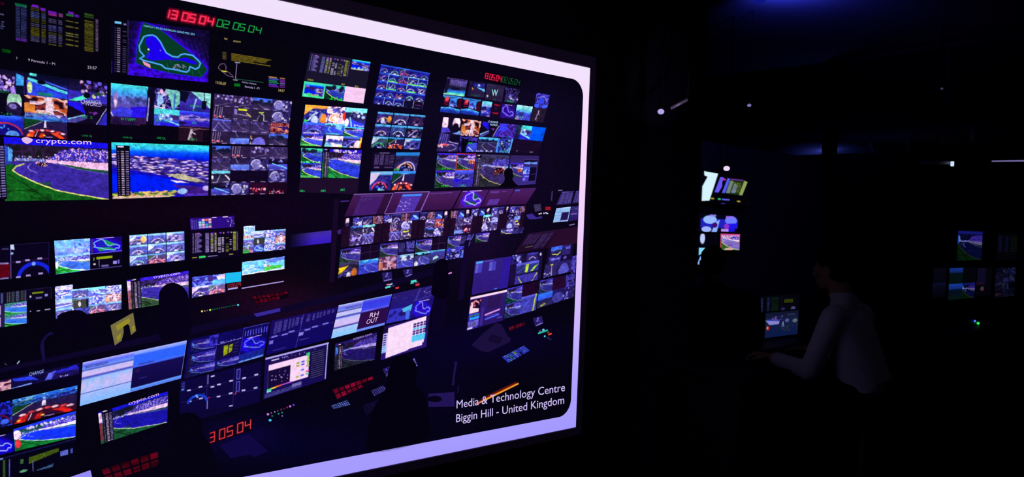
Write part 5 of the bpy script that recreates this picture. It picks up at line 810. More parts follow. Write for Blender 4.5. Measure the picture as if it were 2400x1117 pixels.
def p_q10(t): t.blot([(60, 70, 220), (120, 170, 245), (50, 40, 150), (190, 190, 250)], 6, 5, 5); q = t.sub(0, .0, 1, .5); q.blot([(50, 50, 190), (110, 140, 240), (40, 30, 140), (70, 80, 230)], 5, 3, 8); q.poly([(.72, .2), (1, 0), (1, .6), (.8, .55)], (235, 195, 240)); q.poly([(.6, .6), (1, .55), (1, 1), (.6, 1)], (90, 190, 250), .8); q.ell(.55, .4, .1, .3, (50, 30, 110)); q = t.sub(0, .5, .5, 1); cockpit(q, (230, 190, 245), (70, 60, 160), (190, 180, 250), (70, 50, 150), (230, 210, 250), 3, 1, (240, 200, 240)); q = t.sub(.5, .5, 1, 1); papaya(q, 3, 1.05, (255, 90, 110)); q.tint((220, 170, 230), .3)
MP('four bright cockpit views', [(450, 649), (528, 640), (528, 684), (450, 697)], p_q10, 2, 1.0); shape('blank_tile', [[(528.5, 640), (565, 636), (565, 659), (529, 663.5)]], (30, 190, 245), 3, 'flat cyan blank tile')
clock('thin red clock readout', [(529, 665), (566, 660), (566, 672), (529, 678)], [('13', .05, .08, .14, .06, (150, 20, 40), (190, 60, 80), 1.0, 0), ('05', .38, .09, .15, .06, (150, 20, 40), (190, 60, 80), 1.0, 0), ('04', .7, .09, .15, .06, (150, 20, 40), (190, 60, 80), 1.0, 0)]); shape('picture_caption', [[(534, 676), (557, 672), (557, 675.5), (534, 679.5)]], (170, 160, 235), 4)
def p_q11(t): t.blot([(110, 210, 240), (90, 170, 245), (160, 200, 250), (60, 130, 240)], 4, 5, 4); t.poly([(.55, .55), (.95, .6), (.9, .85), (.5, .95)], (60, 170, 60)); t.poly([(.55, .1), (1, .0), (1, .25), (.65, .35)], (90, 110, 220)); t.speck(.5, .3, .65, .6, [(70, 40, 110), (220, 190, 230), (190, 90, 110)], 9, 2); t.line([(0, .97), (1, .95)], (230, 190, 245), 2)
MP('pale view beside a green bend', [(567, 614), (667, 600), (667, 630), (567, 645)], p_q11, 2, 1.0); shape('monitor_edges', [[(566, 674), (665, 657.5), (665, 660), (567, 676.5)]], (165, 150, 215), 4)
DOTS = [(473.5, 729, (230, 225, 120)), (480, 728, (200, 130, 140)), (486, 727, (60, 130, 80)), (492.5, 726, (200, 240, 80))]+[(498+5.3*k, 725-1.05*k, (20, 100-3*k, 66)) for k in range(11)]+[(558, 714, (80, 220, 250))]
for k, (x, y, c) in enumerate(DOTS): shape('desk_light', [[(x+(2.4 if k in (0, 3, 15) else 1.7)*math.cos(a), y+(2.4 if k in (0, 3, 15) else 1.7)*math.sin(a)) for a in np.linspace(0, 6.28, 9)[:-1]]], c, 4)
def keys(label, quad, nx, ny, col, sd, cut=None, sz=.7):
    def f(t):
        R = np.random.RandomState(sd); t.fill((9, 3, 18))
        for j in range(ny):
            for i in range(nx):
                if cut and cut(i, j): continue
                q = t.sub(i/nx+.1/nx, j/ny+.12/ny, (i+.88)/nx, (j+.9)/ny); k = .5+.6*R.rand(); k *= .8; q.fill([c*k for c in col]); q.rows(0, 0, 1, 1, 3, tuple(min(255, c*1.7*k) for c in col), .5, R.randint(99), .3)
    return MP(label, quad, f, 3, 1.0, 'keypad')
keys('dim red keypad on the desk', [(590, 693), (676, 681), (676, 697), (600, 712)], 8, 2, (110, 8, 36), 3, lambda i, j: j == 1 and i > 5)
shape('paper_sheet', [[(594, 735), (657, 721), (657, 729), (602, 742)]], (56, 40, 150), 4, 'violet sheet of paper on the desk edge')
shape('yellow_notice', [[(259, 762), (312, 732), (319, 775), (307, 785), (303, 762), (297, 758), (289, 765), (290, 778), (285, 798), (269, 809)]], (118, 110, 66), 4, 'yellow notice sheet with an arm across it'); shape('notice_marks', [[(271, 763), (303, 745), (305, 754), (275, 775)], [(273, 790), (283, 780), (283, 790), (276, 800)], [(309, 765), (315, 762), (316, 772), (310, 777)]], (150, 140, 40), 5)
for pts in ([(0, 862), (430, 770), (720, 705), (790, 690), (1030, 625), (1030, 640), (790, 704), (440, 784), (0, 872)],): shape('desk_edge', [pts], (14, 6, 40), 1, 'dim front edge of the desk')
shape('microphone_arm', [[(94, 812), (98, 796), (108, 784), (118, 777), (124, 779), (125, 785), (120, 783), (110, 790), (103, 800), (106, 838), (102, 850), (98, 835)]], (20, 14, 66), 4, 'dim curved microphone arm'); shape('desk_light', [[(39, 851), (45, 844), (47, 846), (41, 853)]], (150, 170, 190), 4); shape('desk_light', [[(9, 850), (13, 851), (18, 855), (13, 855)]], (60, 50, 90), 4)
# ---- bottom rows
def p_s1(t): t.fill((16, 10, 60)); q = t.sub(.35, .0, 1, 1); q.poly([(.02, .1), (.3, .2), (.4, .7), (.05, .35)], (40, 60, 235)); q.rect(.3, .05, .55, .35, (20, 14, 70)); q.poly([(.55, .3), (.66, .2), (.6, .9), (.5, .9)], (90, 100, 240)); q.poly([(.62, .3), (.95, .1), (1, .45), (.7, .55)], (36, 36, 210)); q.blot([(36, 20, 110), (60, 40, 180)], 4, 3, 5, .5, .6, .4, 1, 1); q.line([(.3, .9), (.0, 1)], (120, 150, 250), 3); q.speck(.7, .8, .9, .9, [(190, 180, 250)], 7, 1.4); t.sub(0, 0, .35, 1).blot([(60, 20, 50), (230, 170, 190), (40, 16, 60)], 3, 2, 4)
MP('strip of track banner views at the left edge', [(-60, 905), (186, 850), (185, 876), (-60, 930)], p_s1, 2, 1.1); text('banner_lettering', [('CHANGE', (68, 881), (102, 873), (.5, -8))], (150, 170, 250), 4)
def p_s2(t): q = t.sub(0, 0, .37, 1); q.blot([(16, 14, 90), (30, 40, 210), (12, 8, 60), (30, 70, 230)], 4, 4, 3); q.arc(.6, 1.1, .4, .6, 20, 160, (90, 10, 60), 4); q.ell(.8, .8, .12, .1, (60, 100, 250)); papaya(t.sub(.37, 0, 1, 1), 5, 1.0, (215, 30, 30)); t.sub(.37, 0, 1, .3).blot([(20, 60, 220), (50, 140, 240), (20, 30, 160), (150, 210, 240)], 8, 3, 4, .6)
MP('dark blue and orange cockpit views', [(-60, 957), (182, 902), (179, 960), (-60, 1016)], p_s2, 2, 1.1)
MP('bright blue bend over green grass', [(31, 1005), (178, 962), (177, 1023), (35, 1057)], lambda t: (bend(t, 0, (24, 40, 230), (10, 40, 240), (8, 96, 36), None, 1, 120, wall=(215, 195, 250), kerb=(190, 200, 220), trees=(16, 50, 60), crowd=[(170, 170, 250), (90, 90, 220), (40, 30, 130)]), t.ell(.05, .3, .07, .2, (240, 200, 245)), t.ell(.06, .7, .05, .2, (190, 40, 50)), t.speck(.2, .12, .8, .2, [(200, 180, 240)], 24, 2.4)), 2, 1.0)
MP('glowing blue map part at the left edge', [(-40, 1030), (30, 1012), (33, 1058), (-40, 1075)], lambda t: trackmap(t, (20, 0, 240), (150, 170, 255), (30, 20, 200), (30, 20, 220), (8, 4, 70)), 2, 1.0)
MP('dark data page with a yellow line, bottom left', [(-6, 1075), (178, 1026), (178, 1080), (-6, 1126)], lambda t: (t.fill((6, 4, 26)), t.line([(0, .02), (1, .02)], (26, 24, 90), 4), t.rect(.0, .0, .07, .08, (140, 160, 250)), t.rect(.07, .12, .1, .9, (50, 90, 40)), t.rect(.145, .15, .16, .95, (90, 90, 200)), t.poly([(.4, .3), (.78, .22), (.78, .38), (.4, .6)], (90, 120, 20), .8), t.rect(.29, .3, .33, .5, (60, 110, 60)), t.line([(.45, .5), (.455, .95)], (110, 120, 180), 2), t.ell(.33, .85, .05, .06, (110, 180, 130)), t.rect(.8, .4, .9, .62, (100, 110, 220)), t.rect(.93, .4, .96, .6, (80, 90, 200)), t.poly([(.5, .95), (.72, .85), (.7, 1), (.5, 1)], (80, 130, 190), .7), t.a.__imul__((.5+.7*RNG.rand(*t.x.shape))[..., None])), 2, 1.0)
def p_u1(t):
    t.grad([(0, (190, 190, 255)), (.07, (150, 170, 255)), (1, (150, 180, 255))]); q = t.sub(0, 0, .5, 1); q.grad([(0, (190, 180, 250)), (.08, (90, 110, 250)), (.17, (110, 150, 245)), (.19, (60, 80, 200)), (.21, (190, 190, 250)), (.33, (215, 190, 245)), (.37, (60, 70, 190)), (.42, (150, 190, 250)), (.6, (200, 190, 250)), (.72, (170, 190, 255)), (1, (130, 185, 255))]); q.blot([(150, 190, 250), (215, 185, 240), (150, 200, 250)], 8, 3, 4, .45, 0, .42, 1, .72); q.line([(0, .73), (1, .73)], (40, 50, 150), 1.3); q.line([(0, .21), (1, .21)], (50, 60, 160), 1); q.rows(.05, .09, .5, .16, 2, (80, 70, 190), .5, 2)
    q = t.sub(.5, 0, 1, 1); q.grad([(0, (170, 180, 255)), (.08, (120, 150, 255)), (.11, (50, 100, 255)), (.34, (44, 100, 255)), (.36, (70, 110, 240)), (.4, (60, 90, 240)), (.42, (20, 12, 80)), (.9, (16, 8, 66)), (.92, (110, 160, 255)), (1, (60, 110, 240))]); q.rect(.1, .34, .4, .36, (60, 30, 130)); q.rect(.15, .7, .3, .72, (60, 50, 150), .8); q.ell(.1, .5, .05, .04, (60, 24, 70), .6)
MP('pale spreadsheet beside a blue page', [(194, 849), (438, 797), (424, 886), (187, 951)], p_u1, 2, 1.1)
def p_u2(t): bend(t, 0, (20, 20, 220), (26, 20, 170), (24, 84, 50), None, 1, 160, wall=(235, 195, 245), kerb=(190, 200, 180), seed=6, crowd=[(150, 130, 240), (200, 190, 250), (50, 40, 150)], trees=(24, 20, 70)); tower(t, .05, .2, 0, 1, 6); t.rect(0, .04, .04, .9, (150, 40, 60), .85); t.rect(0, .04, .045, .35, (240, 200, 240))
MP('bend with a running order, lower left', [(230, 966), (394, 916), (392, 989), (237, 1040)], p_u2, 2, 1.0); text('banner_lettering', [('crypto.com', (301, 949), (372, 926), (1, -8))], (235, 195, 240), 4, 'white sponsor lettering')
def p_u3(t):
    t.fill((14, 8, 90)); K = dict(banner=(40, 30, 150), asphalt=(40, 30, 150), grass=(22, 24, 100), bright=1.0, dens=40, wall=(150, 150, 250), crowd=[(90, 80, 220), (40, 30, 130), (140, 130, 240)], trees=(26, 16, 90), kerb=(90, 110, 170))
    bend(t.sub(.04, .06, .34, .36), 0, **K); bend(t.sub(.06, .4, .36, .72), 0, **K); bend(t.sub(.06, .74, .38, 1), 0, **K); q = t.sub(.26, .02, .36, .3); q.blot([(30, 20, 130), (60, 50, 220)], 3, 3, 4); [t.rect(.03, y, .06, y+.3, (30, 20, 60)) for y in (.4, .7)]
    q = t.sub(.37, .3, .66, .72); q.fill((16, 10, 60)); q.poly([(.3, .2), (.48, .2), (.52, .8), (.34, .88)], (150, 160, 20)); q.poly([(.53, .25), (.7, .2), (.7, .7), (.56, .75)], (140, 150, 20)); q.line([(.55, .45), (.7, .4)], (20, 14, 60), 1.5); q.rows(.75, .1, .95, .9, 4, (40, 30, 130), .5); [t.line([(x, 0), (x-.0, 1)], (90, 80, 210), 1.2, .8) for x in (.36, .68)]; t.line([(.37, .3), (.66, .28)], (110, 100, 220), 1.4); t.speck(.4, .25, .66, .31, [(160, 150, 240)], 12, 1.2)
    q = t.sub(.68, 0, 1, .32); [q.line([(x, .35), (x+.02, .8)], (90, 84, 220), 2) for x in np.linspace(.08, .9, 9)]; q.rect(0, 0, .95, .06, (100, 96, 220), .7); q = t.sub(.68, .32, 1, .75); trackmap(q, (30, 10, 230), (110, 130, 255), (26, 20, 170), (20, 10, 190), (12, 6, 90)); bend(t.sub(.4, .76, .68, 1), 0, **K); q = t.sub(.68, .75, 1, 1); q.grad([(0, (26, 30, 150)), (.75, (20, 40, 140)), (.85, (110, 150, 240)), (1, (100, 140, 240))])
MP('deep blue mosaic with a yellow block', [(443, 796), (634, 754), (617, 834), (431, 888)], p_u3, 2, 1.0)
def p_u4(t):
    grids(t, 3, 3, (12, 6, 58), (60, 44, 140), 1.1); [t.rect(x, y, x+.045, y+.04, (200, 190, 245)) for x, y in ((.09, .32), (.23, .29), (.38, .06), (.46, .33), (.61, .3), (.77, .3), (.92, .28), (.1, .66), (.24, .63), (.38, .36), (.46, .66), (.61, .63), (.77, .61), (.92, .6), (.62, .97))]; [t.line([(.345, y), (.345, y+.25)], (150, 140, 230), 1.8) for y in (.02, .72)]
    t.arc(.22, .78, .12, .24, 15, 165, (20, 60, 200), 6); t.speck(.16, .5, .3, .6, [(120, 170, 255), (40, 90, 230)], 6, 2); [(t.rect(.7, y, .74, y+.25, (26, 20, 110)), t.line([(.7, y), (.74, y), (.74, y+.25), (.7, y+.25), (.7, y)], (110, 100, 220), 1.4)) for y in (.06, .38)]; t.rows(.02, .04, .06, .3, 9, (70, 70, 180), .6); t.rect(.02, .26, .05, .3, (60, 160, 240)); t.line([(.37, .66), (.34, .68)], (190, 20, 60), 2); t.line([(.7, .64), (.69, .7)], (220, 50, 60), 2)
MP('dark blue grid monitor', [(422, 893), (613, 846), (608, 943), (421, 968)], p_u4, 2, 1.0)
shape('grid_monitor_foot', [[(421, 966), (608, 942), (552, 958), (474, 980), (468, 978)]], (12, 6, 50), 2)
def p_u5(t): t.grad([(0, (24, 10, 90)), (1, (14, 8, 96))]); [t.rows(x, .06, x+w_, .42-.02*k, 16, (110, 100, 210), .5, k) for k, (x, w_) in enumerate(((.06, .04), (.11, .06), (.2, .05), (.28, .03), (.33, .03), (.38, .05), (.46, .03), (.55, .05), (.64, .03), (.7, .03), (.75, .02), (.8, .03), (.86, .04), (.93, .03)))]; t.line([(.49, 0), (.46, 1)], (80, 70, 190), 1.1); t.line([(0, .5), (1, .48)], (60, 50, 160), 1); [t.rect(x, y, x+.09, y+.05, (120, 110, 220)) for x, y in ((.04, .47), (.2, .48), (.3, .44), (.55, .5), (.66, .46), (.82, .44))]; t.rect(.47, .56, .54, .66, (140, 130, 235)); t.rect(.02, .6, .08, .7, (120, 110, 220)); t.rect(.1, .9, .3, .93, (70, 60, 170), .6); t.rect(.5, .78, .64, .81, (80, 70, 180), .7)
MP('deep blue pages of figures', [(637, 751), (791, 718), (775, 793), (623, 832)], p_u5, 2, 1.0)
def p_u6(t): t.fill((22, 12, 84)); t.rect(0, 0, 1, .05, (170, 160, 235)); t.rect(.08, .08, .8, .2, (30, 14, 80)); t.rect(.1, .09, .22, .12, (210, 200, 245)); t.speck(.25, .08, .8, .15, [(150, 140, 220)], 12, 1.3); t.rect(.06, .2, .7, .78, (250, 212, 246)); t.rect(.06, .34, .41, .78, (22, 8, 56)); t.speck(.12, .4, .38, .72, [(200, 190, 240), (110, 100, 200)], 16, 1.2, 4); [t.rect(.5+.08*i, .32+.07*j, .55+.08*i, .36+.07*j, c) for i, j, c in ((0, 0, (150, 160, 40)), (1, 0, (60, 90, 220)), (0, 1, (170, 180, 60)), (1, 1, (60, 80, 200)), (2, 2, (220, 120, 140)), (1, 3, (90, 110, 230)), (0, 5, (170, 180, 60)), (1, 5, (80, 110, 230)), (2, 5, (90, 200, 130)), (2, 4, (200, 90, 140)), (2, 0, (190, 200, 60)))]; t.rect(.67, .22, .7, .5, (150, 200, 100)); t.rect(.65, .14, .71, .22, (60, 190, 130)); t.rect(.72, .1, .97, .88, (22, 12, 74)); t.rows(.74, .14, .94, .86, 13, (84, 80, 120), .3, 3); t.line([(.98, .03), (.98, .97)], (190, 180, 245), 2.2); t.rect(.05, .78, .12, .83, (70, 220, 130)); t.rect(.12, .77, .2, .81, (230, 210, 60)); t.rect(.2, .76, .28, .8, (230, 90, 60)); t.rect(.28, .76, .45, .79, (190, 80, 220)); t.rect(.05, .83, .12, .86, (150, 230, 240)); t.rows(.02, .87, .6, .98, 3, (110, 110, 210), .4, 2); t.rect(.45, .84, .6, .92, (190, 180, 245), .5)
MP('software page with a pale panel and a dark track plot', [(622, 838), (771, 801), (765, 888), (617, 936)], p_u6, 2, 1.0)
def p_u7(t): t.grad([(0, (140, 190, 245)), (.04, (90, 90, 230)), (.1, (60, 60, 230)), (.3, (56, 66, 235)), (1, (60, 70, 230))]); q = t.sub(0, 0, .47, 1); q.grad([(0, (190, 200, 250)), (.1, (110, 110, 235)), (.19, (120, 150, 240)), (.22, (40, 40, 130)), (.24, (200, 190, 250)), (.35, (190, 200, 250)), (.38, (60, 50, 160)), (.42, (120, 130, 235)), (.45, (200, 195, 250)), (.65, (215, 190, 245)), (.71, (40, 40, 140)), (.73, (170, 200, 250)), (1, (130, 200, 250))]); q.rows(.3, .1, .95, .18, 2, (90, 80, 210), .5, 3); t.rect(.47, .32, 1, .4, (80, 80, 235)); t.rect(.47, .4, 1, .92, (44, 12, 72)); t.rect(.47, .92, 1, 1, (110, 140, 245)); t.rect(.5, .36, .7, .38, (170, 160, 240), .7); t.rect(0, .94, .47, 1, (140, 200, 250))
MP('page with a pale table and large white words', [(794, 715), (919, 689), (901, 761), (776, 793)], p_u7, 2, 1.0); text('picture_caption', [('RH', (866, 744), (886, 740), (2.5, -11)), ('OUT', (858, 759.5), (884, 753), (2.5, -11))], (235, 205, 240), 4, 'large white words on plum')
MP('dim bend with a running order on the desk monitor', [(786, 805), (884, 778), (878, 842), (783, 868)], lambda t: (bend(t, 0, (40, 24, 110), (32, 20, 100), (30, 34, 50), None, 1, 90, wall=(170, 150, 230), kerb=(90, 80, 120), seed=7, crowd=[(80, 60, 150), (40, 30, 90), (130, 110, 190)], trees=(24, 14, 50)), tower(t, .06, .2, .05, 1, 7)), 2, 1.0); text('banner_lettering', [('crypto.com', (828, 796), (871, 784), (.6, -5.5))], (190, 160, 225), 4)
def p_u9(t): t.grad([(0, (40, 26, 110)), (1, (26, 18, 130))]); t.speck(0, .05, .5, .5, [(80, 70, 170)], 10, 1); t.rect(.02, .55, .55, 1, (34, 30, 150)); t.blot([(30, 20, 110), (60, 60, 210), (26, 16, 90)], 6, 4, 3, .7, 0, .55, .52, 1); t.poly([(.3, .6), (.52, .5), (.52, .72), (.35, .72)], (80, 190, 230)); t.poly([(.4, .7), (.5, .65), (.52, 1), (.45, 1)], (70, 110, 230)); q = t.sub(.57, .45, 1, 1); trackmap(q, (40, 10, 230), (120, 130, 255), (40, 20, 170), (40, 10, 190), (26, 14, 110)); [t.line([(.6+.03*k, .03), (.55+.03*k, .4)], (90, 80, 190), 1) for k in range(2)]; t.line([(.72, .08), (.9, .05), (.86, .3)], (90, 80, 180), 1); t.speck(.72, .1, .85, .4, [(130, 120, 210)], 10, 1.2); t.line([(.53, .4), (.95, .34)], (80, 70, 180), 1)
MP('violet page with a small map and a track view', [(922, 688), (1026, 665), (1007, 738), (904, 758)], p_u9, 2, 1.0)
def p_u10(t): t.fill((40, 20, 110)); t.poly([(.1, .08), (.93, -.0), (.93, .9), (.1, .98)], (250, 220, 250)); t.rect(0, 0, .1, .22, (24, 12, 60)); t.rect(.0, .22, .1, .8, (200, 190, 250)); [t.rect(.015, .26+.07*j, .075, .3+.07*j, (60, 40, 130) if j < 5 else (60, 190, 240)) for j in range(8)]; [t.rect(.66+.075*i, .14+.075*j, .72+.075*i, .2+.075*j, (70, 40, 130) if (j % 3 != 2) else (70, 190, 240)) for i in range(4) for j in range(6)]; t.rect(.655, .55, .945, .72, (70, 200, 245), .9); t.rect(.94, .0, 1, .5, (30, 14, 80)); t.rect(.9, .82, 1, 1, (40, 20, 110)); t.rect(.6, .9, 1, 1, (44, 22, 120)); t.rect(0, .82, .1, 1, (44, 20, 120))
MP('glaring white page with blue tables', [(900, 765), (1007, 738), (999, 812), (892, 844)], p_u10, 2, 1.0)
# ---- desks, keypads and silhouettes
def screenlet(lab, q, c=(70, 60, 190), n=18, sd=2): MP(lab, q, lambda t: (t.fill((40, 28, 100)), t.speck(.08, .08, .92, .9, [c, (150, 140, 235), (24, 14, 60)], n, 1.3, sd), t.rect(.1, .88, .95, .97, (170, 160, 245), .8)), 3, 1.0)
screenlet('small lit control panel', [(895, 639), (918, 636), (919, 655), (898, 660)]); screenlet('second small lit control panel', [(944, 632), (966, 629), (967, 643), (950, 650)]); screenlet('small lit control panel on the right desk', [(1249, 745), (1270, 740), (1273, 757), (1255, 765)], (60, 60, 200)); screenlet('small lit control panel by a shoulder', [(966, 841), (972, 837), (979, 857), (973, 860)], (90, 130, 230)); screenlet('tilted lit tablet by a shoulder', [(897, 864), (915, 857), (912, 868), (906, 884)], (90, 100, 255), 8)
def led(pts, w_, c):
    (a, b) = pts; d = np.subtract(b, a); n_ = np.array([-d[1], d[0]])/np.hypot(*d)*w_/2; shape('desk_light', [[tuple(np.add(a, n_)), tuple(np.add(b, n_)), tuple(np.subtract(b, n_)), tuple(np.subtract(a, n_))]], c, 4)
for p in (((903, 674), (915, 671), 4, (90, 220, 210)), ((906, 667), (913, 666), 3, (220, 130, 150)), ((913, 667), (920, 664), 3, (170, 200, 240)), ((917, 671), (925, 668), 2.5, (60, 50, 120)), ((927, 675), (935, 673), 4, (225, 50, 70)), ((963, 660), (976, 657), 5, (80, 220, 210)), ((962, 664), (970, 662), 3, (60, 180, 180)), ((974, 668), (983, 665), 4.5, (225, 50, 80)), ((973, 662), (980, 660), 2, (90, 100, 110)),
          ((1261, 781), (1284, 773), 3.5, (40, 190, 170)), ((1271, 773), (1276, 771.5), 4, (120, 210, 230)), ((1285, 784), (1293, 781), 4, (225, 60, 50)), ((1275, 788), (1278.5, 787), 3.5, (70, 220, 225)), ((1264, 776), (1267, 775), 3, (170, 90, 190)), ((1282, 780), (1287, 777), 2, (120, 110, 40)), ((1282, 790), (1292, 796), 4, (36, 28, 80)), ((1051, 641), (1059, 638), 3, (220, 140, 220))): led((p[0], p[1]), p[2], p[3])
for x, y, c, r in ((628, 970, (200, 110, 230), 3.2), (636, 967, (130, 110, 110), 1.8), (644, 964.5, (150, 120, 190), 2), (651, 962, (90, 60, 90), 2), (659, 959, (110, 60, 90), 2), (666, 957, (80, 40, 70), 2), (673, 954, (150, 30, 60), 2.2), (680, 951.5, (200, 110, 240), 2.8), (688, 948, (110, 70, 230), 2.4), (638, 974, (20, 110, 80), 2.4), (653, 969, (30, 130, 90), 2.4), (661, 966, (30, 120, 90), 2.4), (633, 984, (60, 190, 230), 3.6), (661.5, 974, (150, 120, 200), 1.8)): shape('desk_light', [[(x+r*math.cos(a), y+r*.9*math.sin(a)) for a in np.linspace(0, 6.28, 9)[:-1]]], c, 4)
keys('red keypad in front of a dark head', [(777, 911), (874, 880), (877, 896), (790, 936)], 7, 2, (150, 10, 50), 5, lambda i, j: j == 1 and i > 4); keys('dark red keypad, bottom left', [(235, 1100), (372, 1055), (374, 1090), (250, 1130)], 6, 2, (96, 4, 26), 8); keys('faint red readout on the right desk', [(1192, 766), (1230, 753), (1230, 762), (1194, 775)], 6, 1, (110, 14, 40), 6)
def kdots(lab, q, nx, ny, c, base=(10, 8, 44), sd=1): MP(lab, q, lambda t: (t.fill(base), [t.ell((i+.5)/nx, (j+.5)/ny, .3/nx, .34/ny, [k*(.6+.5*np.random.RandomState(sd+i*7+j).rand()) for k in c]) for i in range(nx) for j in range(ny)]), 3, 1.0, 'keypad')
kdots('lit blue keypad', [(775, 950), (814, 936), (822, 948), (782, 958)], 9, 3, (120, 150, 255)); kdots('dim violet keypad', [(869, 915), (898, 902), (907, 912), (877, 928)], 7, 4, (100, 90, 190)); kdots('dark keyboard', [(850, 950), (902, 928), (884, 955), (858, 972)], 12, 6, (24, 18, 60), (8, 5, 34))
MP('blue glowing keyboard', [(1176, 836), (1228, 809), (1242, 821), (1191, 850)], lambda t: (t.fill((16, 14, 70)), [t.rect((i+.12)/14, (j+.15)/5, (i+.88)/14, (j+.85)/5, [(50, 60, 235), (70, 80, 250), (40, 44, 190), (90, 130, 250), (60, 110, 110)][(i*3+j*5+(i*j) % 3) % 5]) for i in range(14) for j in range(5)], t.ell(.5, .3, .05, .2, (90, 120, 40)), t.rect(.62, .55, .7, .95, (16, 10, 50))), 3, 1.0, 'keypad')
shape('paper_sheet', [[(1130, 783), (1163, 756), (1175, 759), (1190, 787), (1197, 792), (1195, 801), (1143, 825), (1128, 822), (1105, 808)]], (27, 15, 62), 4, 'dim sheet of paper on the right desk'); MP('writing on the dim sheet', [(1150, 781), (1181, 790), (1172, 806), (1141, 799)], lambda t: (t.fill((27, 15, 62)), t.rows(.05, .05, .95, .95, 6, (8, 4, 30), .45, 3)), 5, 1.0, 'paper_writing')
shape('desk_paper', [[(1004, 922), (1065, 918), (1066, 952), (1004, 953)]], (34, 20, 84), 4, 'violet pad with a dark mouse'); shape('mouse', [smooth([(1004, 930), (1022, 927), (1034, 931), (1034, 938), (1024, 941), (1004, 939)], 3)], (6, 3, 22), 5); shape('cable', [[(1066, 846), (1072, 848), (1066, 880), (1064, 903), (1059, 902), (1063, 870)], [(1073, 903), (1075, 903), (1074, 921), (1072, 921)]], (30, 18, 74), 4); shape('desk_paper', [[(515, 1043), (583, 1017), (628, 1056), (594, 1071), (587, 1064), (540, 1073)]], (16, 8, 64), 3, 'dim papers under the red clock'); shape('desk_paper', [[(162, 1118), (212, 1101), (216, 1118)]], (150, 140, 245), 4, 'bright corner of a page at the bottom edge')
shape('head_silhouette', [smooth([(907, 884), (912, 862), (924, 840), (942, 832), (960, 836), (972, 848), (978, 866), (976, 900), (996, 930), (1004, 975), (1000, 1030), (870, 1060), (862, 1010), (876, 955), (902, 915)], 4)], (5, 2, 16), 6, 'dark head and back of a seated figure'); shape('head_silhouette', [smooth([(400, 1010), (408, 985), (424, 970), (446, 966), (464, 974), (474, 992), (478, 1020), (496, 1050), (500, 1118), (372, 1118), (380, 1060), (394, 1036)], 4)], (5, 2, 18), 6, 'dark head at the bottom left of the slide'); shape('head_silhouette', [smooth([(1014, 660), (1016, 625), (1026, 610), (1040, 606), (1048, 615), (1051, 640), (1052, 680), (1040, 700), (1012, 690)], 4)], (6, 2, 20), 6); shape('chair_back', [smooth([(1012, 765), (1016, 700), (1030, 690), (1046, 706), (1044, 740), (1030, 775)], 3)], (10, 4, 34), 5)
clock('slanting red clock readout', [(489, 1013), (592, 978), (594, 1007), (491, 1042)], [('3', .02, .1, .1, .1, (190, 10, 30), (250, 70, 70), 1.5, 2.2), ('05', .235, .12, .175, .1, (200, 10, 30), (250, 84, 80), 1.5, 2.2), ('04', .645, .12, .175, .1, (200, 10, 30), (250, 90, 84), 1.5, 2.2)], lay=4, hh=.72, off=(9, 3, 24))
MP('glowing orange light bar', [(1113, 938), (1214, 890), (1218, 906), (1117, 956)], lambda t: (t.fill((6, 3, 18)), t.mix(np.exp(-((t.y/t.h-.42)/.3)**2)*np.clip((1-t.x/t.w)*14, 0, 1)*np.clip(t.x/t.w*3, 0, 1)*.75*(t.y/t.h < .5), (200, 40, 10)), t.line([(.06, .5), (.985, .48)], (250, 160, 50), 3.6), t.mix(np.clip((.25-t.x/t.w)*4, 0, .7)*np.exp(-((t.y/t.h-.5)/.12)**2), (225, 90, 100))), 5, 1.0, 'light_bar')
def caption(line, a, b, up):           # one line of the caption, each word a part
    a, b = np.array(a, float), np.array(b, float); v = glyphs(line)[0]; x0, wd = v[:, 0].min(), np.ptp(v[:, 0]); done = ''
    for wrd in line.split(' '):
        done += wrd; g = glyphs(wrd)[0]; e = glyphs(done)[0][:, 0].max()-x0; s_ = e-np.ptp(g[:, 0]); done += ' '
        text('caption_word', [(wrd, a+(b-a)*s_/wd, a+(b-a)*e/wd, up)], (208, 192, 250), 8, 'white caption word at the lower right of the slide', DISPLAY)
caption('Media & Technology Centre', (1070, 956.5), (1324, 915.5), (.3, -18.3)); caption('Biggin Hill - United Kingdom', (1069, 989), (1322, 945), (.3, -18.3))
# ------------------------------------------------------------------ the dark room
M_WALL = make_mat('wall_dark_paint', (.010, .009, .016), .8, bump=.05, scale=60); M_CEIL = make_mat('ceiling_black_paint', (.13, .12, .17), .9); M_FLOOR = make_mat('floor_dark_carpet', (.008, .008, .012), .95, bump=.3, scale=400)
M_METAL = make_mat('brushed_metal', (.25, .24, .28), .35, .9, spec=.3); M_BLACK = make_mat('black_plastic', (.012, .011, .016), .5); M_DUCT = make_mat('galvanised_duct', (.30, .30, .34), .5, .6, var=.1); M_DESK = make_mat('dark_laminate', (.012, .012, .018), .55)
def structure(name, boxes, mat):
    bm = bmesh.new()
    for b in boxes: box(bm, *b)
    return tag(bm_obj(name, bm, mat), kind='structure')
structure('floor', [(-3, 12.4, -3, 9.2, -.1, 0)], M_FLOOR); structure('ceiling', [(-3, 12.4, -3, 9.2, 4.0, 4.1)], M_CEIL)
structure('wall_front', [(-3, 4.05, 3.045, 3.3, 0, 4.0)], M_WALL); structure('wall_left', [(-3.2, -3, -3, 9.2, 0, 4)], M_WALL); structure('wall_rear', [(-3, 12.4, -3.2, -3, 0, 4)], M_WALL); structure('wall_right', [(12, 12.2, -3, 9.2, 0, 4)], M_WALL); structure('wall_back', [(-3, 12.4, 9, 9.2, 0, 4)], M_WALL)
M_PANEL = make_mat('navy_panel', (.07, .066, .15), .75); structure('wall_partition', [(6.2, 10.6, 5.58, 5.72, 0, 2.55)], M_PANEL)
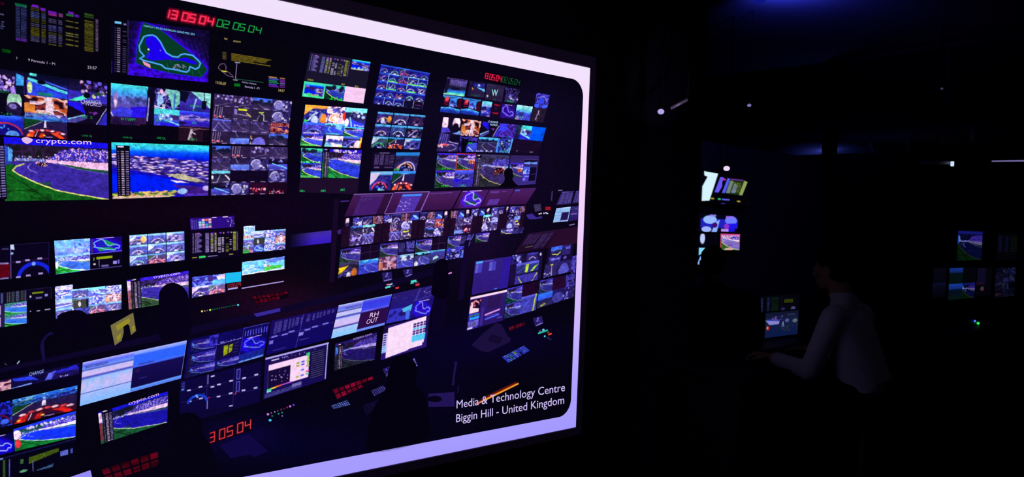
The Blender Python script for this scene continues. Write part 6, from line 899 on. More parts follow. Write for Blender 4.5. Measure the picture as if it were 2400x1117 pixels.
structure('trim_1', [(3.62, 4.175, 3.0, 3.34, 0, 3.4)], make_mat('pilaster_paint', (.016, .014, .034), .6))       # flat pilaster that closes the display wall
structure('trim_2', [(11.7, 12, -3, 9, 3.36, 3.62)], M_WALL)         # soffit beam along the far wall
structure('trim_3', [(10.98, 11.1, 5.66, 5.83, 0, 4.0)], M_WALL)     # post in front of the duct
p = ray_y([1431, 1508], [1077, 1100], 2.6)
M_STRIP = make_mat('aluminium_strip', (.5, .5, .6), .25, 1.0)

def tube(bm, pts, r, seg=12):
    for a, b in zip(pts[:-1], pts[1:]): cone(bm, a, b, r, r, seg)
# ventilation duct hanging along the far wall
d = empty('ventilation_duct', (11.2, 6, 2.7), 0, 'long round ventilation duct running along the far wall, catching blue light', 'duct')
bm = bmesh.new(); cone(bm, (11.3, 3.2, 2.86), (11.3, 8.8, 2.86), .17, .17, 40); bm_obj('pipe', bm, M_DUCT, d, smooth=True)
for y in (3.9, 4.7, 5.2, 7.2, 8.0):
    bm = bmesh.new(); cone(bm, (11.3, y-.02, 2.86), (11.3, y+.02, 2.86), .18, .18, 40); bm_obj('joint_ring', bm, M_DUCT, d)
for y in (4.3, 7.6):
    bm = bmesh.new(); cone(bm, (11.3, y, 3.1), (11.3, y, 4.0), .008, .008, 8); bm_obj('hanger_rod', bm, M_METAL, d)

# lamps: small ceiling spotlights and a blue downlight
def ray_z(px, py, Z):
    v = RW @ np.array([px-CX, py-CY, F_PX]); return v*((Z-CAM_Z)/v[2])+np.array([0, 0, CAM_Z])
def at_dist(px, py, dist):
    v = RW @ np.array([px-CX, py-CY, F_PX]); v = v/F_PX*dist; return v+np.array([0, 0, CAM_Z])
def can_light(name, px, py, dist, rad, lens_rgb, strength, label, power=0, color=(1, 1, 1), aim=None, top=4.0):
    c = Vector(at_dist(px, py, dist)); e = empty(name, (c.x, c.y, c.z), 0, label, 'lamp', None)
    to_cam = (Vector((0, 0, CAM_Z))-c).normalized(); ax = (to_cam*.75+Vector((0, 0, -.66))).normalized()
    bm = bmesh.new(); cone(bm, c-ax*rad*.25, c-ax*rad*4, rad*1.25, rad*1.0, 24); bm_obj('lamp_body', bm, M_BLACK, e)
    bm = bmesh.new(); ball(bm, c-ax*rad*.1, (rad, rad, rad*.35), 20, ax.to_track_quat('Z', 'Y').to_matrix().to_4x4()); bm_obj('lens', bm, emit_mat(name+'_lens', lens_rgb, strength), e, smooth=True)
    bm = bmesh.new(); k = c-ax*rad*3; cone(bm, k, (k.x, k.y, top), rad*.25, rad*.25, 10); bm_obj('stem', bm, M_BLACK, e)
    if power: add_light(name+'_light', 'SPOT', tuple(c+ax*rad*.6), power, color, aim, rad*.8, 90, .8)
    return e
V3 = lambda c: tuple(float(x) for x in lin(c))
can_light('spotlight', 1549, 262, 4.4, .018, V3((200, 180, 255)), .8, 'small spotlight high above the pilaster, violet white glint made a glowing lens')  # lens glow stands in for a glint on the lamp head
can_light('spotlight', 1756, 247, 9.0, .022, V3((150, 140, 215)), .6, 'tiny round spotlight under the dark soffit, right of the pilaster')
can_light('spotlight', 1703, 395, 9.3, .036, V3((240, 215, 245)), 1.0, 'small white round lamp just above the bright timing board')
can_light('spotlight', 2207, 208, 10.0, .018, V3((70, 66, 100)), .6, 'faint small spotlight on the soffit near the upper right')
# wall bracket streak beside the first spotlight
a, b = Vector(at_dist(1572, 254, 4.4)), Vector(at_dist(1611, 233, 4.4))
e = empty('track_rail', tuple(a), 0, 'short slanted pale metal lamp arm beside the leftmost spotlight', 'lamp arm'); bm = bmesh.new(); cone(bm, a, b, .009, .009, 14); bm_obj('arm', bm, make_mat('pale_arm', (.6, .55, .65), .4, .4), e, smooth=True); bm = bmesh.new(); cone(bm, b, (b.x, b.y, 4.0), .006, .006, 8); bm_obj('drop_rod', bm, M_BLACK, e)
add_light('arm_light', 'SPOT', tuple(Vector(at_dist(1585, 262, 4.3))+Vector((-.1, -.3, -.15))), 1.6, (.75, .6, 1.0), tuple((a+b)/2), .02, 40)
# blue downlight by the ceiling
c = Vector(at_dist(1781, -6, 8.3)); e = empty('blue_downlight', tuple(c), 0, 'blue ceiling downlight at the top edge, glowing onto the ceiling', 'lamp')
bm = bmesh.new(); cone(bm, (c.x, c.y, c.z-.0), (c.x, c.y, 4.0), .09, .09, 28); bm_obj('lamp_body', bm, M_BLACK, e); bm = bmesh.new(); ball(bm, c, (.08, .08, .05), 24); bm_obj('lens', bm, emit_mat('blue_lens', V3((14, 20, 128)), 1.0), e, smooth=True)
add_light('blue_ceiling_glow', 'SPOT', (c.x+.02, c.y-.25, c.z-.28), 62.0, (.05, .07, 1.0), (c.x+.3, c.y-.2, 4.0), .05, 130, 1.0)
add_light('blue_duct_light', 'SPOT', (11.14, 6.03, 2.3), 3.6, (.10, .14, 1.0), (11.3, 5.9, 2.9), .05, 170, 1.0)
# light fittings at the far right
c0 = ray_z(2155, 380, 2.55); e = empty('wall_light_fitting', tuple(at_dist(2190, 381, 9.4)), 0, 'horizontal grey light fitting with one bright white end, far right', 'light fitting')
p0, p1 = Vector(at_dist(2160, 381, 9.4)), Vector(at_dist(2227, 381, 9.4)); bm = bmesh.new(); cone(bm, p0, p1, .022, .022, 12); bm_obj('housing', bm, make_mat('fitting_grey', (.25, .23, .27), .5), e, smooth=True)
q = Vector(at_dist(2232, 384, 9.35)); bm = bmesh.new(); box(bm, q.x-.016, q.x+.016, q.y-.016, q.y+.016, q.z-.026, q.z+.03, .006); bm_obj('lit_end', bm, emit_mat('white_end', V3((205, 225, 255)), 1.0), e); bm = bmesh.new(); pm = (p0+p1)/2; cone(bm, pm, (pm.x, pm.y, 4.0), .01, .01, 8); bm_obj('drop_rod', bm, M_BLACK, e)
p0, p1 = Vector(at_dist(2325, 377.5, 8.6)), Vector(at_dist(2460, 376, 8.0)); e = empty('strip_light', tuple(p0), 0, 'thin violet white strip light at the right edge of the photo', 'light'); bm = bmesh.new(); cone(bm, p0+Vector((0, 0, .022)), p1+Vector((0, 0, .022)), .014, .014, 10); bm_obj('housing', bm, M_BLACK, e); bm = bmesh.new(); cone(bm, p0, p1, .007, .009, 10); bm_obj('light_tube', bm, emit_mat('strip_tube', V3((120, 108, 165)), .8), e)
for t in (.3, .8):
    k = p0.lerp(p1, t); bm = bmesh.new(); cone(bm, k+Vector((0, 0, .03)), (k.x, k.y, 4.0), .006, .006, 8); bm_obj('drop_rod', bm, M_BLACK, e)
# floor edge trim near the lower edge, its reflected light painted as glow
a, b = Vector(ray_z(1431, 1077, .02)), Vector(ray_z(1508, 1100, .02)); n_ = (b-a).normalized(); q_ = Vector((-n_.y, n_.x, 0))*.012
bm = bmesh.new(); vs = [bm.verts.new((p_.x, p_.y, z)) for z in (0, .012) for p_ in (a-q_, a+q_, b+q_, b-q_)]
for f in ((0, 1, 2, 3), (4, 5, 6, 7), (0, 1, 5, 4), (1, 2, 6, 5), (2, 3, 7, 6), (3, 0, 4, 7)): bm.faces.new([vs[i] for i in f])
tag(bm_obj('floor_trim', bm, emit_mat('trim_glow', V3((34, 28, 130)), .7)), 'thin floor trim below the big display, blue reflection painted as glow', 'floor trim')

# ------------------------------------------------------------------ far monitors
def far_monitor(name, Y, pTL, pBR, paint, label, group=None, res=1.4, depth=.05, mount='wall', cat='monitor'):
    A, B = ray_y(pTL[0], pTL[1], Y), ray_y(pBR[0], pBR[1], Y); x0, x1, z1, z0 = A[0], B[0], A[2], B[2]
    e = empty(name, ((x0+x1)/2, Y+.03, z0), 0, label, cat, group); e.matrix_basis = Matrix.Translation(((x0+x1)/2, Y+.03, z0))
    bm = bmesh.new(); box(bm, x0-.006, x1+.006, Y+.006, Y+depth, z0-.006, z1+.006, .002); bm_obj('casing', bm, M_BLACK, e)
    nu, nv = max(8, int(abs(pBR[0]-pTL[0])/res)), max(8, int(abs(pBR[1]-pTL[1])/res)); u, v = np.meshgrid(np.linspace(0, 1, nu), np.linspace(0, 1, nv))
    cv = Cv(np.zeros((nv, nu, 3)), u*abs(pBR[0]-pTL[0]), v*abs(pBR[1]-pTL[1]), abs(pBR[0]-pTL[0]), abs(pBR[1]-pTL[1]), u, v); paint(cv)
    grid_mesh('screen', None, None, cv.a, 0, e, None, world=np.stack([x0+(x1-x0)*u, np.full_like(u, Y), z1+(z0-z1)*v], -1))
    if mount == 'wall': bm = bmesh.new(); box(bm, (x0+x1)/2-.08, (x0+x1)/2+.08, Y+depth, 5.58, (z0+z1)/2-.08, (z0+z1)/2+.08); bm_obj('wall_bracket', bm, M_BLACK, e)
    elif mount is not None:
        bm = bmesh.new(); box(bm, (x0+x1)/2-.03, (x0+x1)/2+.03, Y+depth, Y+depth+.04, mount, (z0+z1)/2); box(bm, (x0+x1)/2-.12, (x0+x1)/2+.12, Y+.0, Y+.2, mount, mount+.015, .004); bm_obj('stand', bm, M_BLACK, e)
    return e
GW = 'monitors on the partition behind the pilaster'
def f_board(t): t.fill((2, 2, 8)); t.poly([(.16, .03), (.4, .06), (.27, .92), (.14, .95), (.14, .5), (.22, .19), (.165, .16)], (214, 244, 255)); t.poly([(.44, .16), (.5, .16), (.48, .3), (.48, .45), (.42, .65), (.35, .65)], (100, 86, 240)); t.ell(.51, .22, .03, .03, (190, 60, 170)); t.poly([(.57, .17), (.62, .17), (.535, .65), (.48, .65)], (86, 90, 245)); t.poly([(.61, .2), (.91, .21), (.845, .68), (.55, .66)], (36, 60, 20), .8); t.poly([(.62, .24), (.68, .24), (.62, .64), (.55, .64)], (110, 130, 120)); t.poly([(.7, .32), (.76, .35), (.72, .62), (.64, .62)], (110, 130, 190)); t.rect(.63, .17, .86, .21, (110, 40, 160)); t.poly([(.88, .19), (.94, .23), (.85, .68), (.79, .67)], (140, 160, 90)); t.rows(.66, .28, .82, .6, 7, (130, 140, 60), .4, 3, .2); t.ell(.32, .85, .035, .03, (150, 150, 40)); t.ell(.44, .85, .03, .03, (40, 190, 110)); t.rect(.49, .83, .62, .88, (96, 90, 230)); t.ell(.79, .88, .035, .03, (160, 150, 40)); t.ell(.51, .99, .04, .02, (60, 40, 150))
far_monitor('video_monitor', 5.5, (1628, 396), (1757, 482), f_board, 'topmost lit monitor beyond the pilaster, white shape and timing columns', GW)
def f_pods(t): t.fill((4, 4, 26)); t.rect(.14, .25, .98, .75, (40, 40, 230), .8); t.ell(.34, .3, .15, .24, (150, 185, 255)); t.ell(.82, .3, .14, .25, (110, 125, 250)); t.rect(.33, .0, .47, .12, (140, 120, 235)); t.rect(.7, .06, .88, .17, (150, 110, 240)); t.poly([(.48, .4), (.56, .28), (.5, 1), (.38, 1)], (140, 175, 255)); t.ell(.27, .85, .11, .16, (160, 180, 255)); t.poly([(.7, .5), (.98, .45), (.9, .95), (.72, .95)], (30, 20, 240), .9); t.rect(.6, .8, .77, .95, (180, 140, 240)); t.ell(.45, .6, .06, .15, (60, 10, 110)); t.ell(.72, .65, .06, .15, (140, 50, 200)); t.rect(0, 0, .13, 1, (4, 4, 26))
far_monitor('video_monitor', 5.5, (1628, 500), (1730, 545), f_pods, 'second lit monitor beyond the pilaster, blue and violet shapes', GW)
def f_red(t): bend(t, 0, (190, 90, 180), (130, 110, 200), (60, 110, 40), None, 1, 20, wall=(240, 220, 250), kerb=(210, 190, 150), trees=(190, 130, 190), crowd=[(220, 190, 240), (150, 130, 220)]); t.line([(.02, .98), (.02, .02), (.98, .02), (.98, .7)], (220, 30, 70), 1.6); t.poly([(.3, .85), (.7, .9), (.6, 1), (.2, 1)], (255, 190, 200), .8)
far_monitor('video_monitor', 5.5, (1689, 547), (1733, 586), f_red, 'small lit monitor with a red outline and a track bend', GW)
def f_arc(t): t.fill((3, 2, 14)); t.ell(.33, .13, .1, .16, (190, 205, 250)); t.poly([(.2, .4), (.85, .41), (.48, .51), (.2, .62)], (130, 215, 245)); t.rect(.6, .35, .84, .41, (190, 150, 235)); t.line([(.22, .85), (.3, .68), (.6, .55)], (140, 180, 245), 5)
far_monitor('video_monitor', 5.5, (1628, 547), (1681, 628), f_arc, 'lowest lit monitor beyond the pilaster, pale arcs behind a dark head', GW)
# console with three lit monitors
M_C = empty('console_desk', (6.4, 4.1, 0), 0, 'dark console desk under the small lit monitors', 'desk'); DZ = .575
bm = bmesh.new(); box(bm, 5.45, 7.6, 3.62, 4.5, DZ-.03, DZ, .006); bm_obj('desk_top', bm, M_DESK, M_C)
for x in (5.5, 6.5, 7.52): bm = bmesh.new(); box(bm, x-.02, x+.02, 3.72, 4.45, 0, DZ-.03); bm_obj('leg_panel', bm, M_DESK, M_C)
GC = 'monitors on the console desk'
def f_c1(t): bend(t, 0, (26, 24, 210), (20, 14, 60), (4, 6, 16), None, .9, 40, wall=(120, 90, 180), trees=(16, 10, 60)); t.speck(0, .05, .5, .3, [(170, 160, 240)], 12, 1.6)
far_monitor('desk_monitor', 4.0, (1724, 693), (1763, 720), f_c1, 'small deep blue monitor on the console desk beside a dark shoulder', GC, .8, .04, DZ)
def f_c2(t): t.fill((3, 4, 12)); t.rows(.05, .1, .1, .9, 9, (40, 46, 110), .7, 1); t.rows(.2, .1, .26, .9, 9, (36, 40, 90), .7, 2); t.rows(.3, .1, .48, .9, 9, (12, 30, 20), .8, 3); t.rect(.62, .26, .85, .46, (42, 52, 8)); t.ell(.6, .8, .05, .1, (40, 36, 90)); t.ell(.86, .8, .06, .12, (70, 60, 120)); t.rect(.68, .85, .8, .97, (26, 34, 80)); t.rect(.55, .1, .56, .9, (20, 24, 40))
far_monitor('desk_monitor', 4.28, (1779, 694), (1871, 729), f_c2, 'dim wide monitor of dark columns, upper one over the desk', GC, .8, .04, DZ)
def f_c3(t): t.grad([(0, (14, 18, 40)), (.3, (20, 28, 60)), (1, (10, 24, 70))]); t.poly([(.0, .3), (.42, .38), (.4, .5), (.12, .5)], (130, 130, 200)); t.line([(.08, .3), (.42, .34)], (40, 60, 190), 2.4); t.speck(.2, .12, .5, .35, [(90, 70, 150), (30, 30, 70)], 12, 1.8); t.ell(.65, .38, .06, .07, (80, 86, 150)); t.ell(.9, .42, .08, .08, (84, 100, 110)); t.line([(.5, .6), (.53, .42), (.56, .62)], (130, 140, 180), 1.5); t.rect(.66, .12, .9, .17, (50, 60, 100), .7); t.ell(.08, .62, .04, .08, (210, 50, 40)); t.ell(.06, .6, .02, .05, (200, 160, 60)); t.speck(.5, .5, 1, .8, [(30, 44, 50), (20, 30, 70)], 14, 2)
far_monitor('desk_monitor', 3.95, (1795, 733), (1869, 782), f_c3, 'small grey blue lit monitor on the console desk, lower one', GC, .8, .04, DZ)
# rack of dim monitors far to the right
M_R = empty('monitor_rack', (10.3, 3.75, 0), 0, 'dark metal rack carrying the dim monitors at the far right', 'rack'); RX0, RX1 = 8.9, 12.0
R0, R1 = ray_y(2175, 600, 3.6)[0]-.05, 11.9
for x in (R0, (R0+R1)/2, R1-.05): bm = bmesh.new(); box(bm, x, x+.05, 3.68, 3.74, 0, 2.0); bm_obj('upright', bm, M_BLACK, M_R)
for z in (.95, 1.5): bm = bmesh.new(); box(bm, R0, R1, 3.66, 3.72, z-.02, z+.02); bm_obj('rail', bm, M_BLACK, M_R)
bm = bmesh.new(); box(bm, R0-.1, R1, 3.2, 3.66, .52, .56, .004); bm_obj('shelf', bm, M_DESK, M_R)
GR = 'dim monitors on the far right rack'
def dimbend(k):
    def f(t): bend(t, 0, (20, 26, 130), (4, 10, 56), (5, 30, 10), None, 1, 20, wall=(104, 98, 160), kerb=(40, 40, 40), trees=(6, 6, 40), crowd=[(26, 26, 100), (14, 10, 60)]); t.dim(k*.8)
    return f
def f_r2(t): t.fill((3, 4, 12)); q = t.sub(0, 0, .5, .5); q.grad([(0, (16, 46, 130)), (.25, (14, 36, 100)), (.35, (4, 14, 20)), (1, (4, 16, 14))]); q = t.sub(0, .5, .5, 1); q.grad([(0, (20, 56, 150)), (.3, (16, 40, 110)), (.4, (4, 12, 30)), (1, (4, 20, 16))]); dimbend(1)(t.sub(.5, .5, 1, 1)); t.rect(.5, 0, 1, .5, (3, 4, 10))
def f_r3(t): purplecams(t, ['sky', 'crowd', 'pit', 'sky', 'tar', 'dome', 'helm', 'pit', 'crowd', 'helm', 'dark', 'crowd', 'red', 'tar', 'sky', 'helm']); t.dim((.15, .18, .26))
far_monitor('rack_monitor', 3.6, (2246, 540), (2300, 609), dimbend(1), 'brightest dim monitor on the far right rack, a track bend with white wall', GR, .9, .05, None)
far_monitor('rack_monitor', 3.6, (2226, 628), (2284, 697), f_r2, 'dim blue monitor of four views below the bend on the rack', GR, .9, .05, None)
far_monitor('rack_monitor', 3.6, (2334, 628), (2394, 691), f_r3, 'dim mosaic monitor at the right end of the lower rack row', GR, .9, .05, None)
far_monitor('rack_monitor', 3.6, (2188, 628), (2215, 695), lambda t: (t.grad([(0, (6, 6, 16)), (.5, (4, 4, 14)), (.52, (10, 14, 46)), (.62, (6, 8, 24)), (1, (2, 2, 8))])), 'barely lit narrow monitor at the left end of the lower rack row', GR, .9, .05, None)
far_monitor('rack_monitor', 3.6, (2338, 545), (2396, 608), lambda t: (t.fill((2, 2, 7)), t.rows(.05, .1, .18, .7, 12, (14, 14, 50), .7, 1), t.rows(.3, .1, .42, .7, 12, (12, 12, 46), .7, 2), t.rows(.5, .1, .9, .7, 12, (8, 16, 10), .7, 3)), 'very dim monitor of columns at the upper right of the rack', GR, .9, .05, None)
far_monitor('rack_monitor', 3.6, (2290, 628), (2322, 690), lambda t: (t.fill((4, 3, 10)), t.rect(.05, 0, .6, .6, (12, 10, 34)), t.ell(.4, .75, .12, .08, (70, 46, 60)), t.rect(0, .5, .5, .6, (26, 10, 30))), 'dark narrow monitor between the two lower rack mosaics', GR, .9, .05, None)
# small device with two status lamps
c = Vector(at_dist(2289, 754, 10.9)); e = empty('control_unit', (c.x, c.y, .56), 0, 'small black control unit with blue and green status lamps, far right', 'device'); SH = .56
YU = 3.4; A = ray_y(2285, 752, YU); B = ray_y(2292.5, 757, YU)
e.location = (A[0], YU, SH); e.matrix_basis = Matrix.Translation((A[0], YU, SH))
bm = bmesh.new(); box(bm, A[0]-.16, A[0]+.2, YU+.012, YU+.2, min(SH, B[2]-.1), A[2]+.08, .006); bm_obj('case', bm, M_BLACK, e)
for nme, P_, cc, r in (('blue_lamp', A, (80, 120, 255), .013), ('green_lamp', B, (40, 235, 90), .016)): bm = bmesh.new(); ball(bm, tuple(P_), (r, r, r), 12); bm_obj('status_lamp', bm, emit_mat(nme, V3(cc), 1.0), e, nme.replace('_', ' '), smooth=True)
# ------------------------------------------------------------------ people: one voxel-joined body each, with clothing and hair
def capsule(bm, a, b, r1, r2): ball(bm, a, (r1, r1, r1), 14); ball(bm, b, (r2, r2, r2), 14); cone(bm, a, b, r1, r2, 16)
def flat_capsule(bm, a, b, ra, rb):     # elliptical trunk section: radii (wide, deep)
    n = 26; a, b = Vector(a), Vector(b); ax = (b-a).normalized(); rot = ax.to_track_quat('Z', 'Y').to_matrix().to_4x4()
    for i in range(n):
        t = i/(n-1); c = a.lerp(b, t); w_, dp = ra[0]+(rb[0]-ra[0])*t, ra[1]+(rb[1]-ra[1])*t; ball(bm, c, (w_, dp, .09), 20)
def fuse(name, bm, mat, parent, voxel=.008, it=4, label=None):
    me = bpy.data.meshes.new(name); bm.to_mesh(me); bm.free(); o = bpy.data.objects.new(name, me); COL.objects.link(o)
    m = o.modifiers.new('r', 'REMESH'); m.mode = 'VOXEL'; m.voxel_size = voxel; m.use_smooth_shade = True
    s = o.modifiers.new('s', 'SMOOTH'); s.factor = .5; s.iterations = it
    bpy.context.view_layer.update(); m2 = bpy.data.meshes.new_from_object(o.evaluated_get(bpy.context.evaluated_depsgraph_get()))
    bpy.data.objects.remove(o); bpy.data.meshes.remove(me); m2.name = name
    for p_ in m2.polygons: p_.use_smooth = True
    m2.materials.clear(); return link_mesh(name, m2, mat, parent, label)
M_SKIN = make_mat('skin', (.42, .22, .15), .55, var=.1); M_HAIR = make_mat('dark_hair', (.012, .009, .010), .6, bump=.4, scale=180)
M_SHIRT = make_mat('white_shirt', (.62, .58, .66), .85, bump=.15, scale=30, var=.06); M_TROUS = make_mat('dark_trousers', (.012, .012, .02), .9); M_JACKET = make_mat('black_jacket', (.010, .009, .013), .95); M_SHOE = make_mat('black_shoe', (.01, .01, .012), .4)
def hand(bm, wrist, fwd, palm_dn, side, s=1.0):
    """palm, four bent fingers of different lengths and a thumb from the side of the palm; side=+1 puts the thumb toward +side vector"""
    f, d, w_ = Vector(fwd).normalized(), Vector(palm_dn).normalized(), None; w_ = f.cross(d).normalized()*side; o = Vector(wrist)
    for i in range(5):
        t = i/4; ball(bm, o+f*(.015+.075*t)*s, ((.032+.008*math.sin(t*3.1))*s, .03*s, .017*s), 12, Matrix((w_, f, -d)).transposed().to_4x4())
    for k, (off, ln) in enumerate(((.030, .072), (.011, .082), (-.009, .076), (-.028, .060))):
        p_ = o+f*.088*s+w_*off*s; p1_ = p_+(f*.9+d*.3+w_*off*1.5)*ln*.45*s; p2_ = p1_+(f*.6+d*.75)*ln*.33*s; p3_ = p2_+(f*.25+d*.95)*ln*.27*s
        capsule(bm, p_, p1_, .0092*s, .0085*s); capsule(bm, p1_, p2_, .0085*s, .0078*s); capsule(bm, p2_, p3_, .0078*s, .0068*s)
    a = o+f*.028*s+w_*.030*s; b = a+(w_*.8+f*.7+d*.3)*.042*s; c_ = b+(f*.95+d*.3)*.03*s; capsule(bm, a, b, .0125*s, .0105*s); capsule(bm, b, c_, .0105*s, .008*s)
def head(bm, c, fwd, up):
    f, u_ = Vector(fwd).normalized(), Vector(up).normalized(); r = f.cross(u_).normalized(); u_ = r.cross(f); c = Vector(c); R = Matrix((r, f, u_)).transposed().to_4x4()
    L = lambda x, y, z: c+r*x+f*y+u_*z
    ball(bm, L(0, -.012, .03), (.076, .096, .088), 24, R); ball(bm, L(0, .03, -.035), (.058, .066, .075), 20, R); ball(bm, L(0, .052, -.085), (.036, .036, .028), 16, R)       # skull, face, chin
    ball(bm, L(0, .088, .022), (.05, .014, .012), 14, R); capsule(bm, L(0, .094, .012), L(0, .112, -.022), .009, .012); ball(bm, L(.012, .101, -.028), (.009, .01, .008), 10, R); ball(bm, L(-.012, .101, -.028), (.009, .01, .008), 10, R)
    ball(bm, L(0, .09, -.054), (.024, .012, .0065), 12, R); ball(bm, L(0, .088, -.066), (.021, .012, .0075), 12, R)
    for s in (-1, 1):
        ball(bm, L(s*.033, .083, .004), (.013, .011, .009), 12, R); ball(bm, L(s*.05, .062, -.022), (.024, .02, .02), 12, R); ball(bm, L(s*.079, -.01, -.012), (.010, .022, .033), 14, R); ball(bm, L(s*.086, -.004, .0), (.006, .016, .024), 12, R)
    return L, R
def seated_person(name, loc, rz, label, top_mat, top_name, hand_l, hand_r, lean=.1, s=1.0, seat=.60, bulk=1.0, elbow_l=None, elbow_r=None, skin=None):
    e = empty(name, loc, rz, label, 'person'); LOCAL.add(e.name)
    H = Vector((0, 0, seat+.10)); SH = Vector((0, lean, seat+.52)); NK = SH+Vector((0, .035, .07)); HC = NK+Vector((0, .075, .17))
    body, top, tr = bmesh.new(), bmesh.new(), bmesh.new()
    sw = .185*bulk
    flat_capsule(body, H, SH-Vector((0, 0, .05)), (.15, .10), (.155, .10)); capsule(body, SH, NK+Vector((0, .01, .06)), .062, .055); L, R = head(body, HC, (0, 1, -.12), (0, .15, 1))
    capsule(body, NK, HC+Vector((0, -.02, -.04)), .056, .054)
    flat_capsule(top, H+Vector((0, 0, .01)), SH-Vector((0, .0, .06)), (.185*bulk, .135*bulk), (.19*bulk, .125*bulk)); capsule(top, SH+Vector((-sw*.85, 0, -.02)), SH+Vector((sw*.85, 0, -.02)), .075*bulk, .075*bulk); capsule(top, SH+Vector((-sw*.4, 0, .0)), NK+Vector((0, 0, .01)), .07, .066); capsule(top, SH+Vector((sw*.4, 0, .0)), NK+Vector((0, 0, .01)), .07, .066); ball(top, NK+Vector((0, .008, .028)), (.068, .07, .03), 18)
    for sg, hd, el in ((-1, hand_l, elbow_l), (1, hand_r, elbow_r)):
        A = SH+Vector((sg*sw, 0, -.03)); B = Vector(el) if el else A+Vector((sg*.07, .06, -.27)); C = Vector(hd)
        capsule(body, A, B, .052, .042); capsule(body, B, C, .042, .028); w_ = (C-B).normalized(); capsule(top, A, B, .068*bulk, .055*bulk); capsule(top, B, C-w_*.03, .055*bulk, .042); ball(top, C-w_*.03, (.042, .042, .03), 14)
        hand(body, C+w_*.01, w_+Vector((0, .2, -.15)), (0, .1, -1), -sg)
        hp = Vector((sg*.10, .02, seat+.10)); kn = Vector((sg*.14, .46, seat+.05)); an = Vector((sg*.14, .44, .14)); fo = Vector((sg*.15, .60, .05))
        capsule(body, hp, kn, .085, .058); capsule(body, kn, an, .056, .038); capsule(body, an, Vector((sg*.15, .56, .06)), .038, .03); capsule(tr, hp, kn, .098, .072); capsule(tr, kn, an+Vector((0, 0, -.03)), .070, .058)
        sh = bmesh.new(); capsule(sh, (sg*.145, .40, .062), (sg*.15, .62, .05), .046, .042); box(sh, sg*.145-.045, sg*.145+.045, .37, .66, .0, .03, .01); fuse('shoe', sh, M_SHOE, e, .008, 3)
    ball(tr, H-Vector((0, 0, .03)), (.195, .155, .11), 20)
    fuse('body', body, skin or M_SKIN, e, .0055, 3); fuse(top_name, top, top_mat, e, .009, 5); fuse('trousers', tr, M_TROUS, e, .01, 4)
    hr = bmesh.new(); ball(hr, L(0, -.022, .044), (.084, .098, .088), 24, R); ball(hr, L(0, -.05, -.01), (.075, .062, .075), 20, R); ball(hr, L(0, .05, .078), (.066, .045, .032), 16, R); fuse('hair', hr, M_HAIR, e, .007, 2)
    return e
def office_chair(loc, rz, label, seat=.60):
    e = empty('operator_chair', loc, rz, label, 'chair', None); LOCAL.add(e.name)
    bm = bmesh.new(); box(bm, -.24, .24, -.2, .27, seat-.09, seat-.015, .03); bm_obj('seat', bm, M_JACKET, e, smooth=False)
    bm = bmesh.new(); box(bm, -.22, .22, -.3, -.235, seat+.05, seat+.42, .03); bm_obj('backrest', bm, M_JACKET, e)
    bm = bmesh.new(); tube(bm, [(0, -.18, seat-.08), (0, -.3, seat-.06), (0, -.31, seat+.1)], .018); bm_obj('back_bracket', bm, M_BLACK, e)
    bm = bmesh.new(); cone(bm, (0, 0, .1), (0, 0, seat-.09), .03, .03); bm_obj('gas_stem', bm, M_METAL, e)
    for k in range(5):
        a = k*2*PI_/5+.3; x, y = .3*math.cos(a), .3*math.sin(a); bm = bmesh.new(); cone(bm, (0, 0, .11), (x, y, .075), .026, .016, 10); arm = bm_obj('base_arm', bm, M_BLACK, e)
        bm = bmesh.new(); cone(bm, (x-.02*math.sin(a), y+.02*math.cos(a), .03), (x+.02*math.sin(a), y-.02*math.cos(a), .03), .03, .03, 16); bm_obj('castor', bm, M_BLACK, arm)
    return e
PI_ = math.pi
BX, BY = 4.53, 2.07
office_chair((BX, BY, 0), 0, 'high dark operator chair under the person in the white shirt')
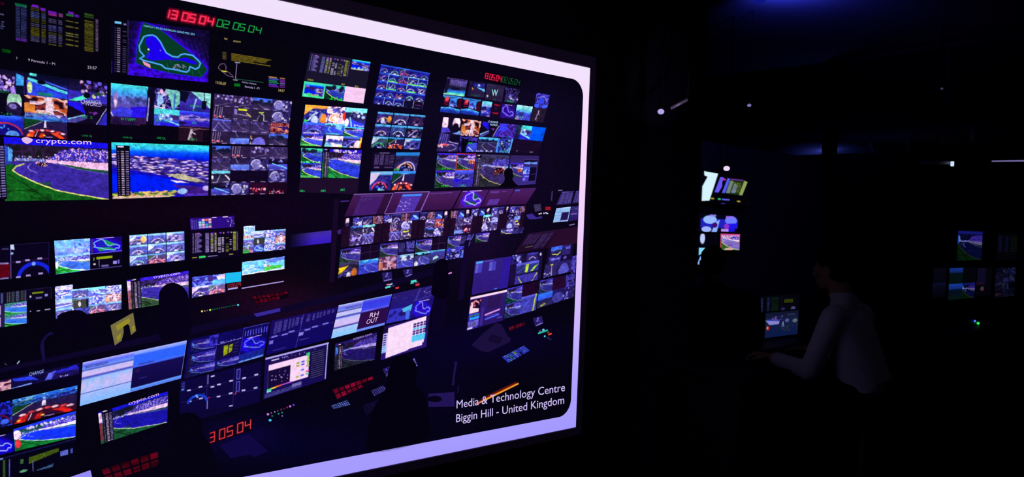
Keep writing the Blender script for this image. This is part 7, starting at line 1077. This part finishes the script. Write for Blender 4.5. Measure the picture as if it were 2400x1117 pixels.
seated_person('person', (BX, BY, 0), 0, 'person in a white long-sleeved shirt, seated and leaning forward with an arm reaching out', M_SHIRT, 'shirt', (-.29, .42, .845), (.22, .47, .845), .13, 1.0, .60, 1.0, (-.28, .2, .80), (.28, .2, .84))
AX, AY = 4.79, 3.26
office_chair((AX, AY, 0), -.70, 'high dark operator chair under the person in black', .56)
seated_person('person', (AX, AY, 0), -.70, 'person in black with dark hair, seen from behind as a silhouette against lit monitors', M_JACKET, 'jacket', (-.12, .36, .79), (.12, .36, .79), .06, 1.0, .56, 1.28)
D = empty('counter_desk', (4.4, 2.6, 0), 0, 'dark counter in front of the person in the white shirt', 'desk'); CZ = .80
bm = bmesh.new(); box(bm, 3.75, 5.5, 2.36, 2.85, CZ-.035, CZ, .006); bm_obj('desk_top', bm, M_DESK, D)
for x in (3.8, 5.45): bm = bmesh.new(); box(bm, x-.02, x+.02, 2.4, 2.82, 0, CZ-.035); bm_obj('leg_panel', bm, M_DESK, D)
# added fill spots, out of view: they brighten the shirt, partition and bezel
for nme, loc, aim, pw, col, lab in (('ceiling_spot', (4.2, .2, 3.97), (3.7, 2.6, 1.2), 2.2, (.55, .5, 1.0), 'violet fill spot added out of view for the white shirt'), ('ceiling_spot', (5.4, 1.6, 3.97), (8.3, 5.5, 1.6), 19.9, (.3, .3, 1.0), 'blue fill spot added out of view for the partition'), ('ceiling_spot', (1.2, -1.2, 3.97), (2.3, 2.97, 1.45), 33.0, (.62, .42, 1.0), 'violet fill spot added out of view for the display bezel')):
    e = empty(nme, loc, 0, lab, 'lamp'); bm = bmesh.new(); cone(bm, (loc[0], loc[1], 3.94), (loc[0], loc[1], 4.0), .06, .07, 24); bm_obj('ring', bm, M_BLACK, e); bm = bmesh.new(); ball(bm, (loc[0], loc[1], 3.94), (.04, .04, .012), 16); bm_obj('lens', bm, emit_mat('fill_spot_lens', col, .6), e)
    add_light('ceiling_spot_light', 'SPOT', (loc[0], loc[1], 3.9), pw, col, aim, .04, 44 if pw > 20 else (48 if pw > 10 else 75), .5)
